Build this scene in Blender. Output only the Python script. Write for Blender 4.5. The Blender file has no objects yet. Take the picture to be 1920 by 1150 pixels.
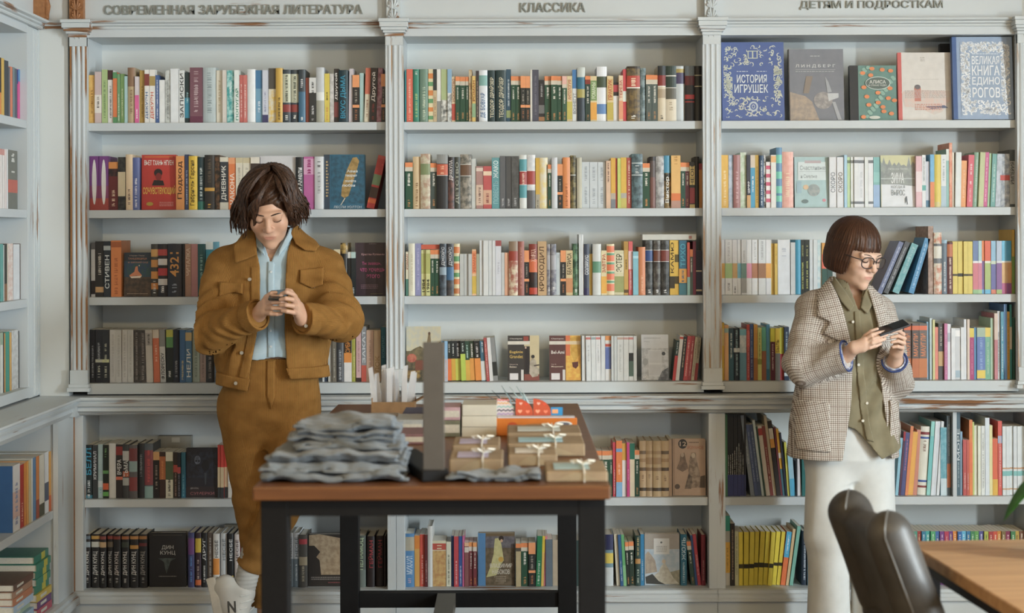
import bpy, bmesh, math, random
import numpy as np
from mathutils import Vector, Matrix
rad = math.radians
random.seed(7)
SC = bpy.context.scene
COL = SC.collection
# ------------------------------------------------------------------ camera
F = 3140.0                 # focal length in pixels of the 1920 px wide frame
EYE = 1.62                 # eye height
HX, HY = 960.0, 440.0      # where the optical axis meets the picture
ROLL = rad(0.2)
cam = bpy.data.cameras.new('camera'); cam_o = bpy.data.objects.new('camera', cam); COL.objects.link(cam_o)
cam.sensor_width = 36.0; cam.lens = F * 36.0 / 1920.0
cam.shift_y = -(575.0 - HY) / 1920.0
cam_o.location = (0, 0, EYE)
cam_o.rotation_euler = (Matrix.Rotation(rad(90), 3, 'X') @ Matrix.Rotation(-ROLL, 3, 'Z')).to_euler()
cam.dof.use_dof = True; cam.dof.focus_distance = 6.75; cam.dof.aperture_fstop = 2.8
cam.clip_end = 60
SC.camera = cam_o
# ------------------------------------------------------------------ world, windows' daylight, added frontal fill, exposure
W = bpy.data.worlds.new('world'); SC.world = W; W.use_nodes = True
W.node_tree.nodes['Background'].inputs[0].default_value = (0.75, 0.86, 1.0, 1)
W.node_tree.nodes['Background'].inputs[1].default_value = 1.0
def area_light(name, loc, size, rot, power, col):
    l = bpy.data.lights.new(name, 'AREA'); l.shape = 'RECTANGLE'; l.size, l.size_y = size
    l.energy = power; l.color = col
    o = bpy.data.objects.new(name, l); o.location = loc; o.rotation_euler = rot; COL.objects.link(o)
RW = 4.4                   # inner face of the right-hand wall
WINDOWS = [(2.75, 0.62), (-0.9, 1.1)]       # right-wall windows: centre along the wall, width
WZ0, WZ1 = 0.5, 3.05
area_light('daylight_near_window', (RW + 0.12, 2.75, 1.78), (2.5, 0.55), (0, rad(90), 0), 430, (0.84, 0.95, 1.0))
area_light('daylight_far_window', (RW + 0.12, -0.9, 1.78), (2.5, 1.05), (0, rad(90), 0), 215, (0.84, 0.95, 1.0))
area_light('added_front_fill', (0.6, -2.62, 2.0), (5.0, 2.2), (rad(90), 0, 0), 6, (1.0, 0.95, 0.86))  # soft fill added behind the camera to brighten the front faces
SC.view_settings.view_transform = 'Standard'; SC.view_settings.look = 'None'
SC.view_settings.exposure = 0.16; SC.view_settings.gamma = 1.0; SC.view_settings.use_curve_mapping = False

def P(px, py, Y):
    """real point at depth Y on the line of sight of a photograph pixel (used to measure the place)"""
    u, v = px - HX, HY - py
    c, s = math.cos(ROLL), math.sin(ROLL)
    u, v = u * c + v * s, -u * s + v * c
    return Vector((u * Y / F, Y, EYE + v * Y / F))
# ------------------------------------------------------------------ materials
def lin(h):
    if not isinstance(h, str): return tuple(h)
    h = h.lstrip('#')
    if len(h) == 3: h = ''.join(c * 2 for c in h)
    out = []
    for i in (0, 2, 4):
        c = int(h[i:i + 2], 16) / 255
        out.append(c / 12.92 if c <= 0.04045 else ((c + 0.055) / 1.055) ** 2.4)
    return tuple(out)
_M = {}
class NT:
    def __init__(s, name):
        s.m = bpy.data.materials.new(name); s.m.use_nodes = True
        s.t = s.m.node_tree; s.n = s.t.nodes; s.bs = s.n['Principled BSDF']
    def add(s, typ, **kw):
        n = s.n.new(typ)
        for k, v in kw.items():
            if k in n.inputs: n.inputs[k].default_value = v
            else: setattr(n, k, v)
        return n
    def link(s, a, ao, b, bi): s.t.links.new(a.outputs[ao], b.inputs[bi])
    def ramp(s, src, so, stops):
        r = s.add('ShaderNodeValToRGB'); el = r.color_ramp.elements
        while len(el) < len(stops): el.new(0.5)
        for e, (p, c) in zip(el, stops):
            e.position = p; e.color = (*c, 1) if len(c) == 3 else c
        s.link(src, so, r, 'Fac'); return r
def mat(col, rough=0.5, name=None, var=0.05, scale=25.0, col2=None, metal=0.0, bump=0.0, spec=0.4, sharp=None):
    """painted / printed surface: base colour with a little procedural variation (or a two-colour mottle)"""
    key = (col, rough, var, scale, col2, metal, bump, spec, sharp)
    if key in _M: return _M[key]
    k = NT(name or ('paint_%s' % (col if isinstance(col, str) else 'c')))
    c = lin(col)
    tc = k.add('ShaderNodeTexCoord')
    nz = k.add('ShaderNodeTexNoise', Scale=scale, Detail=3.0); k.link(tc, 'Object', nz, 'Vector')
    if col2:
        lo, hi = sharp or (0.42, 0.58)
        r = k.ramp(nz, 0, [(lo, c), (hi, lin(col2))])
    else:
        r = k.ramp(nz, 0, [(0.3, tuple(x * (1 - var) for x in c)), (0.7, tuple(min(1, x * (1 + var)) for x in c))])
    k.link(r, 'Color', k.bs, 'Base Color')
    k.bs.inputs['Roughness'].default_value = rough; k.bs.inputs['Metallic'].default_value = metal
    k.bs.inputs['Specular IOR Level'].default_value = spec
    if bump:
        b = k.add('ShaderNodeBump', Strength=bump, Distance=0.002); k.link(nz, 0, b, 'Height'); k.link(b, 0, k.bs, 'Normal')
    _M[key] = k.m
    return k.m
def worn_white(name, axis, amount=0.5, tint='c6ccce', wear='8a6242'):
    """white paint rubbed through to brown wood in streaks that run along AXIS"""
    k = NT(name); tc = k.add('ShaderNodeTexCoord')
    mp = k.add('ShaderNodeMapping'); sc = [42.0, 42.0, 42.0]; sc[axis] = 2.6
    mp.inputs['Scale'].default_value = sc; k.link(tc, 'Object', mp, 'Vector')
    nz = k.add('ShaderNodeTexNoise', Scale=1.0, Detail=5.0, Roughness=0.62); k.link(mp, 0, nz, 'Vector')
    n2 = k.add('ShaderNodeTexNoise', Scale=2.3, Detail=2.0); k.link(tc, 'Object', n2, 'Vector')
    mu = k.add('ShaderNodeMath', operation='MULTIPLY'); k.link(nz, 0, mu, 0); k.link(n2, 0, mu, 1)
    t = 0.40 - 0.10 * amount
    r = k.ramp(mu, 0, [(t, (0, 0, 0)), (t + 0.05, (1, 1, 1))])
    n3 = k.add('ShaderNodeTexNoise', Scale=3.0, Detail=4.0); k.link(tc, 'Object', n3, 'Vector')
    base = k.ramp(n3, 0, [(0.3, tuple(x * 0.95 for x in lin(tint))), (0.7, lin(tint))])
    mx = k.add('ShaderNodeMixRGB'); k.link(r, 0, mx, 0); k.link(base, 0, mx, 1); mx.inputs[2].default_value = (*lin(wear), 1)
    k.link(mx, 0, k.bs, 'Base Color'); k.bs.inputs['Roughness'].default_value = 0.45
    b = k.add('ShaderNodeBump', Strength=0.3, Distance=0.003); b.invert = True; k.link(r, 0, b, 'Height'); k.link(b, 0, k.bs, 'Normal')
    return k.m
M_WHITE = mat('c3c9cc', 0.42, 'white_shelf_paint', var=0.03, scale=3.0)
M_BACK = mat('d2d6d5', 0.6, 'back_panel_paint', var=0.03, scale=2.0)
M_WORNX = worn_white('worn_white_paint_lengthwise', 0, 0.95)
M_WORNX2 = worn_white('worn_white_plain_board', 0, 0.05)
M_WORNY = worn_white('worn_white_paint_side', 1, 0.9)
M_WORNZ = worn_white('worn_white_paint_upright', 2, 0.45)
M_WOODRAW = mat('9a6a44', 0.6, 'bare_brown_wood', var=0.2, scale=60)
M_PAGES = mat('e6e2d6', 0.8, 'page_edges', var=0.06, scale=200)
# ------------------------------------------------------------------ mesh helpers
class MB:
    """collects boxes, prisms and grids; build() links them as ONE mesh object"""
    def __init__(s): s.v = []; s.f = []; s.mi = []
    def raw(s, vs, fs, mi=0):
        o = len(s.v); s.v += [tuple(p) for p in vs]; s.f += [tuple(i + o for i in q) for q in fs]; s.mi += [mi] * len(fs)
    def box(s, x0, x1, y0, y1, z0, z1, mi=0, M=None):
        vs = [(x, y, z) for z in (z0, z1) for y in (y0, y1) for x in (x0, x1)]
        if M: vs = [M @ Vector(p) for p in vs]
        s.raw(vs, [(0, 2, 3, 1), (4, 5, 7, 6), (0, 1, 5, 4), (2, 6, 7, 3), (0, 4, 6, 2), (1, 3, 7, 5)], mi)
    def prism(s, prof, axis, a, b, mi=0):
        """PROF: closed list of 2-D points in the two other axes; swept along AXIS from a to b"""
        n = len(prof); vs = []
        for t in (a, b):
            for p in prof:
                q = list(p); q.insert(axis, t); vs.append(tuple(q))
        fs = [(i, (i + 1) % n, (i + 1) % n + n, i + n) for i in range(n)]
        fs += [tuple(range(n))[::-1], tuple(range(n, 2 * n))]
        s.raw(vs, fs, mi)
    def tube(s, pts, radii, seg=8, mi=0, cap=True, flat=None):
        pts = [Vector(p) for p in pts]; rings = []
        up = Vector((0, 0, 1))
        for i, p in enumerate(pts):
            d = (pts[min(i + 1, len(pts) - 1)] - pts[max(i - 1, 0)]).normalized()
            a = d.cross(up)
            if a.length < 1e-4: a = d.cross(Vector((1, 0, 0)))
            a.normalize(); b = a.cross(d).normalized()
            r = radii[i] if hasattr(radii, '__len__') else radii
            fl = flat or 1.0
            rings.append([p + a * math.cos(t) * r + b * math.sin(t) * r * fl for t in [2 * math.pi * j / seg for j in range(seg)]])
        vs = [q for r in rings for q in r]; fs = []
        for i in range(len(pts) - 1):
            for j in range(seg):
                k = (j + 1) % seg
                fs.append((i * seg + j, i * seg + k, (i + 1) * seg + k, (i + 1) * seg + j))
        if cap: fs += [tuple(range(seg))[::-1], tuple(range((len(pts) - 1) * seg, len(pts) * seg))]
        s.raw(vs, fs, mi)
    def mesh(s, name):
        me = bpy.data.meshes.new(name); me.from_pydata(s.v, [], s.f)
        if any(s.mi): me.polygons.foreach_set('material_index', s.mi)
        return me
    def build(s, name, m, parent=None, smooth=False, bevel=0.0, M=None, fix=True):
        me = s.mesh(name)
        if fix:
            bm = bmesh.new(); bm.from_mesh(me); bmesh.ops.recalc_face_normals(bm, faces=bm.faces); bm.to_mesh(me); bm.free()
        return obj(name, me, m, parent, smooth, bevel, M)
def obj(name, me, m=None, parent=None, smooth=False, bevel=0.0, M=None):
    o = bpy.data.objects.new(name, me); COL.objects.link(o)
    for x in (m if isinstance(m, (list, tuple)) else [m]):
        if x is not None: me.materials.append(x)
    if smooth: me.polygons.foreach_set('use_smooth', [True] * len(me.polygons))
    if bevel:
        b = o.modifiers.new('bevel', 'BEVEL'); b.width = bevel; b.segments = 2; b.limit_method = 'ANGLE'
    if parent is not None: o.parent = parent
    if M is not None: o.matrix_local = M
    return o
def tag(o, label, cat, group=None):
    o['label'] = label; o['category'] = cat
    if group: o['group'] = group
    return o
def thing(name, label, cat, loc=(0, 0, 0), rz=0.0, group=None):
    o = bpy.data.objects.new(name, None); COL.objects.link(o); o.empty_display_size = 0.05
    o.location = loc; o.rotation_euler = (0, 0, rz)
    return tag(o, label, cat, group)
def struct(o): o['kind'] = 'structure'; return o
_TX = {}
def text_geo(s, bold=0.0):
    """glyph outlines of a string as flat faces: verts in a box of width w and cap height 1"""
    key = (s, bold)
    if key in _TX: return _TX[key]
    c = bpy.data.curves.new('t', 'FONT'); c.body = s; c.resolution_u = 2; c.size = 1.0; c.offset = bold
    o = bpy.data.objects.new('t', c)
    me = bpy.data.meshes.new_from_object(o)
    v = np.array([q.co[:2] for q in me.vertices]) if len(me.vertices) else np.zeros((1, 2))
    f = [tuple(p.vertices) for p in me.polygons]
    bpy.data.objects.remove(o); bpy.data.curves.remove(c); bpy.data.meshes.remove(me)
    lo, hi = v.min(0), v.max(0)
    v = (v - lo) / max(hi[1] - lo[1], 1e-6)
    _TX[key] = (v, f, (hi[0] - lo[0]) / max(hi[1] - lo[1], 1e-6))
    return _TX[key]
# ================================================================== THE ROOM
def room():
    fl = MB(); fl.box(-2.5, RW, -2.6, 7.4, -0.06, 0.0); 
    k = NT('oak_floor_boards'); tc = k.add('ShaderNodeTexCoord'); mp = k.add('ShaderNodeMapping'); mp.inputs['Scale'].default_value = (0.35, 4, 1)
    k.link(tc, 'Object', mp, 'Vector'); nz = k.add('ShaderNodeTexNoise', Scale=6.0, Detail=6.0); k.link(mp, 0, nz, 'Vector')
    r = k.ramp(nz, 0, [(0.3, lin('7a6850')), (0.7, lin('988468'))]); k.link(r, 0, k.bs, 'Base Color'); k.bs.inputs['Roughness'].default_value = 0.4
    struct(fl.build('floor', k.m))
    wm = mat('8e7c66', 0.8, 'room_wall_brick_tone', var=0.06, scale=6)
    def wall(name, *bx):
        m = MB()
        for b in bx: m.box(*b)
        return struct(m.build(name, wm))
    wall('ceiling', (-2.5, RW, -2.6, 7.4, 3.5, 3.56))
    wb_ = wall('wall_back', (-2.5, RW, 7.24, 7.4, 0, 3.5)); wb_.data.materials[0] = mat('d4d4cc', 0.7, 'back_wall_paint', var=0.02, scale=2)
    wall('wall_left', (-2.5, -2.3, -2.6, 7.24, 0, 3.5))
    # right wall with two window openings
    bx = []; y = -2.6
    for cy, w in sorted(WINDOWS):
        bx.append((RW, RW + 0.2, y, cy - w / 2, 0, 3.5))
        bx += [(RW, RW + 0.2, cy - w / 2, cy + w / 2, 0, WZ0), (RW, RW + 0.2, cy - w / 2, cy + w / 2, WZ1, 3.5)]
        y = cy + w / 2
    bx.append((RW, RW + 0.2, y, 7.4, 0, 3.5)); wall('wall_right', *bx)
    # wall behind the camera: wide opening added for the frontal fill
    wall('wall_front', (-2.5, -1.95, -2.75, -2.6, 0, 3.5), (3.15, RW + 0.2, -2.75, -2.6, 0, 3.5), (-1.95, 3.15, -2.75, -2.6, 0, 0.85), (-1.95, 3.15, -2.75, -2.6, 3.15, 3.5))
    fm = mat('e6e6e2', 0.4, 'window_frame_paint')
    for i, (cy, w) in enumerate(WINDOWS):
        m = MB(); e = 0.05
        y0, y1 = cy - w / 2, cy + w / 2
        m.box(RW + 0.0, RW + 0.08, y0, y0 + e, WZ0, WZ1); m.box(RW, RW + 0.08, y1 - e, y1, WZ0, WZ1)
        m.box(RW, RW + 0.08, y0 + e, y1 - e, WZ0, WZ0 + e); m.box(RW, RW + 0.08, y0 + e, y1 - e, WZ1 - e, WZ1)
        struct(m.build('window_%d' % (i + 1), fm))
    m = MB()
    for x in (-1.95, -0.28, 1.4, 3.09): m.box(x, x + 0.06, -2.7, -2.62, 0.85, 3.15)
    m.box(-1.89, 3.09, -2.7, -2.62, 0.85, 0.91); m.box(-1.89, 3.09, -2.7, -2.62, 3.09, 3.15)
    struct(m.build('window_3', fm))  # unseen frame, added to go with the frontal fill
room()
# unseen warm lamps, added as fill to lift and warm the shaded shelves
for i_, x_ in enumerate((-1.2, 0.6, 2.4)):
    t = thing('fill_lamp', 'added warm fill lamp, unseen over the shop floor, %s of the row' % ('left', 'middle', 'right')[i_], 'lamp', (x_, 2.2, 3.05), group='added fill lamps')
    m = MB(); m.tube([(0, 0, 0.0), (0, 0, 0.45)], 0.006, 8); m.build('cord', mat('2a2a2a', 0.6, 'black_cord'), t)
    m = MB(); n = 16; pr = [(0.03, 0.0), (0.06, -0.03), (0.14, -0.10), (0.16, -0.14)]
    m.raw([(r_ * math.cos(2 * math.pi * j / n), r_ * math.sin(2 * math.pi * j / n), z_) for r_, z_ in pr for j in range(n)], [(k * n + j, k * n + (j + 1) % n, (k + 1) * n + (j + 1) % n, (k + 1) * n + j) for k in range(3) for j in range(n)]); m.build('shade', mat('4a4038', 0.5, 'lamp_shade_metal'), t, smooth=True)
    l_ = bpy.data.lights.new('fill_bulb', 'POINT'); l_.energy = 60; l_.color = (1.0, 0.73, 0.36); l_.shadow_soft_size = 0.12
    o_ = bpy.data.objects.new('fill_bulb', l_); o_.location = (0, 0, -0.16); o_.parent = t; COL.objects.link(o_)

# ================================================================== BOOKCASES
YF = 6.90; YB = 7.16; YK = 6.93           # shelf fronts, back panel, plane of the spines
def XA(px, Y=YF): return (px - HX) * Y / F
def ZA(py, Y=YF): return EYE - (py - HY) * Y / F
ROWZ = [ZA(228), ZA(391.5), ZA(555), ZA(716.5), ZA(934.5), ZA(1103)]
BAYU = [(163.5, 723.3), (757.5, 1318.5), (1353, 1908)]
BAYL = [(154, 724), (757, 1327), (1358.5, 1936)]
SH = 15 * YF / F
BAYN = ['left', 'middle', 'right']
SIGN = ['СОВРЕМЕННАЯ ЗАРУБЕЖНАЯ ЛИТЕРАТУРА', 'КЛАССИКА', 'ДЕТЯМ И ПОДРОСТКАМ']
SIGNPX = [(199, 682, 8, 26), (977, 1099, 6, 24), (1501, 1768, 4, 21)]
BAYLAB = ['white open bookcase bay with books under the left sign, behind the man',
          'white open bookcase bay with books under the middle sign',
          'white open bookcase bay with books under the right sign, beside the woman']
ZTOP = ZA(68)
for b, (x0, x1) in enumerate(BAYU):
    a, c = XA(x0), XA(x1)
    t = thing('bookcase', BAYLAB[b], 'bookcase', ((a + c) / 2, YF, ROWZ[3]))
    L = Matrix.Translation((-(a + c) / 2, -YF, -ROWZ[3]))
    m = MB(); m.box(a - 0.01, c + 0.01, YB, YB + 0.02, ROWZ[3] - 0.045, ZTOP + 0.03); m.build('back_panel', M_BACK, t, M=L)
    for xa, xb in ((a - 0.018, a), (c, c + 0.018)):
        m = MB(); m.box(xa, xb, YF, YB - 0.0005, ROWZ[3] - 0.03, ZTOP + 0.02); m.build('side_panel', M_WHITE, t, M=L)
    for r in range(3):
        m = MB(); m.box(a + 0.0005, c - 0.0005, YF, YB - 0.001, ROWZ[r] - SH, ROWZ[r]); m.build('shelf', M_WHITE, t, bevel=0.0015, M=L)
    m = MB(); m.box(a, c, YF - 0.01, YB - 0.001, ROWZ[3] - 0.045, ROWZ[3]); m.build('bottom_board', M_WORNX2, t, bevel=0.003, M=L)
    zz = ZA(52); m = MB(); m.prism([(YF - 0.012, ZTOP), (YB - 0.001, ZTOP), (YB - 0.001, ZTOP + 0.02), (YF + 0.01, ZTOP + 0.02), (YF + 0.01, zz), (YF - 0.012, zz)], 0, a + 0.0005, c - 0.0005); m.build('top_rail', M_WHITE, t, M=L)
    # cornice: stepped moulding
    z0 = ZA(53.5); pr = [(YF + 0.01, z0), (YF - 0.018, z0), (YF - 0.022, z0 + 0.006), (YF - 0.022, z0 + 0.010), (YF - 0.034, z0 + 0.014), (YF - 0.036, z0 + 0.020),
                     (YF - 0.052, z0 + 0.024), (YF - 0.055, z0 + 0.028), (YF - 0.055, z0 + 0.032), (YF + 0.01, z0 + 0.033)]
    m = MB(); m.prism(pr, 0, a - 0.02, c + 0.02); m.build('cornice', M_WORNX, t, M=L)
    m = MB(); m.box(a - 0.02, c + 0.02, YF - 0.005, YF + 0.02, z0 + 0.033, ZA(-60)); hd = m.build('header_board', M_WORNX2, t, M=L)
    # header lettering: every word one raised sign under the board
    X0, X1, Y0, Y1 = SIGNPX[b]
    v, f, w = text_geo(SIGN[b], 0.008)
    xa, xb, za, zb = XA(X0), XA(X1), ZA(Y1), ZA(Y0)
    pts = [(xa + p[0] / w * (xb - xa), YF - 0.013, za + p[1] * (zb - za)) for p in v]
    comp = list(range(len(pts)))              # one object for each letter: connected faces that overlap in x
    def find(i):
        while comp[i] != i: i = comp[i]
        return i
    for q in f:
        for i in q[1:]: comp[find(i)] = find(q[0])
    iso = {}
    for q in f: iso.setdefault(find(q[0]), []).append(q)
    spans = sorted(([min(pts[i][0] for q in qs for i in q), max(pts[i][0] for q in qs for i in q), qs] for qs in iso.values()), key=lambda e: e[0])
    letters = []
    for s0, s1, qs in spans:
        if letters and s0 < letters[-1][1] - 0.004: letters[-1][1] = max(s1, letters[-1][1]); letters[-1][2] = letters[-1][2] + qs
        else: letters.append([s0, s1, qs])
    for s0, s1, qs in letters:
        ids = sorted({i for q in qs for i in q}); k = {i: j for j, i in enumerate(ids)}
        lm = MB(); fq = [tuple(k[i] for i in q) for q in qs]; n_ = len(ids); front = [pts[i] for i in ids]
        cnt = {}
        for q in fq:
            for e_ in zip(q, q[1:] + q[:1]): cnt[frozenset(e_)] = cnt.get(frozenset(e_), 0) + 1
        rim = [e_ for q in fq for e_ in zip(q, q[1:] + q[:1]) if cnt[frozenset(e_)] == 1]
        lm.raw(front + [(x, y + 0.0075, z) for x, y, z in front], fq + [(a_, b_, b_ + n_, a_ + n_) for a_, b_ in rim])
        obj('letter', lm.mesh('letter'), mat('858984', 0.4, 'silver_letters', metal=0.1), hd)

# pilasters: fluted shaft, capital, base block and a carved leaf panel above
def carved_panel(px0, px1, name, parent, L, m):
    a, c = XA(px0, 6.86), XA(px1, 6.86); z0, z1 = ZA(38, 6.86), ZA(-70, 6.86)
    g = MB(); g.box(a, c, 6.862, 6.9, z0, z1)
    cx = (a + c) / 2; w = c - a
    for j in range(5):                       # rising pairs of curled leaves
        zz = z0 + 0.004 + j * 0.045
        for s in (-1, 1):
            for q in range(3):
                pts = []; 
                for i in range(7):
                    u = i / 6
                    pts.append((cx + s * w * (0.03 + (0.10 + 0.13 * q) * math.sin(u * 2.2) ), 6.858, zz + u * (0.062 - 0.013 * q) - 0.012 * q * u * u))
                g.tube(pts, [0.0035, 0.005, 0.0055, 0.005, 0.0045, 0.0035, 0.002], 6)
    return g.build('carved_panel', m, parent, M=L)
PIL = [(131.5, 163, 'white fluted pilaster with bare brown carving on top at left bookcase corner'),
       (724, 757, 'white fluted pilaster between the left and middle bookcase bays'),
       (1319, 1352.5, 'white fluted pilaster between the middle and right bookcase bays'),
       (1909, 1944, 'white pilaster cut by the right picture edge')]
for i, (p0, p1, lab) in enumerate(PIL):
    YP = 6.862; a, c = XA(p0, YP), XA(p1, YP); w = c - a; zb, zt = ROWZ[3] - 0.03, ZA(53.5)
    t = thing('pilaster', lab, 'pilaster', ((a + c) / 2, YP, zb), group='fluted pilasters'); L = Matrix.Translation((-(a + c) / 2, -YP, -zb))
    zs0, zs1 = ZA(692), ZA(86)
    m = MB(); m.box(a, c, YP + 0.008, YF - 0.001, zb, zt); m.build('core', M_WORNZ, t, M=L)
    n = 3
    for q in range(n):                        # three proud reeds between worn brown grooves
        ra = a + w * (0.10 + q * 0.29); rb = ra + w * 0.22
        g = MB(); prof = [(ra, YP + 0.009)] + [(ra + (rb - ra) * (0.5 - 0.5 * math.cos(math.pi * s / 6)), YP + 0.008 - 0.007 * math.sin(math.pi * s / 6)) for s in range(7)] + [(rb, YP + 0.009)]
        g.prism(prof, 2, zs0, zs1); g.build('reed', M_WHITE, t, smooth=False, M=L)
    g = MB(); g.box(a - 0.0005, c + 0.0005, YP + 0.005, YP + 0.0079, zs0, zs1); g.build('groove_ground', worn_white('worn_grooves_brown', 2, 1.9, wear='94683f') if i == 0 else worn_white('worn_grooves_%d' % i, 2, 1.25, wear='a4876a'), t, M=L)
    g = MB(); g.box(a, c, YP - 0.002, YP + 0.02, zs1, zt - 0.03); 
    for q in (0.33, 0.6): g.box(a + w * q, a + w * q + 0.004, YP - 0.005, YP + 0.01, zs1 + 0.03, zt - 0.032)
    g.build('neck_block', M_WORNZ, t, M=L)
    g = MB()
    for q, (e, d, h0, h1) in enumerate(((0.004, 0.010, -0.035, -0.022), (0.010, 0.022, -0.022, -0.012), (0.017, 0.034, -0.012, 0.0), (0.022, 0.044, 0.0, 0.020), (0.026, 0.05, 0.020, 0.034))):
        g.box(a - e, c + e, YP - d, YP + 0.03, zt + h0, zt + h1)
    g.build('capital', M_WORNX, t, bevel=0.002, M=L)
    g = MB(); g.box(a - 0.002, c + 0.002, YP - 0.006, YP + 0.02, zb + 0.03, zs0 + 0.004); g.box(a - 0.012, c + 0.012, YP - 0.018, YP + 0.02, zb, zb + 0.016); g.box(a - 0.007, c + 0.007, YP - 0.012, YP + 0.02, zb + 0.016, zb + 0.031)
    g.build('base_block', M_WORNZ, t, bevel=0.002, M=L)
    if i < 3: carved_panel(*( (131, 157), (726, 752), (1323, 1349) )[i], 'carved_panel', t, L, M_WOODRAW if i == 0 else worn_white('worn_carving_%d' % i, 2, 0.9))

# long counter ledge under the upper bays (one continuous piece) with moulded edge
ZC = ROWZ[3] - 0.05
pr = [(YB, ZC), (6.80, ZC), (6.797, ZC - 0.006), (6.80, ZC - 0.012), (6.815, ZC - 0.015), (6.815, ZC - 0.02), (6.808, ZC - 0.026), (6.812, ZC - 0.036), (6.835, ZC - 0.042),
      (6.835, ZC - 0.046), (6.83, ZC - 0.058), (6.848, ZC - 0.066), (6.855, ZC - 0.072), (6.87, ZC - 0.078), (YB, ZC - 0.078)]
m = MB(); m.prism(pr, 0, -1.775, 2.6); m.build('counter_ledge', M_WORNX)
tag(bpy.data.objects['counter_ledge'], 'long worn white counter ledge with moulded edge running behind both people', 'counter')
# base cabinets
BL = ['white open base cabinet with two shelves of books, below the left bay', 'white open base cabinet with two shelves of books, behind the display table', 'white open base cabinet with two shelves of books, behind the woman']
ZL = ZC - 0.078
for b, (x0, x1) in enumerate(BAYL):
    a, c = XA(x0, 6.88), XA(x1, 6.88); t = thing('base_cabinet', BL[b], 'cabinet', ((a + c) / 2, 6.88, 0)); L = Matrix.Translation((-(a + c) / 2, -6.88, 0))
    m = MB(); m.box(a - 0.01, c + 0.01, YB, YB + 0.02, 0.0, ZL); m.build('back_panel', M_BACK, t, M=L)
    sw = 16.6 * 6.88 / F
    for xa, xb in ((a - sw, a), (c, c + sw)):
        m = MB(); m.box(xa + 0.0008, xb - 0.0008 if xb > c else xb, 6.88, YB, 0.06, ZL); m.build('stile', M_WORNZ, t, bevel=0.002, M=L)
    m = MB(); m.box(a + 0.0005, c - 0.0005, YF, YB - 0.001, ROWZ[4] - SH, ROWZ[4]); m.build('shelf', M_WHITE, t, bevel=0.0015, M=L)
    z5 = ROWZ[5]; pr = [(YB - 0.001, z5), (6.878, z5), (6.862, z5 - 0.004), (6.862, z5 - 0.016), (6.852, z5 - 0.02), (6.852, z5 - 0.032), (6.846, z5 - 0.036), (6.846, z5 - 0.048), (6.868, z5 - 0.054), (YB - 0.001, z5 - 0.054)]
    m = MB(); m.prism(pr, 0, a - sw + 0.001, c + sw - 0.001); m.build('bottom_board', M_WORNX, t, M=L)
    m = MB(); m.box(a - sw + 0.001, c + sw - 0.001, 6.868, 6.9, 0.0, z5 - 0.054); m.build('plinth', M_WORNX2, t, M=L)
    if b == 2:
        xa, xb = XA(1785.6), XA(1792.6); m = MB(); m.box(xa, xb, YF + 0.001, YB - 0.001, ROWZ[4], ZL); m.build('divider', M_WHITE, t, M=L)

# ---- left-hand case, at a right angle to the back wall
XU, XB = -1.945, -1.80
t = thing('side_bookcase', 'white bookcase along the left wall, upper shelves seen edge-on', 'bookcase', (XU, 6.0, ROWZ[3])); L = Matrix.Translation((-XU, -6.0, -ROWZ[3]))
m = MB(); m.box(XU - 0.29, XU - 0.27, 4.6, 6.86, ROWZ[3] - 0.03, 2.9); m.build('back_panel', M_BACK, t, M=L)
for ya, yb in ((4.58, 4.6), (6.73, 6.75)):
    m = MB(); m.box(XU - 0.27, XU - 0.002, ya, yb, ROWZ[3] - 0.03, 2.55); m.build('side_panel', M_WHITE, t, M=L)
for r in range(3):
    m = MB(); m.box(XU - 0.269, XU - 0.004, 4.601, 6.729, ROWZ[r] - SH, ROWZ[r]); m.build('shelf', M_WHITE, t, bevel=0.0015, M=L)
m = MB(); m.box(XU - 0.269, XU + 0.003, 4.601, 6.74, ROWZ[3] - 0.04, ROWZ[3]); m.build('bottom_board', M_WORNY, t, M=L)
m = MB(); m.box(XU - 0.02, XU, 6.735, 6.93, ROWZ[3] - 0.045, ZTOP + 0.03); m.build('stile', M_WORNZ, t, M=L)
m = MB()
for y in (6.80, 6.828, 6.856): m.box(XU - 0.001, XU + 0.007, y, y + 0.02, ROWZ[3] - 0.04, ZTOP + 0.02)
m.build('stile_moulding', M_WORNZ, t, bevel=0.002, M=L)
zz = ZA(52); m = MB(); m.prism([(XU - 0.26, ZTOP), (XU, ZTOP), (XU, zz), (XU - 0.02, zz), (XU - 0.02, ZTOP + 0.02), (XU - 0.26, ZTOP + 0.02)], 1, 4.601, 6.729); m.build('top_rail', M_WHITE, t, M=L)
z0 = ZA(53.5); pr = [(XU - 0.02, z0), (XU + 0.018, z0), (XU + 0.022, z0 + 0.006), (XU + 0.022, z0 + 0.010), (XU + 0.034, z0 + 0.014), (XU + 0.036, z0 + 0.020), (XU + 0.052, z0 + 0.024), (XU + 0.055, z0 + 0.032), (XU - 0.02, z0 + 0.033)]
m = MB(); m.prism(pr, 1, 4.6, 6.93); m.build('cornice', M_WORNY, t, M=L)
m = MB(); m.box(XU - 0.02, XU + 0.004, 4.6, 6.9, z0 + 0.033, ZA(-60)); m.build('header_board', M_WORNX2, t, M=L)
g = MB(); g.box(XU + 0.0, XU + 0.05, 6.80, 6.86, z0 + 0.033, ZA(-60))
for j in range(4): g.tube([(XU + 0.05, 6.81 + 0.012 * j, z0 + 0.04), (XU + 0.055, 6.815 + 0.01 * j, z0 + 0.09), (XU + 0.05, 6.805 + 0.013 * j, z0 + 0.14)], [0.006, 0.008, 0.004], 6)
g.build('carved_bracket', M_WOODRAW, t, M=L)
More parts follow.
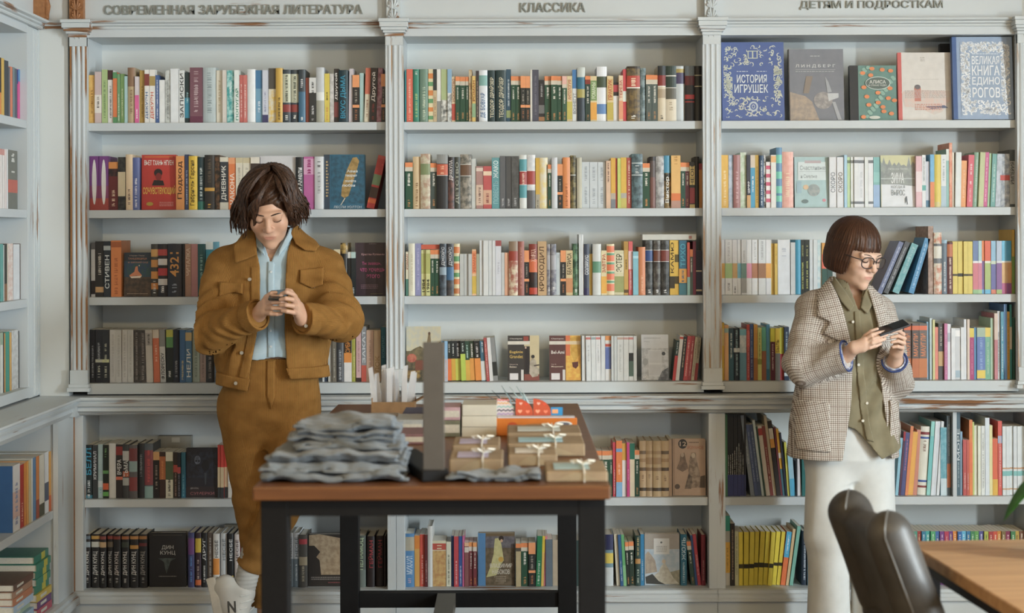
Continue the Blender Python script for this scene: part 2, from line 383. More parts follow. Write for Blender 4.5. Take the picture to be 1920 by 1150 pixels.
# corner filler between the two cases
m = MB(); m.box(XU + 0.0005, XA(130.5, 6.9), 6.885, 6.95, ZC + 5e-4, ZA(-60)); o = m.build('corner_panel', M_BACK); tag(o, 'plain white filler panel in the corner beside the brown-topped pilaster', 'panel')
pr = [(6.89, z0), (6.875, z0), (6.87, z0 + 0.01), (6.86, z0 + 0.014), (6.85, z0 + 0.024), (6.845, z0 + 0.032), (6.89, z0 + 0.033)]
m = MB(); m.prism(pr, 0, XU + 0.03, XA(127, 6.86)); m.build('cornice', M_WORNX, o)
t = thing('side_base_cabinet', 'white open base cabinet along the left wall with stacked books', 'cabinet', (XB, 6.0, 0)); L = Matrix.Translation((-XB, -6.0, 0))
m = MB(); m.box(XB - 0.42, XB - 0.40, 4.6, 6.86, 0, ZL); m.build('back_panel', M_BACK, t, M=L)
m = MB(); m.box(XB - 0.40, XB - 0.002, 6.635, 6.655, 0.06, ZL); m.build('side_panel', M_WHITE, t, M=L)
m = MB(); m.box(XB - 0.02, XB, 6.628, 6.862, 0.1, ZL); m.build('stile', M_WORNZ, t, M=L)
m = MB(); m.box(XB - 0.015, XB + 0.001, 6.8625, 6.8795, 0.12, ZL); m.build('corner_bead', M_WOODRAW, t, M=L)
m = MB(); m.box(XB - 0.399, XB - 0.021, 4.6, 6.634, ROWZ[4] - SH, ROWZ[4]); m.build('shelf', M_WHITE, t, bevel=0.0015, M=L)
z5 = ROWZ[5]; m = MB(); m.prism([(XB - 0.399, z5), (XB + 0.002, z5), (XB + 0.018, z5 - 0.004), (XB + 0.018, z5 - 0.016), (XB + 0.028, z5 - 0.02), (XB + 0.03, z5 - 0.048), (XB + 0.01, z5 - 0.054), (XB - 0.399, z5 - 0.054)], 1, 4.6, 6.845); m.build('bottom_board', M_WORNY, t, M=L)
m = MB(); m.box(XB - 0.03, XB + 0.008, 4.6, 6.866, 0, z5 - 0.054); m.build('plinth', M_WORNX2, t, M=L)
pr = [(XB - 0.42, ZC), (XB + 0.045, ZC), (XB + 0.048, ZC - 0.006), (XB + 0.045, ZC - 0.012), (XB + 0.03, ZC - 0.015), (XB + 0.03, ZC - 0.02), (XB + 0.037, ZC - 0.026), (XB + 0.033, ZC - 0.036), (XB + 0.012, ZC - 0.042),
      (XB + 0.012, ZC - 0.046), (XB + 0.016, ZC - 0.058), (XB + 0.002, ZC - 0.078), (XB - 0.42, ZC - 0.078)]
m = MB(); m.prism(pr, 1, 4.6, 6.798); o = m.build('side_counter_ledge', M_WORNY); tag(o, 'worn white counter ledge of the left-hand case meeting the back counter at the corner', 'counter')
m = MB(); m.box(-2.3, -1.7755, 6.7985, 7.2, ZC - 0.078, ZC); m.build('corner_piece', M_WORNX2, o)
# ================================================================== BOOKS
# One line per shelf.  Each entry: right edge px, top px, colour, then options
#   h           rounded hardback spine          bA-B:c   colour band (percent from the top)
#   tA-B:c      small illegible print           TA-B:c:WORD  lettering reading upward     mC  mottled print with colour C
#   l<deg>      leaning (top to the right)      >px      jump to px        eA-B:c  white ellipse    k  shape cut for a framed label
PEN = 'b0-10:ee8448,b10-19:cfc4b0,t24-50:e6e2d4,t80-95:c8864a'      # orange-capped classic paperbacks
BO = 'b0-26:f2955a,b63-69:f2955a,t32-60:a09888,t74-94:b06a40'       # black ones with an orange cap and strip
ROWS = {
(0,0): """>166 178 141 dfa54c m:e8b85c t30-80:8a5a20; 191 135 cdb4b2 b45-80:e8e0d4 t50-70:4a3a30; 202 131 a9c27e t20-90:6f8f58; 212 132 e6e2de b0-18:4a2a28 t30-90:30282a;
 220 136 e8743c b0-12:4f8f58 b88-100:4f8f58; 226 139 6a9c68 t40-95:dfe8d0; 233 139 6d934f t30-90:c8d0a0; 239 143 a9cdd0; 253 127 bfa67c h b0-34:8f6a4c t40-85:8a6a48; 261 144 d8ccd0 b40-100:ea5f9c t70-90:fff;
 271 132 b1893a t30-90:7a5a20; 280 131 ece8e2 b8-30:8a3a30 T42-92:2f5f9a:ДЕКУЭН; 291 131 ece8e2 b12-30:b0904a T42-92:d8502c:ДЕКУЭН; 298 141 3f5f9b t10-90:dfe4f0; 309 150 e8eae8;
 319 132 ced2ce m:a8aca8 t20-90:808480; 335 129 e4e8ea; 346 132 dfe3e2 T6-90:45484a:ЗАПИСКИ; 356 136 1f3236 b50-90:2f86a4 t40-60:9fd0d8; 380 127 7a4b58 b88-100:6a2f48 t8-26:b89aa0 t30-50:b89aa0 t52-80:b89aa0;
 405 127 b3c2c4 h t10-28:8fa0a4 t32-82:8a9a9e; 417 132 d9d1bd t20-80:b09a70; 425 132 d8d0c5; 439 132 2f9c9c m:a8dcd8 t20-50:d8efec; 449 132 e4ece8 b60-90:f0f2f0 T35-95:2f8a6a:ПОПУГАЙ;
 456 141 d0605a t20-90:eed0c8; 463.5 141 d97068 t20-90:f0d8d0; 479 130 e9edef h; 492 132 6aa2c4 b0-35:3a7aac t60-80:dfeaf2; 503 132 cfd4e2 b85-100:3a3a6a t40-80:8088b0; 517 128 d9d0b8 b0-38:4a463e m:e0b84c;
 530 128 d6a73e t55-95:5a4420 h; 545 131 39434c h b8-62:cdd0b4 b66-80:9a3a34 t12-60:3a4030 t86-95:e8e8e0; 560 131 39434c h b8-62:cdd0b4 b66-80:9a3a34 t12-60:3a4030 t86-95:e8e8e0;
 573 131 343d45 h b42-100:3a6c8c t18-34:e8e8e8 t88-96:e8e8e8; 580 146 8a3a2c; 593 146 2a2c2e b0-34:d8dad8 t10-34:303030 t60-95:d0d0d0; 608 127 c3c8cc h b45-60:e0e2e0 b60-100:a8a898;
 618 138 e2c94a t38-54:3a3420 t70-95:d89040; 626 138 d8d4d0 m:b8b4b0; 635 129 2a2424 T8-58:e8e4e0:Другой b62-90:7a3434; 653 132 14303c h T10-92:2f9ac0:ВКУС_ДЫМА; 661 129 c9bec6 l1; 674 141 242224 """ + BO + """;
 682 137 a9cdc8; 692 128 d6cbb0 b0-48:d0644a t60-90:8a5030 l2; 705 128 2a2426 T8-62:e8e4e0:Другой t66-95:8a3030 l2; 714.5 128 8a4a62 l2 m:b08090; 723 139 242224 """ + BO,
(1,0): """>759 762 132 2f8a8c; 774 130 e8604a t20-95:f0b8a0; 787 130 2f8a70 h t45-90:a8c878 t4-10:e0e8d8; 803 130 6a8c78 h t35-95:c0d0b8; 812 130 e2d2a4 b8-18:e0803c b24-32:5a9a60 b40-50:e0803c b56-64:5a9a60 b72-80:e0803c b88-95:5a9a60; 819 130 cdb48a b0-40:2a3434 t50-90:8a6a40;
 827 130 e2e2de b60-100:8a8c88; 839 130 e0e0d8 b0-58:a9ba80 m:585c58; 847 130 dfe2e0 b0-45:86b0d4 m:8a8c8c; 854 144 e2caa2 b60-96:c84a3a T5-55:8a3a2a:ИСКУССТВО; 862 144 1f4a34 """ + PEN + "; 873 144 1f4a34 " + PEN + "; 879 144 1f4a34 " + PEN + """;
 885 131 d0b890 m:a88458; 892 143 e0b860 b60-90:8ab080 T10-55:a04a2a:РОМАН; 898 133 3a3032 t20-90:a09080; 914 132 e0e6ea h b10-30:7ab0a8 T44-92:3a6aa0:ДЕ_БОВУАР; 930 132 20383a h T14-92:d8d0b0:ТЕОДОР_ДРАЙЗЕР; 949 132 20383a h T14-92:d8d0b0:ТЕОДОР_ДРАЙЗЕР;
 958 130 2a5068 t20-70:c8d4d8 b78-92:8a9a60; 967 143 1f4a34 """ + PEN + "; 976 143 1f4a34 " + PEN + "; 985.5 143 242826 " + BO + "; 994 143 242826 " + BO + """; 998 131 d8d4c8; 1010 131 4a4a5a b0-100:4a4a5a t10-90:6a6a7a; 1021 150 242224 t10-40:a0a0a0 b60-80:6a6a68 b88-98:a06a40;
 1033 143 1f4a34 """ + PEN + "; 1045 143 1f4a34 " + PEN + "; 1054 143 1f4a34 " + PEN + "; 1063 143 2f5a44 b0-18:e8b0a0,b18-26:cfc4b0,t30-60:e6e2d4,t80-95:c8864a" + """; 1073 143 e2cc98 T8-52:b8402c:АНТОЛОГИЯ b56-95:c8b84c; 1082 131 dfe2e4 b0-36:3a78b8 T45-85:6a6c6e:ВОННЕГУТ; 1097 127 2a3642 h b0-18:c2cac4 b18-40:2a6c8c b40-56:a89c4a;
 1107 143 1f3a30 b0-8:ee8448,b8-18:8a2a20,t22-60:e6e2d4,t85-95:c8864a; 1119 143 e2cc98 b10-54:7a9a58 b58-96:eea43c T14-50:dfe8c8:РОМАНЫ; 1138 125 e6eaee h b18-38:3a4a34 b68-86:5a88c4 ; 1150 143 e4cc94 b6-54:dcb870 T8-52:c03a24:ПРАКТИК b58-96:c8b048; 1160 155 dcdad8 b0-34:2a2224 b6-24:c03a44;
 1168 142 e8cca8 T10-50:c04a3a:ТЕРЕЗА b55-95:ee9c70; 1175 130 d8404a b42-62:d8e0d8; 1200 125 473c2c h b0-4:2a2018 b17-38:c03a2c b38-40:e8e4d8 m:7a6030 t20-36:e8c0a0 t90-95:e8e8e0; 1211 128 4a6266 h m:8aa0a4; 1222 141 4a5a54 b0-10:ee8448,b10-20:cfc4b0,t24-60:e6e2d4,t80-95:c8864a; 1233 141 4a5a54 b0-10:ee8448,b10-20:cfc4b0,t24-60:e6e2d4,t80-95:c8864a;
 1248 124 d4c4a4 h b0-36:22282c b17-36:8a2420 b36-38:e8e4d8 b42-58:b09878 t90-96:5a5040; 1268 124 d8cab0 h b0-39:20342c b17-19:d8d4c8 b39-40:e8e4d8 b40-60:5a5648 t64-80:a09070; 1284 124 c8d0d4 h b5-32:4a4468 b5-12:b09a50; 1302 124 1c1c20 h b0-18:5a6468 b18-35:5a1c20 b52-60:b02a2a b64-66:b02a2a; 1317 124 16181a h b16-18:b0a888 b36-38:b0a888""",
(2,0): "",
(0,1): """>167 185 293 7a3a88 b55-78:8a3a66 b78-100:b04038 e6-90:e8e4e0; 203 293 7a3a88 b55-78:8a3a66 b78-100:b04038 e6-90:e8e4e0; 221 304 4a2420 b0-14:e0883c b30-100:6a2020 m:241818 t60-95:e0c0a0; 235 295 38362e b28-74:d0bc94 m:18181a; >236 249 290 e8caa0 t60-90:5a3a40 h; 262 296 5a6aac h t40-95:e8e8f4;
 >330 346 293 e8924a T10-80:4a2a1a:Подход; 354 290 2f3a5c t30-90:a0a8c0; 370 293 e2b62a h T8-92:4a3a10:Габриэль_Гарсия; 384 295 1f3a42 h t20-80:c8d4d0 b84-100:2a7060; 403 291 2a2420 h b60-66:c89030 t8-50:5a4a3a t90-96:c8902c; 412 291 1c1a18 m:6a4428; 428 295 2f353c b0-9:d8d0bc b86-100:d0c8b4 T16-82:e8e4d8:ДНЕВНИК; 442 296 e8763c b0-12:ee9a64 T30-90:f4e0d0:ЧАКОНА;
 455 296 d9d1bd b0-10:c8b890 t20-70:a09a88; 470 296 d8d0bc b0-10:c8b890 t20-70:a09a88; 487 295 3a2c28 b0-12:e0d8c8 b30-60:5a4a3c; >554 569 295 1e2022 T20-55:d8d8d8:Амели T58-94:f0f0f0:ПОКОЙ h; 590 294 c05a9c b4-34:d89ac0 t6-32:a02a6a; 607 294 cfd0d2 h t10-20:303030 t30-70:8a8a8c""",
(1,1): """>759.5 774 305 1f4a34 """ + PEN + """; 788.6 294 dabb8c h t50-95:8a6038; 807 289 c9c1a4 h b18-38:7a8a5a m:b08a70; 819 306 3a4a44 """ + PEN + """; 840 290 222426 h b0-17:8a8c8a b18-38:d0583a b38-39:d8d8d0 t22-36:e8a080; 852 295 3a2c2a h b0-40:2a2426 T6-45:e8e0dc:ДРАКУЛА m:7a4a40; 863 295 3c4038 h T10-90:a8aa98:ДЕТСТВО; 884 290 56564e h b19-39:6a4a34 b18-19:e0e0d8 b39-40:e0e0d8 m:a09888;
 892.5 298 c8ccc8; 906 312 b08078 b44-92:d8b8a0 b4-12:e0c8b8 t50-86:6a4038; 922 312 c85050 b56-90:dca888 b12-22:f0d0b0 t60-86:8a3030; 937 296 5a9ca2 T6-40:dfecec:ЖАКО T46-90:90c0c4:ПОВЕСТЬ; 948 293 5c5e62 t80-95:c0c0c0; 959 293 4a4a4a t80-95:b0b0b0; 973 293 464644 m:585856 t78-95:b0b0b0; >974 988 291 d8dcd8 h b8-30:4a9aa4 b55-80:4a9aa4 b30-56:e4e4de b31-55:b03a34 t34-54:e8c0b0; 1004 291 c8ccd0 h b28-56:dcdcda b30-55:b03a34 b66-100:5a5a5c m:e0e0e0;
 1012 296.5 d9a93a b72-100:a8a08c t84-98:4a4028; 1027 296 e2dcc6 h m:e8d488; 1034 309 1f4a34 """ + PEN + """; 1045 296 c9cdd2 h; 1055 308 242826 """ + BO + """; 1069 295.6 e88a4a h t50-95:b0582a; 1080 292 34301f h b36-38:b8b8a8 m:8a7a44; >1081 1091 296 b9b59d h; 1105.6 304 c9d1d7 t10-40:9aa4ac t55-90:9aa4ac; 1121 304 c9d1d7 t10-40:9aa4ac t55-90:9aa4ac; 1136 304 c9d1d7 t10-40:9aa4ac t55-90:9aa4ac;
 1145 302 e2ba9a t5-45:6a4038; 1154 296.5 e2aa3c b70-100:b8ac9a b82-100:7a8088; 1157.5 297 c04a40; 1164 297 c2d264; 1175 295.6 e2b240 b70-80:b0aca0 b80-100:c8b858; 1184 296 ba4a3e t6-90:f0d8c8; 1205 289 34484e h b16-18:b8c4c4 b38-40:b8c4c4 t20-36:c0c8c8 m:5a7880; 1218.6 306.5 1f4a34 """ + PEN + """; 1229.5 294 5a4a48 h b0-8:2a2424 b40-100:7a5048; 1245 293 bababa h m:808080; 1258 292 2e302c h b0-33:4a9ac0 T40-90:e0e0d8:Виктор m:a08048;
 1276 292 e8b262 b72-86:e8743a b86-100:b88a78 t4-30:b88038; 1285 305 1f4a3a """ + PEN + """; 1293 305 6a2a36 """ + PEN + """; 1303 304 20221e b8-50:d8bc70 T8-52:2a2a22:НЕОН b56-90:9a2c34 b92-100:d0b468; 1310.6 294 1e1c1c h; 1317 307 c07c34 b0-14:9a2a34""",
(2,1): """>1352 1366 291 e8b048 t30-95:f4d8a0; 1375 291 b9c5d5 m:98a8c0; 1388 291 a97070 h t30-90:d8b0b0; 1400 286 b0c9a4 m:d0dcc8; 1407 291 2c3240 b0-48:3a3c48 T50-72:f0f0f0:ШИФР b76-100:d8a468; 1416 291 4aa2cc b0-24:d8c8b4 t40-70:e8f0f4; 1423.6 291 c99b38 t20-90:8a6a20; 1432 292 2f4a68 h t10-95:c8d4e0; 1436 291 e0e0e0 m:404040; 1445 304 e8e2e0 b8-16:d85a78 b26-34:d85a78 b44-52:d85a78 b62-70:d85a78 b80-88:d85a78; 1455 291 e4e2da b2-14:e8b070; 1466 277 5a8cb4 h b12-26:70d0b8 b40-52:70d0b8 b64-76:70d0b8 b80-90:70d0b8; 1488 285 e8a292 h t40-80:f0d0b0 m:eeb4a4;
 >1555 1569 295 dfe2e6 T30-70:808890:СКОРО; 1582 295 dfe2e6 T30-70:80746c:СКОРО; 1588 291 a9d2ea; 1595 295 b9d29a b6-12:6a7a5a; 1601 295 e2e6e2 b6-12:707470 b88-93:808888; 1609.5 295 e2e4e6 b6-12:707478 b88-93:707478; 1621 295 dfe2e6 b6-12:707478 b88-93:707478 t30-80:c8ccd0; 1628 295 e2e8e6; 1637.6 295 e4e6ea b6-12:707478 b88-93:707478; >1638 1650 295 7cbab8 b55-100:98b8e0 b30-50:8ccac4;
 >1717 1728.6 293 e8bac2 b30-70:f0dce0; 1736 291 e4e8ea t4-50:90989c b58-68:60b0a8; 1743.5 303 c8ccd8 b85-100:4a7898; 1751.6 290 70b8e8 b52-100:f08850; 1764.5 290 e8d05c h b0-90:e4cc58 m:d8cc98; 1774.7 290 e2e6ea b60-100:b0c8d8 t10-50:a0a8b0; 1780 279.7 8ac0b8 b0-20:d8e0dc; 1786 268 e88868 m:f0a888; 1790 286 e4dcc8; 1801 286 dfe6e6 l1; 1812 301.5 f0a260 l1.5 t20-80:f4c090; 1823 291 e86070 l2.5 t18-40:f4d8d8 t50-56:f4d8d8 t64-90:f0b0b0; 1833 286 8ab29a h l2.5 t10-90:b8d0c0; 1843 286 c2ca92 l2.5; 1851 286 d85a92 l2.5 t10-90:f0b0d0; 1856 288 a2ca9a l2.5; 1865 289 6aaaa2 l2.5 t20-90:c0e0d8; 1875 289 c2cad6 l2.5 m:a8b0bc; 1893 289 7e8894 b40-50:c83a2c m:b8bcc0; 1904 281 5a6468 b20-95:c8cccc T22-60:3a3c3e:ИМПЕРИЯ""",
(0,2): """>170 178 456 c8c8c6 b0-12:5a5a5a b70-95:2a2426; 194.6 453 2a2622 b82-92:d0a068 t20-60:c0b8a8; 208 453 20262e T25-85:d8dcd8:СТИВЕН b8-16:a8b0b0; 228 451.6 e07c3a b2-12:b05424 t30-95:b85a28; >283 296.5 458 3c3830 h b10-24:d89a4a b30-44:d0883c b52-66:d88838 b74-86:d88030 t70-96:d0d0c8; 314 458 1e1a1c h b10-22:c03a34 b28-40:d8d0cc b46-60:c02c30 b66-78:d0c8c4 t82-92:e8e4e0; 341 457.5 23252e h T16-62:e09440:4321 t76-92:8a94a4; 346 458 18181a; 358 458 b28268 T8-60:e0c8b0:ЧИТАЛКА; 370.6 458 ba7a7a; 385 458 1f5252 h t20-90:80b0a8; 399 454 2f90a4 b0-14:e4ece8;
 >626 638 468 9a5a40 b0-40:d8c8a0 m:8a3a30; 651.5 456 c29c4a h b20-60:1c1a16 m:2a2418; 658 473 1e2022 b0-14:d8d8d0 t80-95:c8c8c8; 667 473 1c2426 b0-14:b0ccc8 t80-95:c0c8c8""",
(1,2): """>760.5 766 472.5 dfd4b4 T6-40:a83a2a:РОМАН b62-100:4a7a68; 778 457 dad6be h t20-90:c0b898; 789.5 457 8a8cbc t10-60:b4b4d8 t66-90:b4b4d8; 798.5 469 d2d28a b8-52:b0b460 T64-92:34341e:1984; 807 469 d2d28a b8-52:b0b460 T64-92:34341e:1984; 815 469 1f4a34 """ + PEN + "; 824 469 1f4a34 " + PEN + """; 837 457.5 2a3038 h T6-42:c8ccd0:ДЖОЙС b45-60:8aa0b0 m:4a5a68; 851 457.5 2a3038 h T6-42:c8ccd0:ДЖОЙС b45-70:3a6a98 m:504a48;
 862 457.5 e2d2a4 h b6-18:e07a3c b24-34:5a9a60 b38-50:e0703c b56-64:5a9a60 b68-78:e07a3c b86-96:c87038; 870 476.5 bfc2c0; 878 476.5 bcbfbe; 885 476.5 c2c4c2; 893 468 e8b88a b4-52:ee8c58 b58-96:d4ae3c T8-48:c84a28:РЕМАРК; 899 476.5 a8aa90; 906 451.5 d4d8da; 916 451.5 d8dcdc; 923 451.5 ccd0d2; 929 451.5 d8dcde; 940 451.5 d4d8e0 b0-10:a84a48 t40-60:b0b4c0; 946 474 c4c8c8; 954 474 e2a482; 971 453 a85844 h b0-18:8a7058 b18-36:a03424 m:d8c8a8; 983 453 a2584a h t10-90:c88a78; 992 470 242424 """ + BO + """;
 1008 458 3a201c h b0-30:8a3024 b30-55:e0683c m:1c1a18 T10-34:e8c0a8:КАФКА b85-98:c83c28; 1025 453 c9a272 T10-92:5a3c22:КРОКОДИЛ; 1033 458 6a6a7a h b22-50:a8a8b0 m:9a9aa0 t85-92:e8e8e8; 1043 458 6a6a7a h b22-50:a8a8b0 m:9a9aa0 t85-92:e8e8e8; 1051 474 c1cdd2 t5-12:909ca0; 1061 470 242424 """ + BO + """; 1074 470 d6bc8a T6-54:3a2c1c:БЕАТРИСА b62-94:d08a58; 1085 457.5 2a4a36 h m:6a9a70 t88-95:e8e8e0; 1090 440 d0d4d6; 1094.5 440 d8dcde; 1105 458 3a4258 h b20-60:5a6070 T22-60:d8dce0:СОЛЯРИС b86-100:32305a;
 1111 476.5 d2aa44; 1127 458 ccd0ce h b34-56:5a9472; 1137.5 470 e4d4a4 T8-50:c84a30:ЗАВТРА b58-96:eeae44; 1152 458 dccca0 h b4-16:e8744a b18-22:5a9a70 b22-34:e8744a b36-40:5a9a70 b40-52:e8744a b54-58:5a9a70 b58-70:e8744a b72-76:5a9a70 b78-92:e8744a; 1170 470 d6cea4 b8-50:e0d8b4 T8-48:4a4a2a:ЭСТЕР b58-94:9aa060; 1178.5 453 ca9c48 b0-16:b88838 t34-52:6a4818 b90-96:5a4020; 1186.6 453 e05a5c b18-52:f0c0c0 t54-90:f0d0d0; 1197 472 7abacc b10-16:a8d8e4; 1210 463.6 d98252 h t60-95:eab088;
 1225 451.5 2a2c2c h b18-38:2f4a88 b38-39:c8c8c0 b17-18:c8c8c0 m:5c5e5e t90-96:e8e8e8; 1239 451.5 342c28 h b18-38:6a3424 b38-39:c8c8c0 b17-18:c8c8c0 m:6a6860 t90-96:e8e8e8; 1254.5 451.5 20201e h b18-38:7a3028 b38-39:c8c8c0 b17-18:c8c8c0 m:4a4a48 t90-96:e8e8e8; >1255.5 1265 451 e2b440 T4-60:4a3810:КАМЮ b66-88:3a3020; 1273 451 e2b440 b26-40:5a4a1c b66-80:4a3c18; 1288 451.5 2c6884 T6-48:48a8c0:ТИХО b52-78:e8a040 t54-76:2c6884 b80-100:3c7c8c; 1293.5 455 d8503c b66-100:8abcb4; 1299 468 46584e b0-16:ee8850 t20-50:e0e0d8; 1305 453 7a2440; 1316.5 470 22233a b45-92:cdbc9a b48-88:2a2a44""",
(2,2): """>1351 1359.5 450 e0e4ec b43-70:e0a848; 1373.4 450 e2e6ec b43-70:a2c880 t6-40:c0c4d0 t78-92:707078; 1383 450 dfe4ec b43-70:d0a868 t86-97:606468; 1390 450 dfe4ec b43-70:70bad4; 1400 450 d8dee4 b43-70:6a9890 b70-97:a0a4a8 t20-40:b0b4b8; 1410 450 e2e6ec b43-70:e89aba; 1422 450 dfe4e8 b43-70:b87858 t4-36:b8bcc0; 1436 450 d8dee2 b43-70:a07050 t4-36:b0b4b8; 1446 450 e4e6ec b43-70:f0aa50; 1451.6 457 e0b850 t6-40:c89a38; 1457.6 457 e2bc54 t6-40:c89a38; >1458 1481.6 450 e0e5ec t16-30:c0c8d4; >1482 1491 455 ccd0d2; 1501 450 3a9ac2 h; 1509 450 22261e t10-30:a8a860 t40-90:c8c860; 1518 450 22261e t10-30:a8a860 t40-90:c8c860; 1525 450 ccd2d6; 1533 450 d0d8da; 1541 450 b0ccd2 m:d0dcdc; 1551 456 e8a048 b22-50:e86048 b50-100:2a5448; 1561 456 e8904a b22-50:d85848 b50-100:2a4a44;
 >1750 1765 436.6 dcd6c4 h b18-22:6a6c70 b22-42:dcd8cc b42-50:707478 m:d08060; 1775 450.6 6a7c8a h b0-6:9ac0d8 t40-95:d0d4d8; 1786 454.5 6a3a3a h b4-28:c87048 t30-90:e0c8b8; 1796.6 453 e2ca5a b62-66:4a4020; 1806.7 453 e0c856 b61-67:2a2418; 1815 453 e4cc5c b62-66:3a3018; 1824 453 e2ca5a b62-66:5a4820; 1834.4 452 6a80b2 b38-42:e8e8ec b42-92:d87482 b92-100:90c088; 1841 452 a9d2da b38-42:e8e8ec b42-92:d87a92 b92-100:a0c890; 1846.6 452 f08040 b38-100:7a5a98 b92-100:60a8d8; 1858 452 f06040 b38-42:e8e4d8 b42-92:a8bc6a b92-100:60b8e0; 1867.7 452 8abada b38-44:c8d8c0 b44-92:6868aa b92-100:e07858; 1878 452 b2c2da b38-42:d8dce0 b42-92:8a5a9a b92-100:a0b868; 1887 452 60bae2 b38-41:e4e8e8 b41-80:daaa6a b80-100:c0588a; 1897 452 40a8e2 b38-41:e4e8e8 b41-80:daa26a b80-100:9a5098; 1902.5 431 e0b44c b42-100:7aa048""",
(0,3): """>169 178.5 618.7 22242a t30-90:a0a4a8; 192 618.7 22242a t25-60:a0a4a8 b56-62:c0c0a8 t70-90:c0c0a8; 205 618.7 24262a t25-60:a8a890 b56-62:c8c890 t70-90:c0c0a8; 217 619 cac8c2 t10-90:b0aea8; 228 619 c8c6c0 t10-90:b0aea8; 238.5 619 cccac4 t10-90:b0aea8; 250 619 c6c4be t10-90:b0aea8; 261 619.5 3a3430 t5-95:8a8078 m:524840; 275 619.5 3a3432 t5-95:8a8078 m:524840; 288 619 c2baae b6-30:a8a098 t8-28:4a4640 l-1.5; 300 619 e0704a b0-16:d8ccb8 t30-60:f0c0a0 l-1.5; 311 619 d4d4d0 b0-32:8a8c88 T44-94:3a3c3e:ФЛОРЕСКУ l-1.5; 324 619 1c241f b0-22:c0c040 b14-34:5a9a50 t80-90:d8d8d0; 337 619 24262e h t60-90:8a8c90; 348 619 3a6a9c t60-95:d0c088; 360 620 4a7aa2 b4-20:d0b070 T36-90:e0e0d8:НЕЛИ; 374 622 a9b9a9 t30-90:809080; 386 626 b1958a t30-90:88706a; 402 640 2f2c2c h t20-90:8a8480;
 >604 608 642 d8d8d4; 615 640 2f3c52 b20-40:d0584a t50-90:a0b0b8; 623 640 d4d0c4; 631 638 7a7060 t20-90:c8c0b0; 645 631 44464a h t30-95:b8bcc0; 659.5 616 e8e4e0 b0-64:3a2c20 b46-64:e88a38 T6-46:e88a30:СИБИЛЛА; 667.6 619 a9a93a h t40-90:d0d088; 677.6 621 d8aaaa t20-80:b08080 b92-100:3a2a24; 687 613 8a8c90 b70-100:c85040 T6-66:d8dce0:ЗАКАТ; 700.5 619.5 c29c82 t20-90:a07a60; 714 619.5 caaa82 T50-92:a88450:БЛОК; 723 614 1f6a82 T16-56:5aa0b4:КОМПАС b86-100:8a3a24""",
(1,3): """>828 833 640 d8d8d4 b0-4:3a88b8 b36-100:d8a440; 839.6 640 8abce8 b44-100:b8c4d8 t46-96:e0a080; 847 640 242a26 t8-28:e0e4e0 b44-98:ee7038 l-1; 854.6 640 262a2a t8-36:e0e4e0 b44-98:dca838 l-1.2; 865 640 242628 t6-38:e4e4e4 b44-98:c8cc48 l-1.4; 874 640 242c26 t8-28:d8e8e0 b32-98:b4cc48 l-1.8; 882 640 2c4a38 t6-44:b8dcd0 b47-98:dca83c l-2; 892 640 2a3a24 t6-40:e0d8d0 b43-98:e8983c l-2.4; 903 640 22201e t6-40:e0d8d4 b43-98:ee8c38 l-3; 912 640 3a6a84 t4-28:d8e4ec b50-98:d8dcdc l-3; 918 634 b84a48 t10-90:e0b0a8 l-4; 925 634 d8dcdc l-4; 934 634 8a8c8c b56-88:2a2c2a l-5; >1091 1098 630.5 d4d8d8; >1099 1108.6 630.5 d8dcdc b3-8:c87068 t20-60:b8bcbc l-.6; 1118 630.5 d4d8d8 b3-8:90a0a0 l-.6; 1127 630.5 d8dada b3-8:d07870 t20-60:b8bcbc l-.6; 1135 630.5 d4d6d6; 1146 630.5 dcdcda b0-10:e8904a b18-24:c84a3a b25-74:5a6eb0; 1151 630.5 d0d4d4; 1157 630.5 ccd2d2; 1169 630.5 d8dcda b3-8:c8a898 t20-80:c0c4c2; 1179 630.5 d6dad8 b3-8:c89890; 1187.7 630.5 d8dcda b3-8:d08078 b38-90:50685a b38-56:242624; 1194 630.5 d4d8d6;
 >1260 1266 639 22403c b38-100:c8383a t4-34:d8dcd8 l6; 1273 630 dcdad6 b3-8:d05040 l6; 1280 632 2c2a2c t6-70:c8b890 l6; 1288 631 c03a3c t10-90:e8a8a0 l6; 1295 631 a8383c t10-90:e0a098 l6; 1301 633 b8ac90 t10-90:6a6250 l6; 1307 634 b0a488 b60-100:a83a38 t6-50:5a5444 l6""",
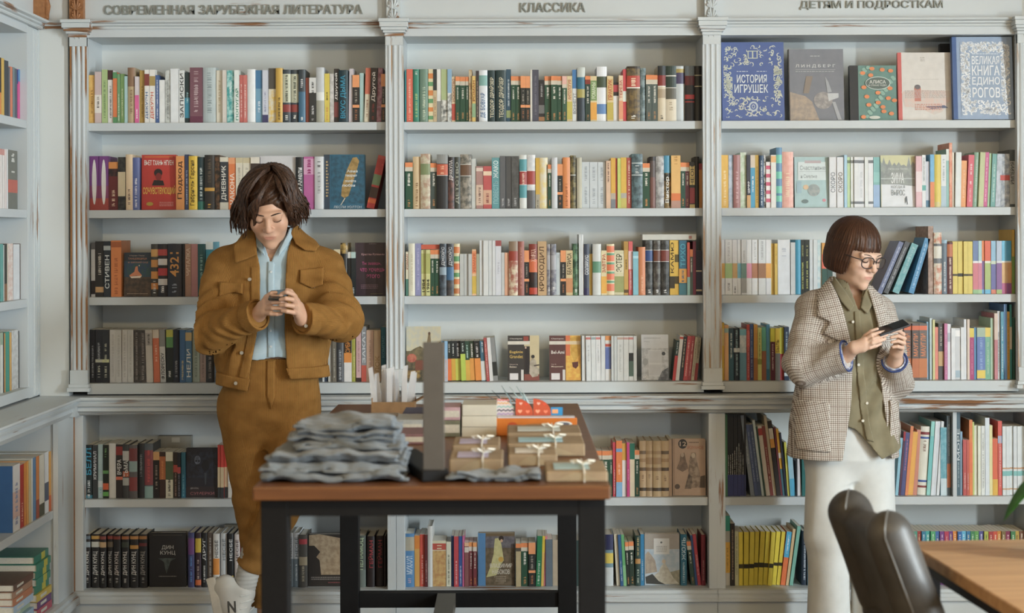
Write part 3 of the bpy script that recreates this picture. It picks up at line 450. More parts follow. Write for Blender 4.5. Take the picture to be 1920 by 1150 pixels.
(2,3): """>1352 1358 605.5 dfb020 b10-40:d8b868; 1366 610 e8aa6a b6-14:90b0a8; 1375.5 616 1f4252 b50-100:2a5a6a t10-60:c0d0d0; 1387 616 202c3a h t4-40:8ab0b8 b38-46:d0d8d8 t50-90:8aa8b0; 1400 618 b0c2cc b0-12:6ab0c8 b46-100:5a90aa m:d0d8dc; 1406 609 c04038 b12-40:e05048 t10-95:d89088; 1413 608 2f4f8a b60-100:3a3a6a t10-95:90a0c0; 1420.6 609 ca8a30 b60-100:a86424; 1428.4 615 c9cd6a t10-60:707030 b60-70:8a9030; 1437 614 58aa8c b45-100:9a5a38; 1444 609 4a92ba b80-100:2a6a90; 1453 616 d6cc30 b26-100:5a1c2c t30-80:d0b0b0; 1462.4 616 dab830 b48-100:70706c T22-46:6a5010:БЫЛЬ; 1470 615 b8b838 b50-100:a02c34; 1479 613.5 20304a t10-60:a0b8c0 b86-92:c0ccd0;
 >1670 1682 690 f0a058; 1695 690 7a7c7e t30-70:d08078; 1709.5 607 6e5e58 b4-12:e86a40 T18-58:e88048:МАУГЛИ b62-96:c86a3c; 1723 607 605450 b4-12:e86a40 T18-58:e88048:МАУГЛИ b62-96:c86a3c; 1738 607 6e625c b4-12:e86a40 T18-58:e88048:МАУГЛИ b62-96:d0743c; 1743 604 8abcdc; 1748 597 c8dce0; 1752.5 600 d8d490; 1760 614 e88272; 1770 607 4c4a4a t6-40:b0a898 b50-76:c8a068; 1776 607 d070a0 t20-90:e0b0cc; 1783 608 dcdfe6 b16-32:b0b8c4; 1791 616 e0e4e8; 1801 616 ccd0d4 b4-16:f0f0f0 b82-96:a0b8c8; 1808 614 dce0e4; 1813.6 599.5 dce2ea; 1818.6 599.5 e0ccbc; 1827 616 b83a74 b0-18:e8cc48 t24-90:d878a0; 1832 615 4a8abc; 1848 615 5c7ac2 b0-18:a0b8a0 b82-98:e8c848 t20-80:90b0e0; 1858 615 70b292 b0-18:e8cc50 t24-90:b0d0b8; 1864 597 a8ccb0; 1870.6 588 c87880 b0-40:d8c0b0; 1876 584 d4d8dc t30-90:808488; 1882 585 4a98b2 t20-90:d0e0e0; 1888 570.6 5a8cca; 1893.7 585 da9c28 t10-95:9a6a18; 1898 571.5 38989a b30-60:d0c8b8; 1903 596 2a5a48""",
(0,4): """>159 174 835 16262c h T6-56:2fa0c8:БЕЛЛ t66-98:d8e0e4 b94-100:2a7c98; 183 835 34383c T12-64:d0d4d8:КРИМИНАЛ; 192.6 834 a9c6ca b68-80:d8e4e8 t80-90:5aa0b8; 203.4 835 1a221a t8-24:7ab868 b48-54:5a9a50 b72-84:e05a30 b88-96:5aa848; 217 832.5 dadad6; 229.7 834 2a2424 b4-20:902c28 T28-56:e4e4e0:ВЧЕРА b60-66:d86a50; 242.6 834 3a3a3a h b12-30:b8b8b4 T30-60:d8d8d4:ТЬМА b50-60:c05a38 b62-76:a8aca8; 258 835 5a5658 h b6-30:7a3434 b30-50:88a4a4 b60-86:8a3838; 271 832.5 242628 t20-60:808488 h; 287 832.5 54606a h b12-76:904048 b78-100:88b0b0 t14-70:d05050; 299 848 1e1a1a b0-18:d8a060 t30-80:a09080; 310.6 848 3a241c b10-60:b86030 t20-60:e08a48; 324.6 848 dad6be b20-60:4a5a38 t60-95:34342c; 333 849 342824 b28-44:c84a40 t46-96:b08878; 339 849 242630 b32-46:c84a50 t46-96:9a9cb0; 347.5 849 2a7292 t46-96:70b8d0; >408 414 835 d83a30 b42-80:d8bc90 b80-100:34383c; 420 835 d83a30 b42-80:d8bc90 b80-100:34383c; 427 835 d83a30 b42-80:d8bc90 b80-100:34383c; 438 838 d8d4cc""",
(1,4): """>760 772 850 8a5a4a; 784 846 3a5a6a; 800 842 b0a48c; 815 846 6a3a3c; 829 840 c8c4b8; >1045 1058 850 c05048; 1070 846 4a6a5a; 1082 848 a09078; 1094 846 c8bca0; 1106 846 242c26 """ + PEN + "; 1116 846 242c26 " + PEN + "; 1129 846 1f4a34 " + PEN + "; 1143 846 1f4a34 " + PEN + "; 1149 846 3a5a48 " + PEN + """; 1155 830 d84052 t50-95:e8b0b0; 1166.5 827 ee7c3c b14-20:6a9ad0 b74-100:7ab0dc t40-60:f4c0a0; 1175 832 dcdcdc b0-32:d09a38; 1180.5 830 d03a7c t50-70:e890b8; 1190 832 d8c8a8 b0-30:1f6a52; 1199 845 1f4430 """ + PEN + """; 1211 827 c2a27a h b18-24:7a6248 b32-38:a8845c b48-54:6a5440 t62-72:8a6c4c b84-90:4a3a2c; 1224 827 bfa078 h b18-24:a88860 b30-42:a8845c b48-54:8a6c4c t62-72:8a6c4c b84-90:6a543c; 1239.6 827 bea076 h b18-24:a88860 b30-42:a8845c b48-54:8a6c4c t62-72:8a6c4c b84-90:4a3a2c; 1254 827 c0a278 h b18-24:6a5844 b32-38:a8845c b48-54:5a4838 t62-72:8a6c4c b84-90:4a3a2c; 1260 825 b8987a""",
(2,4): """>1359.7 1363.7 777 4a8a58; 1367.6 777 1e1c1c t50-74:d8d8d0 b74-100:343c7a; 1371.5 777 1e1c1c t50-74:d8d8d0 b74-100:343c7a; 1375.4 777 1e1c1c t48-74:d8d8d0 b74-100:343c7a; 1379.3 777 1e1c1c t44-74:d8d8d0 b74-100:343c7a; 1383.2 777 1e1c1c t40-74:d8d8d0 b74-100:343c7a; 1387 777 1e1c1c t36-74:d8d8d0 b74-100:343c7a; 1391 777 1e1c1c t44-74:d8d8d0 b74-100:343c7a; 1395 777 1e1c1c t50-74:d8d8d0 b74-100:343c7a; 1398.5 777 201e20 b74-100:2c3466; >1407 1415 780 7a8692 l-7 t30-60:b0b8c0; 1421 797 4a5c8c l-7 t10-80:90a0c0; 1428 797 46587e l-7 t10-80:90a0c0; 1433 789 c2d2d2 l-7; 1436 800 2a4a3a l-7; 1444 799 d2cabb b4-14:b03a34 l-7; 1450.5 800 8c3e36 l-7 t30-80:d0a898; 1456 780 cabb9c l-7; 1464 790 2a2624 b24-36:e0983c b10-24:d0c8bc l-7; 1468 802 7a2c34 l-6; 1473 805 e0a028 b36-44:e8e0d0 b60-100:3a6a7c l-6; 1477 812 202438 l-6; 1481.5 830 c4c038 b40-100:d0c84c l-4; 1486.5 850 90c4d8 b60-100:48a8d0 l-4; 1491.6 850 98c0d0 b60-100:48a8d0 l-4; 1495 860 20242a; 1503 852 dcd8dc l-3; 1510 855 1f6a68;
 >1678 1684 822 8ac6de l5; 1688 810 5a3048 l5 b0-14:b02a34; 1696 812 4a4c84 l5 t10-60:c07090; 1702 800 e8824e l5; 1711.6 811 f0aa42 l5; 1719.7 807 d2826a l4; 1736.5 801 e2decd l3.5 b8-12:8a2c30 b15-18:3a58a8 t22-36:8a6a58 b78-81:3a58a8 b86-89:8a3430 h; 1744 791 8ad2ca l4 b20-80:6ac4c4; 1749.6 791 dce2e8 l4; 1755 791 d0d6e0 l4; 1760.5 791 dce2e6 l4; >1763 1775 802 5aa4b8 b75-100:c8dce4 m:78b8c8; 1781.5 780 5c6c76 b60-90:c87048 t10-50:a0b0b8; 1785 781 2c3a3a t20-90:a0b060; >1792.6 1800.6 773.5 44606e T20-58:c8d4d8:МОРЕ t60-90:a0b8c0; 1805 810 8ab2d4; 1812 825 c84c4a t60-90:e0b0a8; 1817 825 d05848 t60-90:e0b0a8; 1823.6 788 ee8040 b30-70:ee7040; 1827 792 c0d070; 1833 799 dfe2cc; 1839 799 e2e6d4; 1846.5 799 dce2e0 t10-90:a0a8a0; 1855 784 d8e4ee; 1861 798 e4dc9c; 1871 823 e8603c b72-100:e0ac38; 1879 790 e05044 t20-90:f0b8b0 b20-30:a0b0d8; 1886 800 dce4e8 b60-62:c89060 b65-72:78c0c0 b90-92:c8a078; 1893 800 d8e2e8 b60-62:c89060 b65-72:78c0c0 b90-92:c8a078; 1900 800 dce4e8 b60-62:c89060 b65-72:78c0c0 b90-92:c8a078; 1907 800 d8e0e6 b60-62:c89060 b65-72:78c0c0 b90-92:c8a078; 1914 800 dce4e8 b60-62:c89060 b65-72:78c0c0 b90-92:c8a078; 1921 800 d8e2e8 b60-62:c89060 b65-72:78c0c0 b90-92:c8a078""",
(0,5): """>159 169.5 1002.6 1c1a1a h b3-9:5a6a78 b14-24:90a0a8 T32-76:d8d4cc:ДИН_КУНЦ t82-90:b0aca4; >171 187 1002.6 1c1a1a h b3-9:c89440 b14-24:c8c8bc T32-76:d8d4cc:ДИН_КУНЦ t82-90:b0aca4; >188 200 1002.6 1c1a1a h b3-9:8a3a30 b14-24:c8a070 T32-76:d8d4cc:ДИН_КУНЦ t82-90:b0aca4; >201 212 1002.6 1c1a1a h b3-9:9a3a30 b14-24:6a5a44 T32-76:c0bcb4:ДИН_КУНЦ t82-90:908c84; >213 227 1002.6 1c1a1a h b3-9:8a3020 T32-76:d0c4bc:ДИН_КУНЦ t82-90:b0aca4; >228.5 242.6 1002.6 1c1a1a h b3-9:b06030 b14-24:3a4034 T32-76:d8d4cc:ДИН_КУНЦ t82-90:b0aca4; >244 260 1002.6 1c1a1a h b3-9:c88440 b20-27:c88a38 T32-76:d8d4cc:ДИН_КУНЦ t82-90:b0aca4; >261 276 1002.6 1c1a1a h b3-9:a86c30 b16-22:6a2020 T32-76:a09890:ДИН_КУНЦ t82-90:908c84;
 >352 364 1000 3a3c6e h b10-40:6a3a78 t44-90:5080c0; >366 377 1000 34202a h b10-36:c8a830 b86-96:d06030 t50-84:c0a8a0; >378 388 1000 1c1c1e h T10-50:d0d0d0:ДРУГ t60-90:d0d0d0; >388.6 399.6 1000 5a4c42 h t10-90:a8a098; >400 412 1001 dcdad4 h b46-76:e88c34 T12-44:5a5c5c:НЕСБЁ; >413.6 425 1001 d0d4d8 h T10-50:808890:НЕСБЁ; >427.7 438 1001 1e1e20 h T10-50:e4e4e4:НЕСБЁ b78-88:d8b030; >440 450 1002 d4c8c4 h T10-50:604a48:НЕСБЁ; 462 1003 8a4a48 h; 474 1003 c8c4bc h; 486 1002 40444c h; 498 1002 c0bcb4 h; 512 1003 34302e h; 524 1002 a8acb0 h; 534 1003 7a2c34 h; 538.6 1003 d8d0d4; 549.6 1000 d8dce0 h b48-100:7a8a94 T8-44:6a7278:НЕСБЁ t58-88:d8e0e4; >550 561 1000 d8dce0 h b48-100:7a8a94 T8-44:6a7278:НЕСБЁ t58-88:d8e0e4; 576.5 1003 54504a h b8-18:c84048 b42-58:b0a080 t62-88:c0b498; >650 668 1005 4a544e h T4-66:a8c098:ПЕЛАМОЦ b66-100:64706a; >669.6 686 1005 4a544e h T4-66:a8c098:ПЕЛАМОЦ b66-100:64706a; >688 702.6 1006 1e1416 h T8-62:a82c34:ГЕЙМАН; >704 719 1006 1e1416 h T8-62:982a30:ГЕЙМАН; >720 723 1006 241618 h""",
(1,5): """>759 777 1001 4a84bc h b6-32:b0a48c T42-76:d8e4ec:МИХАИЛ t84-92:d0a8b8; 787 1005 e0a24c b0-26:ea8430; 796.5 1003 e05040 t40-95:f0b0a0; 801.7 1003 6a2428 t50-90:c89890; 811 987 dcdcd8 h; 836.5 1015 dcb068 b0-22:e0d8b4 b6-20:d05040 t8-18:e8d8b0 m:c88c50; 846 1017 e0dcc0 t30-95:6a6a50; 851 1006 3a5ca4; 860 1006 ca4048 t50-95:e8b0b0; 867 1006 34549c t60-95:d0d8e8; 871 1005 d86094; 879 1018 8a5050 b0-8:e8b088,b10-22:d8ccc0; 887 1018 7a3036 b0-10:ee9450,b10-20:d8ccc0,t24-60:e8e0d0,t80-95:e08a48; 894 1018 7a3036 b0-10:ee9450,b10-20:d8ccc0,t24-60:e8e0d0,t80-95:e08a48; >967 977 1019.6 b8a478 b0-10:ee8448 b10-18:4a4438; 991 1019 1f4a34 """ + PEN + "; 1004 1018 242826 " + BO + """; 1014 1005.6 1f7a4a l2 t50-95:d0e0d0; 1019 1006 e8b850 l2 b0-32:e0bc30; 1023 1006 e07888 l2; 1036 1012 5a6a7a; 1048 1014 b0a088; 1057 1012 7a4a44; 1074 1019 1f4a34 """ + PEN + """; 1079 1016 a84058 b20-60:d0c8a0; 1092 1014 3a5a5a; 1106 1012 90846c; 1120 1014 c0b49c; 1134 1010 4a5c6a; 1150 1003 c8d0d4 h b0-30:262a5a b30-64:6a90a0 b36-56:d8c048; >1156 1163 1003 d2cab2 l-3; 1169 1003 2a5a94 l-3 t50-90:c0d0e0; 1175 1003 5aaa6a l-3 b60-100:78b880; 1181.5 1017 1f2a24 l-2.5 """ + PEN + "; 1191 1017 263a2c l-2 " + PEN + """; 1201 1005 24403a h t4-40:c8b070 b46-56:c08848 t64-94:b8c8b8; 1208 1003 2a82ba t50-90:b0d0e4; >1276 1288 1003 2a6c88 h T6-50:c0d8e0:ЖЮЛЬ t56-94:b0ccd4; >1296 1304 1017 2a4434 l-6 """ + PEN + "; 1308.5 1005 26447a l-6; 1315 1003 b8303c l-6 t40-80:e0a898; 1323 1004 7a2230 h t50-90:c08888",
(2,5): """>1359 1369 968 c8c0b0 b0-22:2a9c88 b22-38:b0b0a8 b38-82:ecb038 t46-80:b08028; 1377.5 982 221e1e t10-90:a89078; 1385 997 c8cca8 t10-80:90946c; 1393 998.4 e2cc34 l0 b60-68:3a3418; >1393.5 1403 998.4 dfc930 l.8 b60-68:242010; >1403.5 1412.5 998.4 e2cc34 l1.5 b60-68:242010; 1420.5 998.4 dcc62e l2.2 b58-67:2c2814; >1421 1430 998.4 e0ca32 l3 b58-67:2c2814; 1438.3 998.4 dec830 l3.8 b59-67:342e18; 1446.3 998.4 e2cc34 l4.5 b59-67:342e18; >1447 1455 998.4 dcc62e l5.3 b58-64:2a2412; >1455.4 1462.7 998.4 d8c02c l6 b58-64:2a2412; 1472.4 998.4 e86a34 l7 b0-48:3aa8d8 t6-40:e0f0f4; 1478 993 d0b080 l7.5; >1479 1486 987.5 70b2a2 l8; >1502.5 1513 997 203248 h l1 t8-90:b8c4d0; 1524 997 3a5a68; 1536 998 905a48;
 >1628 1640 998 70a0b8; 1650 997 3a8a6a; 1660 998 c05a48; 1670 997 d8a848; 1681 998 4a78a8; 1690 997 58a8c0; 1696.5 996 88c0dc; 1704 996.5 90c4dc b40-100:b0d4e0; 1711.5 997 9a4030 T10-60:e8c890:СКАЗКА; 1720 997 2f8a78 b0-100:3a9a80 t6-90:c8e0d0; 1728 997 a83430 t6-90:e0c090; 1736 997 2a7aa0 t6-90:c0e0e8; 1745 997 3aa8a0 t6-90:d8ece8; 1754 997 48a868 t6-90:d0e8c8; 1762 997 3a68b0 t6-90:e8d8a0; 1770.5 997 7a3a88 t6-90:e0c8e0; 1779 997 c03050 t6-90:f0d0c0; 1787 997 6a3488 t6-90:e8d8a0; 1795 997 e88830 t6-90:f4e8c8; 1803 997 2a68b8 t6-90:d0e0f0; 1812 997 58b8e0 t6-90:e0f0f4; 1820 997 2a78b0 t6-90:f0e0a0; 1828 997 3a8850 t6-90:d8e8c8; 1836 997 58a048 t6-90:e0ecc8; 1845 997 4a4c98 t6-90:d8d8f0; 1853 997 b0b840 t6-90:3a5a30; 1862 997 b03030 t6-90:f0e0c0; 1870 997 d84a30 t6-90:f4e0c0; 1878 997 d88828 t6-90:f4ecc8; 1886 997 7a6430 t6-90:e8dcc0; 1895 997 8a2048 t6-90:f0d0d8; 1904 997 3a8048 t6-90:d8e8c8; 1912 997 c8a038 t6-90:5a3a18; 1921 997 7a4a30 t6-90:e8d8c0""",
}
# left-hand case: spines look to the right, x is where the spine edge shows in the photograph
LROWS = {0: "0.226 >-14 -8 c89a48; -4 3a3430; 3.5 2c1c18 b60-100:e08030; 9 e0b040; 17 2c3440; 0.205 20 5a6470; 24.5 ec7a50; 29 6a8088; 33 48586a; 35 2a3a98 b28-100:d83a8a; 38.5 e04a98 b0-24:4a90d0",
 1: "0.235 >-14 -6 d8d4cc; 0 e0dcd8; 5 e8e0dc b0-10:d89088; 9 ece4e0 b0-10:d89088; 13 e8d8d4; 15.5 eceef0; 33.5 6a6c64 b50-72:c85a4a t8-20:d0d0c8 t30-38:d8d8d0",
 2: "0.225 >-14 -6 b8b0a8; 0 40706c; 6 58a8a0; 8 c8d0cc; 13 24241f b70-100:8a5a38; 14.5 d8d4b8; 24.5 dcb8ac m:e8dcd4; 37 d8dce0; 39.5 6a5a58",
 3: "0.235 >-14 -6 98b0a8; 0 d8d4c8; 5 d8dcd4 b0-20:98b498; 7 20222e; 9.5 d89a48; 17 2f9a84; 21 e0a850; 34 d4d6d6 m:b8bab8; 35.5 2a2a2a"}
LROWS_B = "0.25 >22 36 2a5a94 b0-100:d8d4d0 b40-80:d8b0a0 t30-90:8a90b0; 0.235 43 c0281f t60-90:f0c0a0; 0.24 48 e8882c; 52 f0a040; 57 d0c090; 60 e4e2da; 66 5a88b8; 72 f08838 b70-100:b84a28; 82 e8e4d4 b80-100:4a4a30; 90 e8ecf0 b50-80:4a5878; 97 f0a844 b74-100:e86428"

def cname(h):
    if not isinstance(h, str): return 'grey'
    pal = {'white': 'e2e4e6', 'cream': 'ded4b6', 'light grey': 'c4c8ca', 'grey': '888a8c', 'dark grey': '4a4c4e', 'black': '1e1e20', 'red': 'c83c3c', 'dark red': '7a2a2e', 'orange': 'e88440', 'peach': 'e8b08c',
           'yellow': 'e2c840', 'mustard': 'cfa03c', 'olive': '9a9a4a', 'light green': 'a8c88a', 'green': '4a9460', 'dark green': '1f4a34', 'teal': '2f8a8c', 'pale teal': 'a8cccc', 'light blue': '8abede', 'blue': '3a6ea8',
           'navy': '26304c', 'purple': '6a4a8c', 'lavender': 'a8a8cc', 'pink': 'd870a0', 'pale pink': 'e2bcc0', 'mauve': '8a5a68', 'brown': '7a5238', 'dark brown': '3a2c26', 'tan': 'c4a278', 'grey-green': '7a9684', 'slate blue': '5a7088', 'rust red': 'b0604e'}
    a = [int(h[i:i + 2], 16) for i in (0, 2, 4)]
    return min(pal, key=lambda k: sum(w * (a[i] - int(pal[k][2 * i:2 * i + 2], 16)) ** 2 for i, w in enumerate((3, 4, 2))))
def full(h): return ''.join(c * 2 for c in h) if len(h) == 3 else h
def parse(spec):
    out = []; x = 0.0; hh = None
    for ent in spec.split(';'):
        tk = ent.replace(',', ' ').split()
        if not tk: continue
        d = {'bands': [], 'print': [], 'text': [], 'h': False, 'lean': 0.0, 'mott': None, 'ell': []}
        i = 0
        while tk[i].startswith('>') or (tk[i].startswith('0.')):
            if tk[i][0] == '>': x = float(tk[i][1:])
            else: hh = float(tk[i])
            i += 1
        d['x0'] = x; d['x1'] = x = float(tk[i]); i += 1
        if hh is None: d['top'] = float(tk[i]); i += 1
        else: d['H'] = hh
        d['col'] = full(tk[i]); i += 1
        for o in tk[i:]:
            c = o[0]
            if o == 'h': d['h'] = True
            elif c in 'btTe' and '-' in o:
                p = o[1:].split(':'); a, b = p[0].split('-'); v = (float(a) / 100, float(b) / 100, full(p[1]))
                if c == 'b': d['bands'].append(v)
                elif c == 't': d['print'].append(v)
                elif c == 'e': d['ell'].append(v)
                else: d['text'].append(v + (p[2].replace('_', ' '),))
            elif c == 'm': d['mott'] = full(o[2:])
            elif c == 'l': d['lean'] = float(o[1:])
        out.append(d)
    return out
def fade(h):
    c = [int(h[i:i + 2], 16) for i in (0, 2, 4)]; g = 0.3 * c[0] + 0.59 * c[1] + 0.11 * c[2]
    return ''.join('%02x' % int(min(255, 12 + 0.94 * (0.84 * x + 0.16 * g))) for x in c)
BM = lambda c, c2=None: BM_(fade(c), fade(c2) if c2 else None)
BM_ = lambda c, c2=None: mat(c, 0.42, 'book_cloth_' + c, var=0.05, scale=30) if not c2 else mat(c, 0.42, 'book_print_' + c, scale=55, col2=c2, sharp=(0.40, 0.62))
def book_parts(d, w, h, dp, rnd):
    """standing book, spine towards -y; returns [(part, MB, [materials])]"""
    hard = d['h']; t = 0.0022 if hard else 0.0005; e = 0.003 if hard else 0.0003
    t = min(t, w * 0.2)
    b = min(0.0045, w * 0.16) if hard else 0.0
    n = 5 if hard else 1
    yy = lambda u: -b * (1 - (2 * u - 1) ** 2)
    cv = MB(); base = BM(d['col'], d['mott'])
    cv.box(0, t, 0, dp, 0, h); cv.box(w - t, w, 0, dp, 0, h)
    prof = [(w * i / n, yy(i / n)) for i in range(n + 1)] + [(w, t), (0, t)]
    cv.prism(prof, 2, 0, h)
    pg = MB(); pg.box(t, w - t, t, dp - e, e, h - e)
    def strip(mb, u0, u1, z0, z1, off, mi):
        k = n if (u1 - u0) > 0.5 else 1
        vs = []
        for i in range(k + 1):
            u = u0 + (u1 - u0) * i / k
            vs += [(w * u, yy(u) - off, z0), (w * u, yy(u) - off, z1)]
        mb.raw(vs, [(2 * i, 2 * i + 2, 2 * i + 3, 2 * i + 1) for i in range(k)], mi)
    parts = [('book', cv, [base]), ('page_block', pg, [M_PAGES])]
    if d['bands']:
        for q, (a, c, col) in enumerate(d['bands']):
            mb = MB(); strip(mb, 0.0, 1.0, h * (1 - c), h * (1 - a), 0.00035 + 0.00012 * q, 0)
            parts.append(('spine_band', mb, [BM(col)]))
    if d['ell']:
        a, c, col = d['ell'][0]; mb = MB(); zc = h * (1 - (a + c) / 2); rz = h * (c - a) / 2; vs = [(w * (0.5 + 0.24 * math.sin(2 * math.pi * i / 20)), -b - 0.001, zc + rz * math.cos(2 * math.pi * i / 20) ** 1) for i in range(20)]
        mb.raw(vs, [tuple(range(20))]); parts.append(('oval_label', mb, [BM(col)]))
    if d['print'] or d['text']:
        mb = MB(); ms = []
        for a, c, col in d['print']:
            ms.append(BM(col)); mi = len(ms) - 1
            z = h * (1 - c); z1 = h * (1 - a); lh = w * (0.34 if w > 0.012 else 0.4)
            while z < z1:
                g = lh * rnd.uniform(0.35, 0.62)
                if rnd.random() > 0.12:
                    u = 0.5 - lh / w / 2; top = rnd.choice((1, 1, 1, .75))
                    strip(mb, u, u + (lh / w) * top, z, z + g * 0.38, 0.0012, mi)
                    if rnd.random() < 0.6: strip(mb, u + 0.55 * lh / w * rnd.random(), u + lh / w * 0.9, z + g * 0.38, z + g * 0.78, 0.0012, mi)
                z += g * 1.05
        for a, c, col, s in d['text']:
            ms.append(BM(col)); mi = len(ms) - 1
            v, f, tw = text_geo(s, 0.015); z0, z1 = h * (1 - c), h * (1 - a); cap = min(w * 0.62, (z1 - z0) / tw * 1.9)
            sc = (z1 - z0) / tw
            mb.raw([(w / 2 + cap * (0.5 - p[1]), yy(min(1, max(0, 0.5 + cap / w * (0.5 - p[1])))) - 0.0013, z0 + p[0] * sc) for p in v], f, mi)
        parts.append(('spine_lettering', mb, ms))
    return parts
_O1 = 'first second third fourth fifth sixth seventh eighth ninth tenth eleventh twelfth thirteenth fourteenth fifteenth sixteenth seventeenth eighteenth nineteenth'.split()
def ORD(n): return _O1[n - 1] if n < 20 else {2: 'twent', 3: 'thirt', 4: 'fort', 5: 'fift', 6: 'sixt', 7: 'sevent'}[n // 10] + ('ieth' if n % 10 == 0 else 'y-' + _O1[n % 10 - 1])
SHELFN = ['top', 'second', 'third', 'fourth', 'fifth', 'bottom']
JOBS = []          # (area, parts, matrix, label, group)
rnd = random.Random(3)
for (b, r), spec in ROWS.items():
    es = parse(spec); n = 0
    for d in es:
        hid = (b == 0 and r == 5 and 450 < d['x0'] < 533) or (b == 1 and r == 4 and d['x0'] < 1100) or (b == 1 and r == 5 and 1023 <= d['x0'] < 1056) or (b == 1 and r == 5 and 1079 <= d['x0'] < 1133) or (b == 2 and r == 5 and 1513 <= d['x0'] < 1690) or (b == 0 and r == 4 and d['x0'] >= 427) or (b == 0 and r == 3 and d['x1'] in (402.0, 608.0))
        n += 0 if hid else 1
        p0, p1 = P(d['x0'], d['top'], YK), P(d['x1'], d['top'], YK)
        w = p1.x - p0.x; lean = rad(d['lean']); w = w * math.cos(lean) * 0.985; h = (p0.z - ROWZ[r]) / math.cos(lean); dp = min(0.215, max(0.10, h * 0.70) * rnd.uniform(0.94, 1.04))
        yk = YK + rnd.uniform(-0.006, 0.008)
        if lean > 0: M = Matrix.Translation((p1.x, yk, ROWZ[r] + 5e-4)) @ Matrix.Rotation(lean, 4, 'Y') @ Matrix.Translation((-w, 0, 0))
        elif lean < 0: M = Matrix.Translation((p0.x, yk, ROWZ[r] + 5e-4)) @ Matrix.Rotation(lean, 4, 'Y')
        else: M = Matrix.Translation((p0.x, yk, ROWZ[r] + 5e-4))
        bc = d['bands'][0][2] if d['bands'] else (d['print'][0][2] if d['print'] else (d['text'][0][2] if d['text'] else None))
        c1 = cname(d['col']); ex = ''
        if bc and cname(bc) != c1: ex = ' with %s %s' % (cname(bc), 'band' if d['bands'] else 'print')
        sz = 'thin ' if d['x1'] - d['x0'] < 8 else ('thick ' if d['x1'] - d['x0'] > 17 else '')
        ln = ' leaning' if abs(d['lean']) > 2 else ''
        lab = '%s%s%s book%s, %s spine from left, %s shelf, %s bay' % (sz, c1, ln, ex, ORD(max(n, 1)), SHELFN[r], BAYN[b])
        vis = (d['x1'] - d['x0']) * (p0.z - ROWZ[r]) * 455
        if r == 5 and b == 2 and d['x0'] > 1715: vis *= 0.3
        JOBS.append((0 if hid else vis, book_parts(d, w, h, dp, rnd), M, lab, 'books on the %s shelf of the %s bay' % (SHELFN[r], BAYN[b])))
for r, spec in list(LROWS.items()) + [(4, LROWS_B)]:
    xp = XU - 0.03 if r < 4 else XB - 0.03; n = 0
    for d in parse(spec):
        n += 1
        y0, y1 = -xp * F / (960 - d['x0']), -xp * F / (960 - d['x1'])
        w = (y1 - y0) * 0.97; h = d['H'] * rnd.uniform(0.97, 1.0)
        M = Matrix.Translation((xp, y0, ROWZ[r] + 5e-4)) @ Matrix.Rotation(rad(90), 4, 'Z')
        lab = '%s book on %s shelf of left side case, %s of the row' % (cname(d['col']), SHELFN[r], ORD(n))
        JOBS.append(((d['x1'] - max(0, d['x0'])) * 104 if d['x1'] > 0 else 0, book_parts(d, w, h, 0.16 if r < 4 else 0.2, rnd), M, lab, 'books in the left side case'))
N_IND = 262
order = sorted(range(len(JOBS)), key=lambda i: -JOBS[i][0]); keep = set(order[:N_IND])
stuff = MB(); smats = []; sidx = {}
for i, (ar, parts, M, lab, grp) in enumerate(JOBS):
    if i in keep:
        root = None
        for nm, mb, ms in parts:
            if root is None:
                root = obj('book', mb.mesh('book'), ms, None, M=M); tag(root, lab, 'book', grp)
            else:
                o_ = obj(nm, mb.mesh(nm), ms, root)
                if nm == 'spine_lettering': o_['kind'] = 'stuff'
    else:
        for nm, mb, ms in parts:
            for m_ in ms:
                if m_ not in sidx: sidx[m_] = len(smats); smats.append(m_)
            o_ = len(stuff.v); stuff.v += [tuple(M @ Vector(p)) for p in mb.v]; stuff.f += [tuple(k + o_ for k in q) for q in mb.f]; stuff.mi += [sidx[ms[k]] for k in mb.mi]
so = obj('small_books', stuff.mesh('small_books'), smats); so['kind'] = 'stuff'; so['label'] = 'the narrower books that fill the gaps in the shelf rows'; so['category'] = 'books'
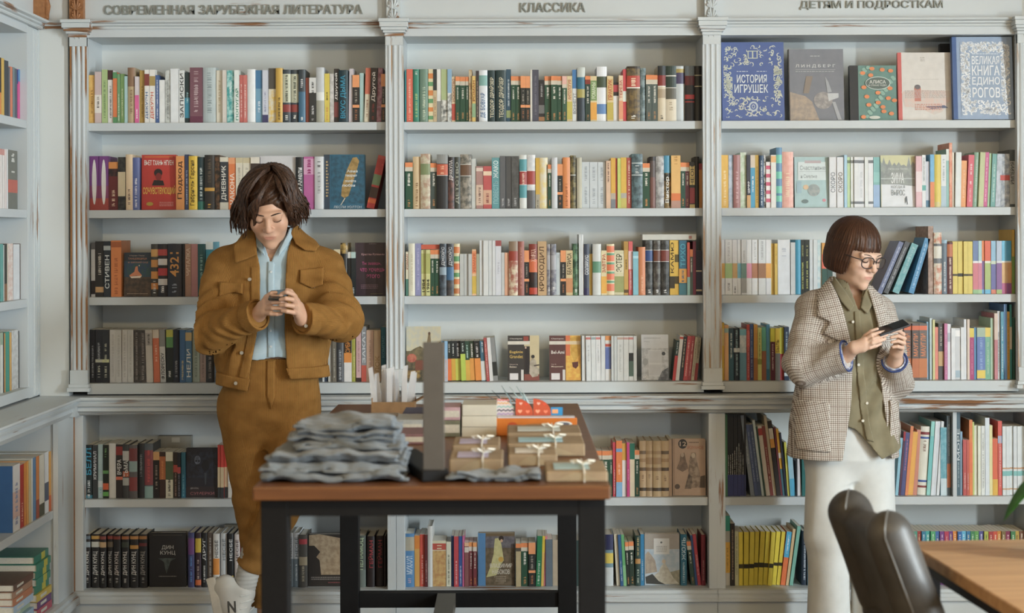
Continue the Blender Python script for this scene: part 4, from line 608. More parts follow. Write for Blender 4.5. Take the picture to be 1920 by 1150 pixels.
# ------------------------------------------------------------------ books shown cover-out
def cover_book(x0, x1, ytop, r, col, label, deco, spine=None, spine_px=0, thick=0.026, tilt=4.0, hard=True, Y=None, mott=None, base_z=None, yaw=0.0):
    Y = Y or YK + 0.012; zb = ROWZ[r] if base_z is None else base_z
    a, c = P(x0, ytop, Y), P(x1, ytop, Y); w = c.x - a.x; h = (a.z - zb) / math.cos(rad(tilt)); t = 0.0025 if hard else 0.0006; e = 0.003 if hard else 0.0004
    M = Matrix.Translation((a.x, Y, zb + thick * math.sin(rad(tilt)) + 5e-4)) @ Matrix.Rotation(rad(yaw), 4, 'Z') @ Matrix.Rotation(rad(-tilt), 4, 'X')
    base = BM(col, mott); sp = BM(spine) if spine else base
    cv = MB(); cv.box(0, w, 0, t, 0, h, 0); cv.box(0, w, thick - t, thick, 0, h, 0); cv.box(0, t, t, thick - t, 0, h, 1)
    root = obj('book', cv.mesh('book'), [base, sp], None, M=M); tag(root, label, 'book', 'books standing cover-out')
    pg = MB(); pg.box(t, w - e, t, thick - t, e, h - e); obj('page_block', pg.mesh('page_block'), [M_PAGES], root)
    if spine_px:
        sw = spine_px * YF / F; m = MB(); m.box(-0.0006, sw, -0.0012, 0.0, 0, h); obj('spine_strip', m.mesh('spine_strip'), [sp], root)
    mbs = {}
    lvl = [0]
    def put(kind, vs, fs, m):
        lvl[0] += 1; off = -0.0014 - 0.00008 * lvl[0]
        g = MB(); g.raw([(u * w, off, (1 - v) * h) for u, v in vs], fs); mbs.setdefault(kind, []).append((g, m))
    rn = random.Random(hash(label) % 1000 if False else len(label) * 7 + int(x0))
    for d in deco:
        k = d[0]
        if k == 'r':
            _, u0, v0, u1, v1, c_ = d[:6]; put('cover_panel', [(u0, v1), (u1, v1), (u1, v0), (u0, v0)], [(0, 1, 2, 3)], BM(c_, d[6] if len(d) > 6 else None))
        elif k == 'g': put('cover_art', d[1], [tuple(range(len(d[1])))], BM(d[2], d[3] if len(d) > 3 else None))
        elif k == 'c':
            _, u, v, ru, rv, c_ = d[:6]; put('cover_art', [(u + ru * math.cos(i * math.pi / 10), v + rv * math.sin(i * math.pi / 10)) for i in range(20)], [tuple(range(20))], BM(c_, d[6] if len(d) > 6 else None))
        elif k == 't':
            _, u0, v0, u1, v1, c_, s = d; vv, ff, tw = text_geo(s, 0.012)
            put('cover_lettering', [(u0 + p[0] / tw * (u1 - u0), v1 - p[1] * (v1 - v0)) for p in vv], ff, BM(c_))
        elif k == 'p':
            _, u0, v0, u1, v1, c_, n = d; vs = []; fs = []
            for i in range(n):
                va = v0 + (v1 - v0) * i / n; vb = va + (v1 - v0) / n * 0.55; u = u0
                while u < u1 - 0.01:
                    g = rn.uniform(0.02, 0.06); q = min(u1, u + g); o = len(vs)
                    vs += [(u, vb), (q, vb), (q, va), (u, va)]; fs.append((o, o + 1, o + 2, o + 3)); u = q + 0.012
            put('small_print', vs, fs, BM(c_))
        elif k == 'o':                       # scrolled ornament: curling ribbons of leaf in a region
            _, regs, c_, n, wd = d; vs = []; fs = []
            for (u0, v0, u1, v1) in regs:
                for i in range(n):
                    cu, cv_ = rn.uniform(u0, u1), rn.uniform(v0, v1); r0 = rn.uniform(0.02, 0.055); a0 = rn.uniform(0, 6.28); sg = rn.choice((-1, 1)); tot = rn.uniform(2.2, 5.0); m_ = 9
                    for j in range(m_ + 1):
                        f_ = j / m_; th = a0 + sg * tot * f_; rr = r0 * (1 - 0.75 * f_); hw = wd * (0.4 + 0.6 * math.sin(math.pi * f_))
                        o = len(vs)
                        for s_ in (-1, 1): vs.append((min(u1 + 0.01, max(u0 - 0.01, cu + (rr + s_ * hw) * math.cos(th))), min(v1 + 0.01, max(v0 - 0.01, cv_ + (rr + s_ * hw) * math.sin(th) * w / h))))
                        if j: fs.append((o - 2, o - 1, o + 1, o))
            put('scroll_ornament', vs, fs, BM(c_))
    for nm, lst in mbs.items():
        for g, m in lst:
            o = obj(nm, g.mesh(nm), [m], root)
            if nm in ('small_print', 'scroll_ornament', 'cover_lettering'): o['kind'] = 'stuff'
    return root
FR = [(0.05, 0.05, 0.95, 0.30), (0.05, 0.70, 0.95, 0.95), (0.04, 0.30, 0.16, 0.70), (0.84, 0.30, 0.96, 0.70)]
cover_book(1354, 1471, 79, 0, '4c62a2', 'blue picture book with pale scrollwork and white title lettering ИСТОРИЯ ИГРУШЕК', [
    ('o', FR, 'd4d8c4', 75, 0.0075), ('c', 0.5, 0.17, 0.10, 0.09, '4c62a2'), ('r', 0.42, 0.11, 0.58, 0.21, 'c8ccb0'), ('r', 0.435, 0.12, 0.49, 0.20, '4c62a2'), ('r', 0.51, 0.12, 0.565, 0.20, '4c62a2'), ('c', 0.5, 0.82, 0.075, 0.065, 'b8c4cc'), ('c', 0.5, 0.82, 0.05, 0.042, '4c62a2'), ('t', 0.475, 0.795, 0.525, 0.845, 'd8dcd0', 'О'),
    ('t', 0.24, 0.415, 0.72, 0.52, 'dfe8ea', 'ИСТОРИЯ'), ('t', 0.20, 0.54, 0.74, 0.645, 'dfe8ea', 'ИГРУШЕК'), ('p', 0.24, 0.37, 0.42, 0.385, 'd0d8e0', 1), ('p', 0.56, 0.37, 0.72, 0.385, 'd0d8e0', 1), ('p', 0.42, 0.935, 0.54, 0.95, 'd0d8e0', 1)], thick=0.022, tilt=5)
cover_book(1479.5, 1583, 92, 0, '7b7d86', 'grey picture book with a pale propeller and the title ЛИНДБЕРГ', [
    ('g', [(0.02, 0.60), (0.3, 0.66), (0.42, 0.74), (0.55, 1.0), (0.02, 1.0)], 'b09a86', '9a8c80'), ('c', 0.62, 0.72, 0.17, 0.12, '8a8684', 'a8a09c'), ('g', [(0.66, 0.38), (0.72, 0.46), (0.78, 0.60), (0.70, 0.61)], 'a2a4aa'), ('g', [(0.70, 0.62), (0.90, 0.62), (0.90, 0.68), (0.72, 0.73)], 'c2c4c6'), ('g', [(0.78, 0.74), (0.84, 0.74), (0.95, 0.99), (0.88, 0.99)], 'a6a8ac'), ('g', [(0.32, 0.38), (0.44, 0.38), (0.36, 0.62), (0.26, 0.62)], '8c7c70'),
    ('t', 0.13, 0.215, 0.85, 0.265, 'd4d6d8', 'Л И Н Д Б Е Р Г'), ('p', 0.13, 0.31, 0.84, 0.325, 'b8babe', 1), ('r', 0.13, 0.285, 0.85, 0.290, 'a8aaae'), ('p', 0.4, 0.095, 0.58, 0.11, 'c8cacc', 1)], spine='34302e', spine_px=1.5, thick=0.02, tilt=5)
cover_book(1594, 1681.5, 123.5, 0, '5f8a80', 'small teal book with orange flowers, black spine and the title АЛИСА', [
    *[('c', 0.24 + 0.72 * ((i * 0.618) % 1), 0.04 + 0.92 * ((i * 0.387 + 0.1) % 1), 0.045, 0.03, '86b0a0') for i in range(26)],
    *[('c', u, v, 0.055, 0.035, 'e8824a') for u, v in ((0.48, 0.06), (0.70, 0.08), (0.88, 0.10), (0.28, 0.14), (0.45, 0.18), (0.30, 0.40), (0.86, 0.42), (0.60, 0.50), (0.36, 0.57), (0.82, 0.60), (0.95, 0.64), (0.40, 0.72), (0.70, 0.76), (0.72, 0.84), (0.88, 0.88), (0.28, 0.94), (0.60, 0.68))],
    ('c', 0.60, 0.325, 0.27, 0.12, 'c4d4ce'), ('c', 0.60, 0.325, 0.255, 0.108, '56665f'), ('t', 0.42, 0.27, 0.77, 0.335, 'd8dcd4', 'АЛИСА'), ('t', 0.40, 0.35, 0.79, 0.385, 'c8ccc4', 'В СТРАНЕ ЧУДЕС'), ('c', 0.52, 0.95, 0.12, 0.03, 'c8ccc0')], spine='25262a', spine_px=16, thick=0.03, tilt=4)
cover_book(1685, 1786, 98.5, 0, 'd9d4ce', 'white picture book with a small town drawing and red spine edge', [
    ('r', 0.24, 0.395, 0.76, 0.398, 'a8a29c'), ('p', 0.42, 0.07, 0.5, 0.14, 'b8b0a8', 3), ('g', [(0.06, 0.58), (0.35, 0.55), (0.95, 0.57), (0.96, 0.72), (0.80, 0.88), (0.66, 0.92), (0.4, 0.82), (0.12, 0.80)], 'dcc0b4', 'd2c8c0'), ('r', 0.30, 0.52, 0.42, 0.72, 'c87868'), ('c', 0.36, 0.51, 0.055, 0.035, '6a6468'), ('p', 0.12, 0.56, 0.88, 0.68, 'b4a49c', 8), ('g', [(0.5, 0.80), (0.85, 0.78), (0.92, 0.82), (0.6, 0.835)], '5c6480'), ('p', 0.3, 0.76, 0.8, 0.86, 'cc8c78', 4)], spine='d8605a', spine_px=7, thick=0.018, tilt=5)
cover_book(1788, 1901, 69, 0, '8fa6c6', 'large pale blue book with white ornament frame titled ВЕЛИКАЯ КНИГА ЕДИНОРОГОВ', [
    ('r', 0.13, 0.06, 0.95, 0.95, '94a8c4'), ('o', [(0.15, 0.07, 0.94, 0.19), (0.15, 0.78, 0.94, 0.94), (0.14, 0.19, 0.28, 0.78), (0.81, 0.19, 0.94, 0.78)], 'f0f2f4', 110, 0.012), ('p', 0.33, 0.205, 0.76, 0.22, 'e0e6ee', 1),
    ('t', 0.32, 0.235, 0.78, 0.335, 'eef0f2', 'ВЕЛИКАЯ'), ('t', 0.32, 0.35, 0.78, 0.47, 'eef0f2', 'КНИГА'), ('t', 0.32, 0.49, 0.78, 0.60, 'eef0f2', 'ЕДИНО'), ('t', 0.32, 0.615, 0.78, 0.74, 'eef0f2', 'РОГОВ'), ('t', 0.48, 0.875, 0.62, 0.90, '7088ac', 'МИФ')], spine='3a5c98', spine_px=8, thick=0.03, tilt=5, Y=6.908)
o_ = cover_book(1764, 1792, 82, 0, '222226', 'black book half hidden behind the white and pale blue picture books', [], thick=0.03, tilt=2, Y=YK + 0.13)
cover_book(265, 330, 291, 1, 'c8322a', 'red novel standing cover-out with yellow brush title and dark portrait', [
    ('t', 0.08, 0.10, 0.92, 0.19, 'ece8e0', 'ВЬЕТ ТХАНЬ НГУЕН'), ('c', 0.48, 0.33, 0.12, 0.075, '241a1a'), ('c', 0.49, 0.40, 0.085, 0.07, '8a2420'), ('g', [(0.30, 0.56), (0.36, 0.46), (0.62, 0.47), (0.66, 0.56)], '241a1a'), ('t', 0.04, 0.56, 0.98, 0.74, 'ecc04a', 'СОЧУВСТВУЮЩИЙ'), ('c', 0.24, 0.895, 0.10, 0.035, 'b89830'), ('p', 0.52, 0.86, 0.92, 0.95, 'd88880', 3), ('r', 0.08, 0.03, 0.9, 0.05, 'd86a30')], thick=0.03, tilt=2)
cover_book(487.5, 554, 293, 1, 'ccccd0', 'white cover-out book behind the man\'s head with a black dot', [('c', 0.51, 0.21, 0.08, 0.06, '2c2826'), ('c', 0.74, 0.20, 0.03, 0.02, 'a8a8ac'), ('p', 0.2, 0.45, 0.8, 0.6, 'a8a8ac', 3)], thick=0.02, tilt=2)
cover_book(607, 684, 290.5, 1, '1f5f7e', 'dark teal novel with a golden feather, standing cover-out beside a leaning red book', [
    ('r', 0.18, 0.02, 0.98, 0.9, '1d5c7c', '16465e'), ('g', [(0.70, 0.06), (0.80, 0.05), (0.86, 0.12), (0.80, 0.30), (0.66, 0.62), (0.60, 0.76), (0.50, 0.80), (0.42, 0.76), (0.44, 0.58), (0.56, 0.28)], 'b08a4a', '8a6a30'), ('g', [(0.50, 0.80), (0.53, 0.80), (0.42, 0.93), (0.40, 0.93)], 'c8c0a8'), ('t', 0.56, 0.28, 0.82, 0.33, 'd8e4e8', 'Авиа'), ('t', 0.52, 0.37, 0.80, 0.42, 'd8e4e8', 'теория'), ('t', 0.52, 0.46, 0.78, 0.51, 'd8e4e8', 'полёта'), ('t', 0.44, 0.54, 0.76, 0.59, 'd8e4e8', 'любви'), ('t', 0.24, 0.94, 0.92, 0.985, 'b8ccd4', 'ЛЕСЛИ УОЛТОН'), ('p', 0.05, 0.12, 0.11, 0.8, 'b0966a', 12)], spine='2a3c4e', spine_px=11, thick=0.03, tilt=2)
cover_book(1490, 1554, 295, 1, 'a6c6c8', 'pale teal cover-out book with a small grey picture titled Счастливые и Смелые', [
    ('r', 0.10, 0.10, 0.92, 0.46, 'd0dcde'), ('r', 0.30, 0.07, 0.78, 0.125, 'b8a8ac'), ('t', 0.16, 0.17, 0.90, 0.26, '8a9698', 'Счастливые'), ('r', 0.14, 0.285, 0.92, 0.29, '98a4a8'), ('t', 0.18, 0.345, 0.66, 0.42, '8a9698', 'и Смелые'), ('c', 0.56, 0.66, 0.18, 0.12, '8c9a9c', 'a4aaa8'), ('c', 0.33, 0.60, 0.08, 0.05, 'd8b890'), ('c', 0.86, 0.86, 0.05, 0.03, 'd88a98'), ('r', 0.06, 0.48, 0.2, 0.72, '98b8c4'), ('c', 0.3, 0.88, 0.10, 0.04, '6c8080')], thick=0.02, tilt=3, spine='2c4a4c')
cover_book(1652, 1716, 292, 1, 'dfe3e8', 'cover-out book with grey winter forest and pale sky, title ЗИМА КОГДА Я ВЫРОС', [
    ('r', 0.0, 0.0, 1.0, 0.22, 'cdcb9c'), ('g', [(0.0, 0.12), (0.04, 0.16), (0.09, 0.04), (0.14, 0.16), (0.20, 0.18), (0.26, 0.08), (0.33, 0.2), (0.40, 0.14), (0.46, 0.2), (0.53, 0.13), (0.60, 0.2), (0.68, 0.18), (0.76, 0.22), (0.83, 0.02), (0.88, 0.2), (0.94, 0.12), (1.0, 0.17), (1.0, 0.60), (0.5, 0.565), (0.0, 0.56)], '8a908e', '9aa09c'), ('r', 0.0, 0.44, 1.0, 0.46, 'b8c0c0'), ('t', 0.22, 0.245, 0.78, 0.285, 'c8ccc8', 'Питер ван Гестел'), ('t', 0.30, 0.335, 0.68, 0.545, 'e4e8e8', 'ЗИМА'), ('t', 0.30, 0.585, 0.70, 0.645, '8e9698', 'КОГДА Я'), ('t', 0.30, 0.665, 0.70, 0.78, '9aa2a4', 'ВЫРОС'), ('g', [(0.70, 0.94), (0.69, 0.84), (0.72, 0.80), (0.755, 0.79), (0.765, 0.86), (0.78, 0.95), (0.75, 0.95), (0.735, 0.88)], '6a7074')], thick=0.024, tilt=3, spine='d8d4c0', spine_px=1.5)
cover_book(232, 283, 474.5, 2, '26303a', 'small dark cover-out book with a dancer in orange under a night sky', [
    ('r', 0.0, 0.55, 1.0, 1.0, '5a4430', '3c3028'), ('r', 0.0, 0.2, 1.0, 0.56, '28405a', '2c4a48'), ('t', 0.2, 0.06, 0.75, 0.09, 'a89080', 'Мария Парр'), ('t', 0.15, 0.12, 0.84, 0.17, 'b87858', 'ТАНЦОВЩИЦА'), ('t', 0.15, 0.20, 0.88, 0.25, 'b87858', 'И ЗИМНИЙ САД'), ('g', [(0.42, 0.33), (0.50, 0.31), (0.52, 0.42), (0.66, 0.52), (0.62, 0.55), (0.46, 0.53), (0.22, 0.55), (0.20, 0.52), (0.38, 0.44)], 'd07a50'), ('g', [(0.22, 0.55), (0.66, 0.53), (0.60, 0.58), (0.28, 0.585)], 'e0ccb8'), ('c', 0.56, 0.30, 0.02, 0.016, 'd8b8a0'), ('p', 0.12, 0.93, 0.88, 0.96, 'a08870', 1)], thick=0.022, tilt=3)
cover_book(666, 723.5, 456, 2, '33232c', 'dark plum cover-out book with pink neon script beside the man\'s shoulder', [
    ('t', 0.20, 0.20, 0.95, 0.25, 'c89aa4', 'Кристен Рупеньян'), ('t', 0.22, 0.36, 0.84, 0.43, 'c84a88', 'Ты знаешь,'), ('t', 0.16, 0.48, 0.96, 0.55, 'c84a88', 'что хочешь'), ('t', 0.36, 0.60, 0.80, 0.67, 'c84a88', 'этого'), ('p', 0.18, 0.79, 0.74, 0.88, '7a5a66', 3), ('p', 0.5, 0.96, 0.9, 0.98, '6a6a3a', 1), ('p', 0.45, 0.02, 0.7, 0.035, '9a8a8e', 1)], thick=0.028, tilt=2, spine='3c2c34', spine_px=2)
cover_book(761.5, 826, 613.5, 3, 'c8bd98', 'cover-out book with an old-master style landscape and red cloth, at the middle bay\'s left end', [
    ('r', 0.0, 0.0, 1.0, 0.5, 'c6bd9c', 'b8b8a8'), ('r', 0.0, 0.45, 1.0, 1.0, '6a5a3c', '3c3a2c'), ('g', [(0.0, 0.50), (0.25, 0.40), (0.40, 0.36), (0.6, 0.44), (1.0, 0.28), (1.0, 0.6), (0.0, 0.66)], '5c5238', '7a6a48'), ('c', 0.16, 0.58, 0.14, 0.08, 'b04a3c', 'c06a50'), ('g', [(0.64, 0.14), (0.70, 0.13), (0.72, 0.30), (0.60, 0.30)], '7a6648'), ('c', 0.67, 0.13, 0.035, 0.03, '5a4030'), ('r', 0.26, 0.62, 0.52, 0.80, '7a4030'), ('r', 0.0, 0.8, 0.4, 0.95, '9a7a3c', '6a4a28')], thick=0.02, tilt=3, spine='4a4438')
for (xa, xb, cb, tt, tx, au, art, lab) in ((952, 1011, '34302f', 'd8b04c', ('Eugénie', 'Grandet'), ('Honoré de', 'Balzac'), 'k', 'black and cream cover-out paperback titled Eugénie Grandet on the fourth shelf'), (1030, 1089, '5a3230', 'e0d8d0', ('Bel-Ami',), ('Guy de', 'Maupassant'), 'o', 'brown and orange cover-out paperback titled Bel-Ami on the fourth shelf')):
    dd = [('r', 0.0, 0.0, 0.52, 1.0, cb), ('r', 0.0, 0.125, 0.70, 0.20, 'd8d2c4'), ('t', 0.06, 0.055, 0.46, 0.09, 'd8d4cc', 'Classiques')]
    for i, s in enumerate(tx): dd.append(('t', 0.06, 0.335 + 0.095 * i, 0.48 if len(s) > 6 else 0.46, 0.41 + 0.095 * i, tt, s))
    dd += [('t', 0.06, 0.63, 0.32 if art == 'k' else 0.22, 0.655, 'c8b8a8', au[0]), ('t', 0.06, 0.675, 0.28 if art == 'k' else 0.44, 0.715, 'd8c8b0', au[1]), ('r', 0.06, 0.84, 0.33, 0.985, 'dcd8da'), ('r', 0.42, 0.76, 0.50, 1.0, 'd4d0cc')]
    if art == 'k':
        dd += [('r', 0.52, 0.0, 0.70, 0.125, '3a2a28'), ('r', 0.50, 0.02, 0.66, 0.12, '9a3a30'), ('r', 0.52, 0.86, 1.0, 1.0, '8a4438'), ('r', 0.52, 0.24, 0.70, 0.86, '2c2424'), ('g', [(0.56, 0.26), (0.62, 0.25), (0.68, 0.42), (0.68, 0.82), (0.56, 0.82)], '1e1a1c'), ('c', 0.57, 0.27, 0.03, 0.025, 'c8a890'), ('c', 0.80, 0.47, 0.055, 0.04, '2c2a2c'), ('g', [(0.70, 0.58), (0.80, 0.50), (0.90, 0.56), (0.92, 0.70), (1.0, 0.74), (0.96, 0.90), (0.78, 0.93), (0.68, 0.84)], 'b8ac98', 'a09480'), ('g', [(0.82, 0.66), (1.0, 0.64), (1.0, 0.67), (0.84, 0.69)], '4a4038')]
    else:
        dd += [('r', 0.52, 0.0, 1.0, 1.0, 'e09a38', 'e8b848'), ('r', 0.52, 0.0, 0.66, 0.45, 'e06a3c'), ('g', [(0.66, 0.05), (0.95, 0.0), (0.98, 0.4), (0.80, 0.6), (0.68, 0.4)], 'c8922c', 'd8a440'), ('g', [(0.72, 0.60), (0.92, 0.58), (0.92, 0.68), (0.84, 0.74), (0.74, 0.70)], '5a2420'), ('r', 0.52, 0.125, 1.0, 0.20, 'e0c8a0')]
    cover_book(xa, xb, 631, 3, 'cdbd90', lab, dd, thick=0.014, tilt=6, hard=False)
cover_book(1203, 1253.5, 629, 3, 'ccd0d4', 'white cover-out book with a grey photograph of a door', [
    ('r', 0.0, 0.30, 1.0, 1.0, 'a8acb0', 'c8ccd0'), ('r', 0.26, 0.34, 0.74, 0.92, 'd0d4d8'), ('r', 0.28, 0.36, 0.72, 0.62, 'c4c8cc'), ('r', 0.28, 0.66, 0.72, 0.9, 'c4c8cc'), ('c', 0.82, 0.42, 0.07, 0.04, '3c4044'), ('g', [(0.76, 0.8), (1.0, 0.72), (1.0, 1.0), (0.6, 1.0)], '50545a', '80848a'), ('c', 0.14, 0.6, 0.1, 0.08, '9ca0a4'), ('t', 0.06, 0.90, 0.22, 0.96, 'f0f0f0', '6+2'), ('p', 0.1, 0.07, 0.72, 0.10, 'a0a4a8', 1), ('p', 0.1, 0.15, 0.3, 0.17, 'a0a4a8', 1)], thick=0.016, tilt=5)
cover_book(348.5, 407.5, 842, 4, '22202a', 'black cover-out thriller with a pale skull face left of the man', [
    ('r', 0.02, 0.08, 0.98, 0.6, '262b3c', '1c1c24'), ('c', 0.36, 0.24, 0.10, 0.09, '6a7488', '4a5060'), ('c', 0.32, 0.26, 0.03, 0.02, '181820'), ('c', 0.41, 0.26, 0.03, 0.02, '181820'), ('c', 0.62, 0.35, 0.12, 0.12, '1a1a20'), ('g', [(0.58, 0.5), (0.66, 0.5), (0.64, 0.74), (0.6, 0.74)], '3c4048'), ('r', 0.0, 0.78, 1.0, 1.0, '2c2226'), ('t', 0.14, 0.80, 0.40, 0.835, 'a09a98', 'ДИН КУНЦ'), ('t', 0.14, 0.89, 0.90, 0.95, '9a5458', 'СУМЕРКИ')], thick=0.03, tilt=2)
cover_book(1261, 1323, 825, 4, 'b89a80', 'brown cover-out book with a black round 12 badge and an engraved couple', [
    ('c', 0.31, 0.085, 0.135, 0.085, '2e2a28'), ('t', 0.22, 0.045, 0.42, 0.125, 'c8b098', '12'), ('t', 0.46, 0.12, 0.94, 0.18, 'b06a50', 'РОМАНОВ'), ('p', 0.5, 0.05, 0.8, 0.08, '6a5444', 1), ('g', [(0.24, 0.26), (0.36, 0.24), (0.40, 0.36), (0.48, 0.52), (0.30, 0.58), (0.12, 0.52), (0.22, 0.38)], '8a705c', '6e5848'), ('g', [(0.56, 0.24), (0.70, 0.24), (0.74, 0.40), (0.82, 0.60), (0.84, 0.86), (0.50, 0.86), (0.48, 0.56), (0.50, 0.40)], '7c6654', 'a89078'), ('c', 0.63, 0.29, 0.06, 0.045, 'c0ac94'), ('c', 0.30, 0.28, 0.05, 0.04, 'b09a84'), ('g', [(0.48, 0.62), (0.36, 0.88), (0.56, 0.88), (0.6, 0.66)], '54463a', '84705c'), ('c', 0.14, 0.84, 0.08, 0.045, '5c4c40'), ('g', [(0.84, 0.66), (0.98, 0.64), (0.98, 0.86), (0.82, 0.86)], '5a4a3c')], thick=0.034, tilt=2, spine='a88a70', spine_px=4)
cover_book(279.5, 348.5, 1000, 5, '1b191a', 'black cover-out hardback titled ДИН КУНЦ beside its matching spines', [
    ('t', 0.34, 0.235, 0.66, 0.32, 'b8b4ae', 'ДИН'), ('t', 0.30, 0.335, 0.71, 0.42, 'b8b4ae', 'КУНЦ'), ('g', [(0.24, 0.475), (0.45, 0.47), (0.72, 0.475), (0.58, 0.53), (0.54, 0.62), (0.47, 0.76), (0.44, 0.68), (0.40, 0.54)], '4a5450', '343a38'), ('p', 0.26, 0.80, 0.74, 0.82, '9a9690', 1), ('r', 0.1, 0.04, 0.9, 0.05, '4a443c')], thick=0.034, tilt=1)
cover_book(578, 640, 1003, 5, '2c2622', 'dark cover-out book with a tan torn shape behind the black table leg', [
    ('g', [(0.02, 0.02), (0.34, 0.0), (1.0, 0.08), (1.0, 0.78), (0.38, 0.78), (0.34, 0.5), (0.24, 0.44), (0.36, 0.34), (0.18, 0.22), (0.02, 0.22)], 'b49a78', '9a8060'), ('p', 0.08, 0.82, 0.98, 0.89, '8a8078', 2), ('p', 0.6, 0.92, 0.98, 0.95, '9a4a4c', 1)], thick=0.036, tilt=1)
cover_book(896.5, 965, 1001, 5, '6a5438', 'blue-spined hardback showing a woman in a pale yellow dress on its cover', [
    ('r', 0.2, 0.06, 1.0, 0.98, '6e5a44', '544630'), ('r', 0.2, 0.06, 1.0, 0.28, '6a6468', '565058'), ('g', [(0.46, 0.10), (0.60, 0.09), (0.66, 0.32), (0.70, 0.52), (0.60, 0.62), (0.50, 0.80), (0.22, 0.84), (0.34, 0.62), (0.42, 0.40), (0.44, 0.22)], 'c4bc7c', 'b4ac70'), ('c', 0.63, 0.10, 0.07, 0.05, '2c201c'), ('c', 0.64, 0.145, 0.035, 0.03, 'c49878'), ('c', 0.62, 0.50, 0.07, 0.05, 'c89838'), ('t', 0.32, 0.58, 0.93, 0.67, 'd0c8b8', 'ВЛАДИМИР'), ('t', 0.38, 0.69, 0.86, 0.78, 'd0c8b8', 'НАБОКОВ'), ('t', 0.44, 0.82, 0.76, 0.84, 'b8a890', 'ПОЛНОЕ'), ('t', 0.48, 0.86, 0.76, 0.88, 'b8a890', 'СОБРАНИЕ'), ('t', 0.48, 0.90, 0.76, 0.92, 'b8a890', 'РАССКАЗОВ'), ('p', 0.56, 0.945, 0.70, 0.955, 'b8a890', 1)], spine='4a80b4', spine_px=14, thick=0.036, tilt=1)
cover_book(1208.5, 1274, 1002, 5, 'a49a90', 'cover-out book with a pale blue seaside painting and a white title box', [
    ('r', 0.0, 0.30, 1.0, 1.0, 'a4b8c8', 'b8c4cc'), ('g', [(0.02, 0.40), (0.10, 0.34), (0.18, 0.40), (0.3, 0.52), (0.36, 0.74), (0.02, 0.78)], 'b0a08c', '9a8c7c'), ('g', [(0.66, 0.76), (1.0, 0.70), (1.0, 1.0), (0.6, 0.98)], '8c8a74', 'a49c80'), ('g', [(0.48, 0.62), (0.58, 0.56), (0.66, 0.66), (0.82, 0.86), (0.98, 0.97), (0.3, 0.99), (0.2, 0.86), (0.4, 0.74)], 'c8c4b4', 'b4ac98'), ('c', 0.55, 0.54, 0.055, 0.04, 'c8b498'), ('g', [(0.02, 0.84), (0.22, 0.78), (0.4, 0.92), (0.6, 0.99), (0.04, 0.97)], '3c3c38'), ('r', 0.26, 0.09, 0.71, 0.40, 'd0d0cc'), ('c', 0.48, 0.17, 0.03, 0.02, '6a6c6c'), ('p', 0.34, 0.24, 0.64, 0.37, 'a8a8a4', 4)], thick=0.03, tilt=1)
# single odd books: leaning and lying ones
def spare_book(x0b, x1b, ytop, lean, r, col, label, extra='', Y=YK, dp=None, pivot='r'):
    d = parse('>0 1 0 %s %s' % (col, extra))[0]; a, c = P(x0b, ytop, Y), P(x1b, ytop, Y); L_ = rad(lean)
    w = (c.x - a.x) * math.cos(L_); h = (a.z - ROWZ[r]) / math.cos(L_); h -= w * math.tan(abs(L_)) * 0.3
    M = Matrix.Translation((c.x, Y, ROWZ[r] + 5e-4)) @ Matrix.Rotation(L_, 4, 'Y') @ Matrix.Translation((-w, 0, 0))
    root = None
    for nm, mb, ms in book_parts(d, w, h, dp or min(0.2, h * 0.75), rnd):
        if root is None: root = tag(obj('book', mb.mesh('book'), ms, None, M=M), label, 'book', 'books leaning on their neighbours')
        else: obj(nm, mb.mesh(nm), ms, root)
    return root
spare_book(686, 701, 293, 13, 1, 'c02c2a', 'red book leaning against the right upright on the second shelf, left bay', 'b0-6:d04a40 b24-58:c03030 b36-56:6a8a60 b60-80:3a2018 b82-90:e0602c')
spare_book(1643, 1653, 455, 23.5, 2, '6c769c', 'slate blue book leaning right, nearest the woman\'s face on the third shelf', 't10-90:c0c8e0')
spare_book(1654.5, 1665, 455, 23.5, 2, '4c4e52', 'dark grey leaning book between slate blue and teal ones on the third shelf', 't10-90:b0b4b8')
spare_book(1671, 1685, 459, 22, 2, '5ca4ac', 'teal leaning book, third of the four leaning on the third shelf', 't8-60:a8d0d4 m:80b8bc')
spare_book(1702, 1713, 448, 17, 2, '4a90c4', 'bright blue leaning book touching the tall brown book on the third shelf', 't10-90:a8d0ec')
spare_book(1740, 1750, 424.5, 0, 2, '9a7a68', 'tall brown book with striped side standing right of the leaning books', 'm:b89a88', dp=0.215)
def lying_book(name_label, x0, x1, y0, y1, z0, z1, col, face='y'):
    m = MB(); t = 0.0022
    m.box(x0, x1, y0, y1, z0, z0 + t); m.box(x0, x1, y0, y1, z1 - t, z1)
    if face == 'y': m.box(x0, x1, y0, y0 + t, z0 + t, z1 - t)
    else: m.box(x1 - t, x1, y0, y1, z0 + t, z1 - t)
    o = obj('book', m.mesh('book'), [BM(col)], None); tag(o, name_label, 'book', 'books lying flat')
    g = MB(); e = 0.004
    if face == 'y': g.box(x0 + e, x1 - e, y0 + t, y1 - e, z0 + t, z1 - t)
    else: g.box(x0 + e, x1 - t, y0 + e, y1 - e, z0 + t, z1 - t)
    obj('page_block', g.mesh('page_block'), [M_PAGES], o)
    return o
a, c = P(1204.5, 451, YK), P(1305, 439.5, YK)
o_ = lying_book('pale grey book lying flat on top of the third shelf row, middle bay', a.x, c.x, YK - 0.004, YK + 0.15, a.z + 0.0015, c.z, 'c6c6bc')
g = MB(); g.box(0, 0.012, 0, 0.001, 0, 0.012); obj('red_mark', g.mesh('red_mark'), [BM('b07068')], o_, M=Matrix.Translation((c.x - 0.03, YK - 0.0055, a.z + 0.006)))
a, c = P(789.5, 469, YK), P(824.5, 459, YK)
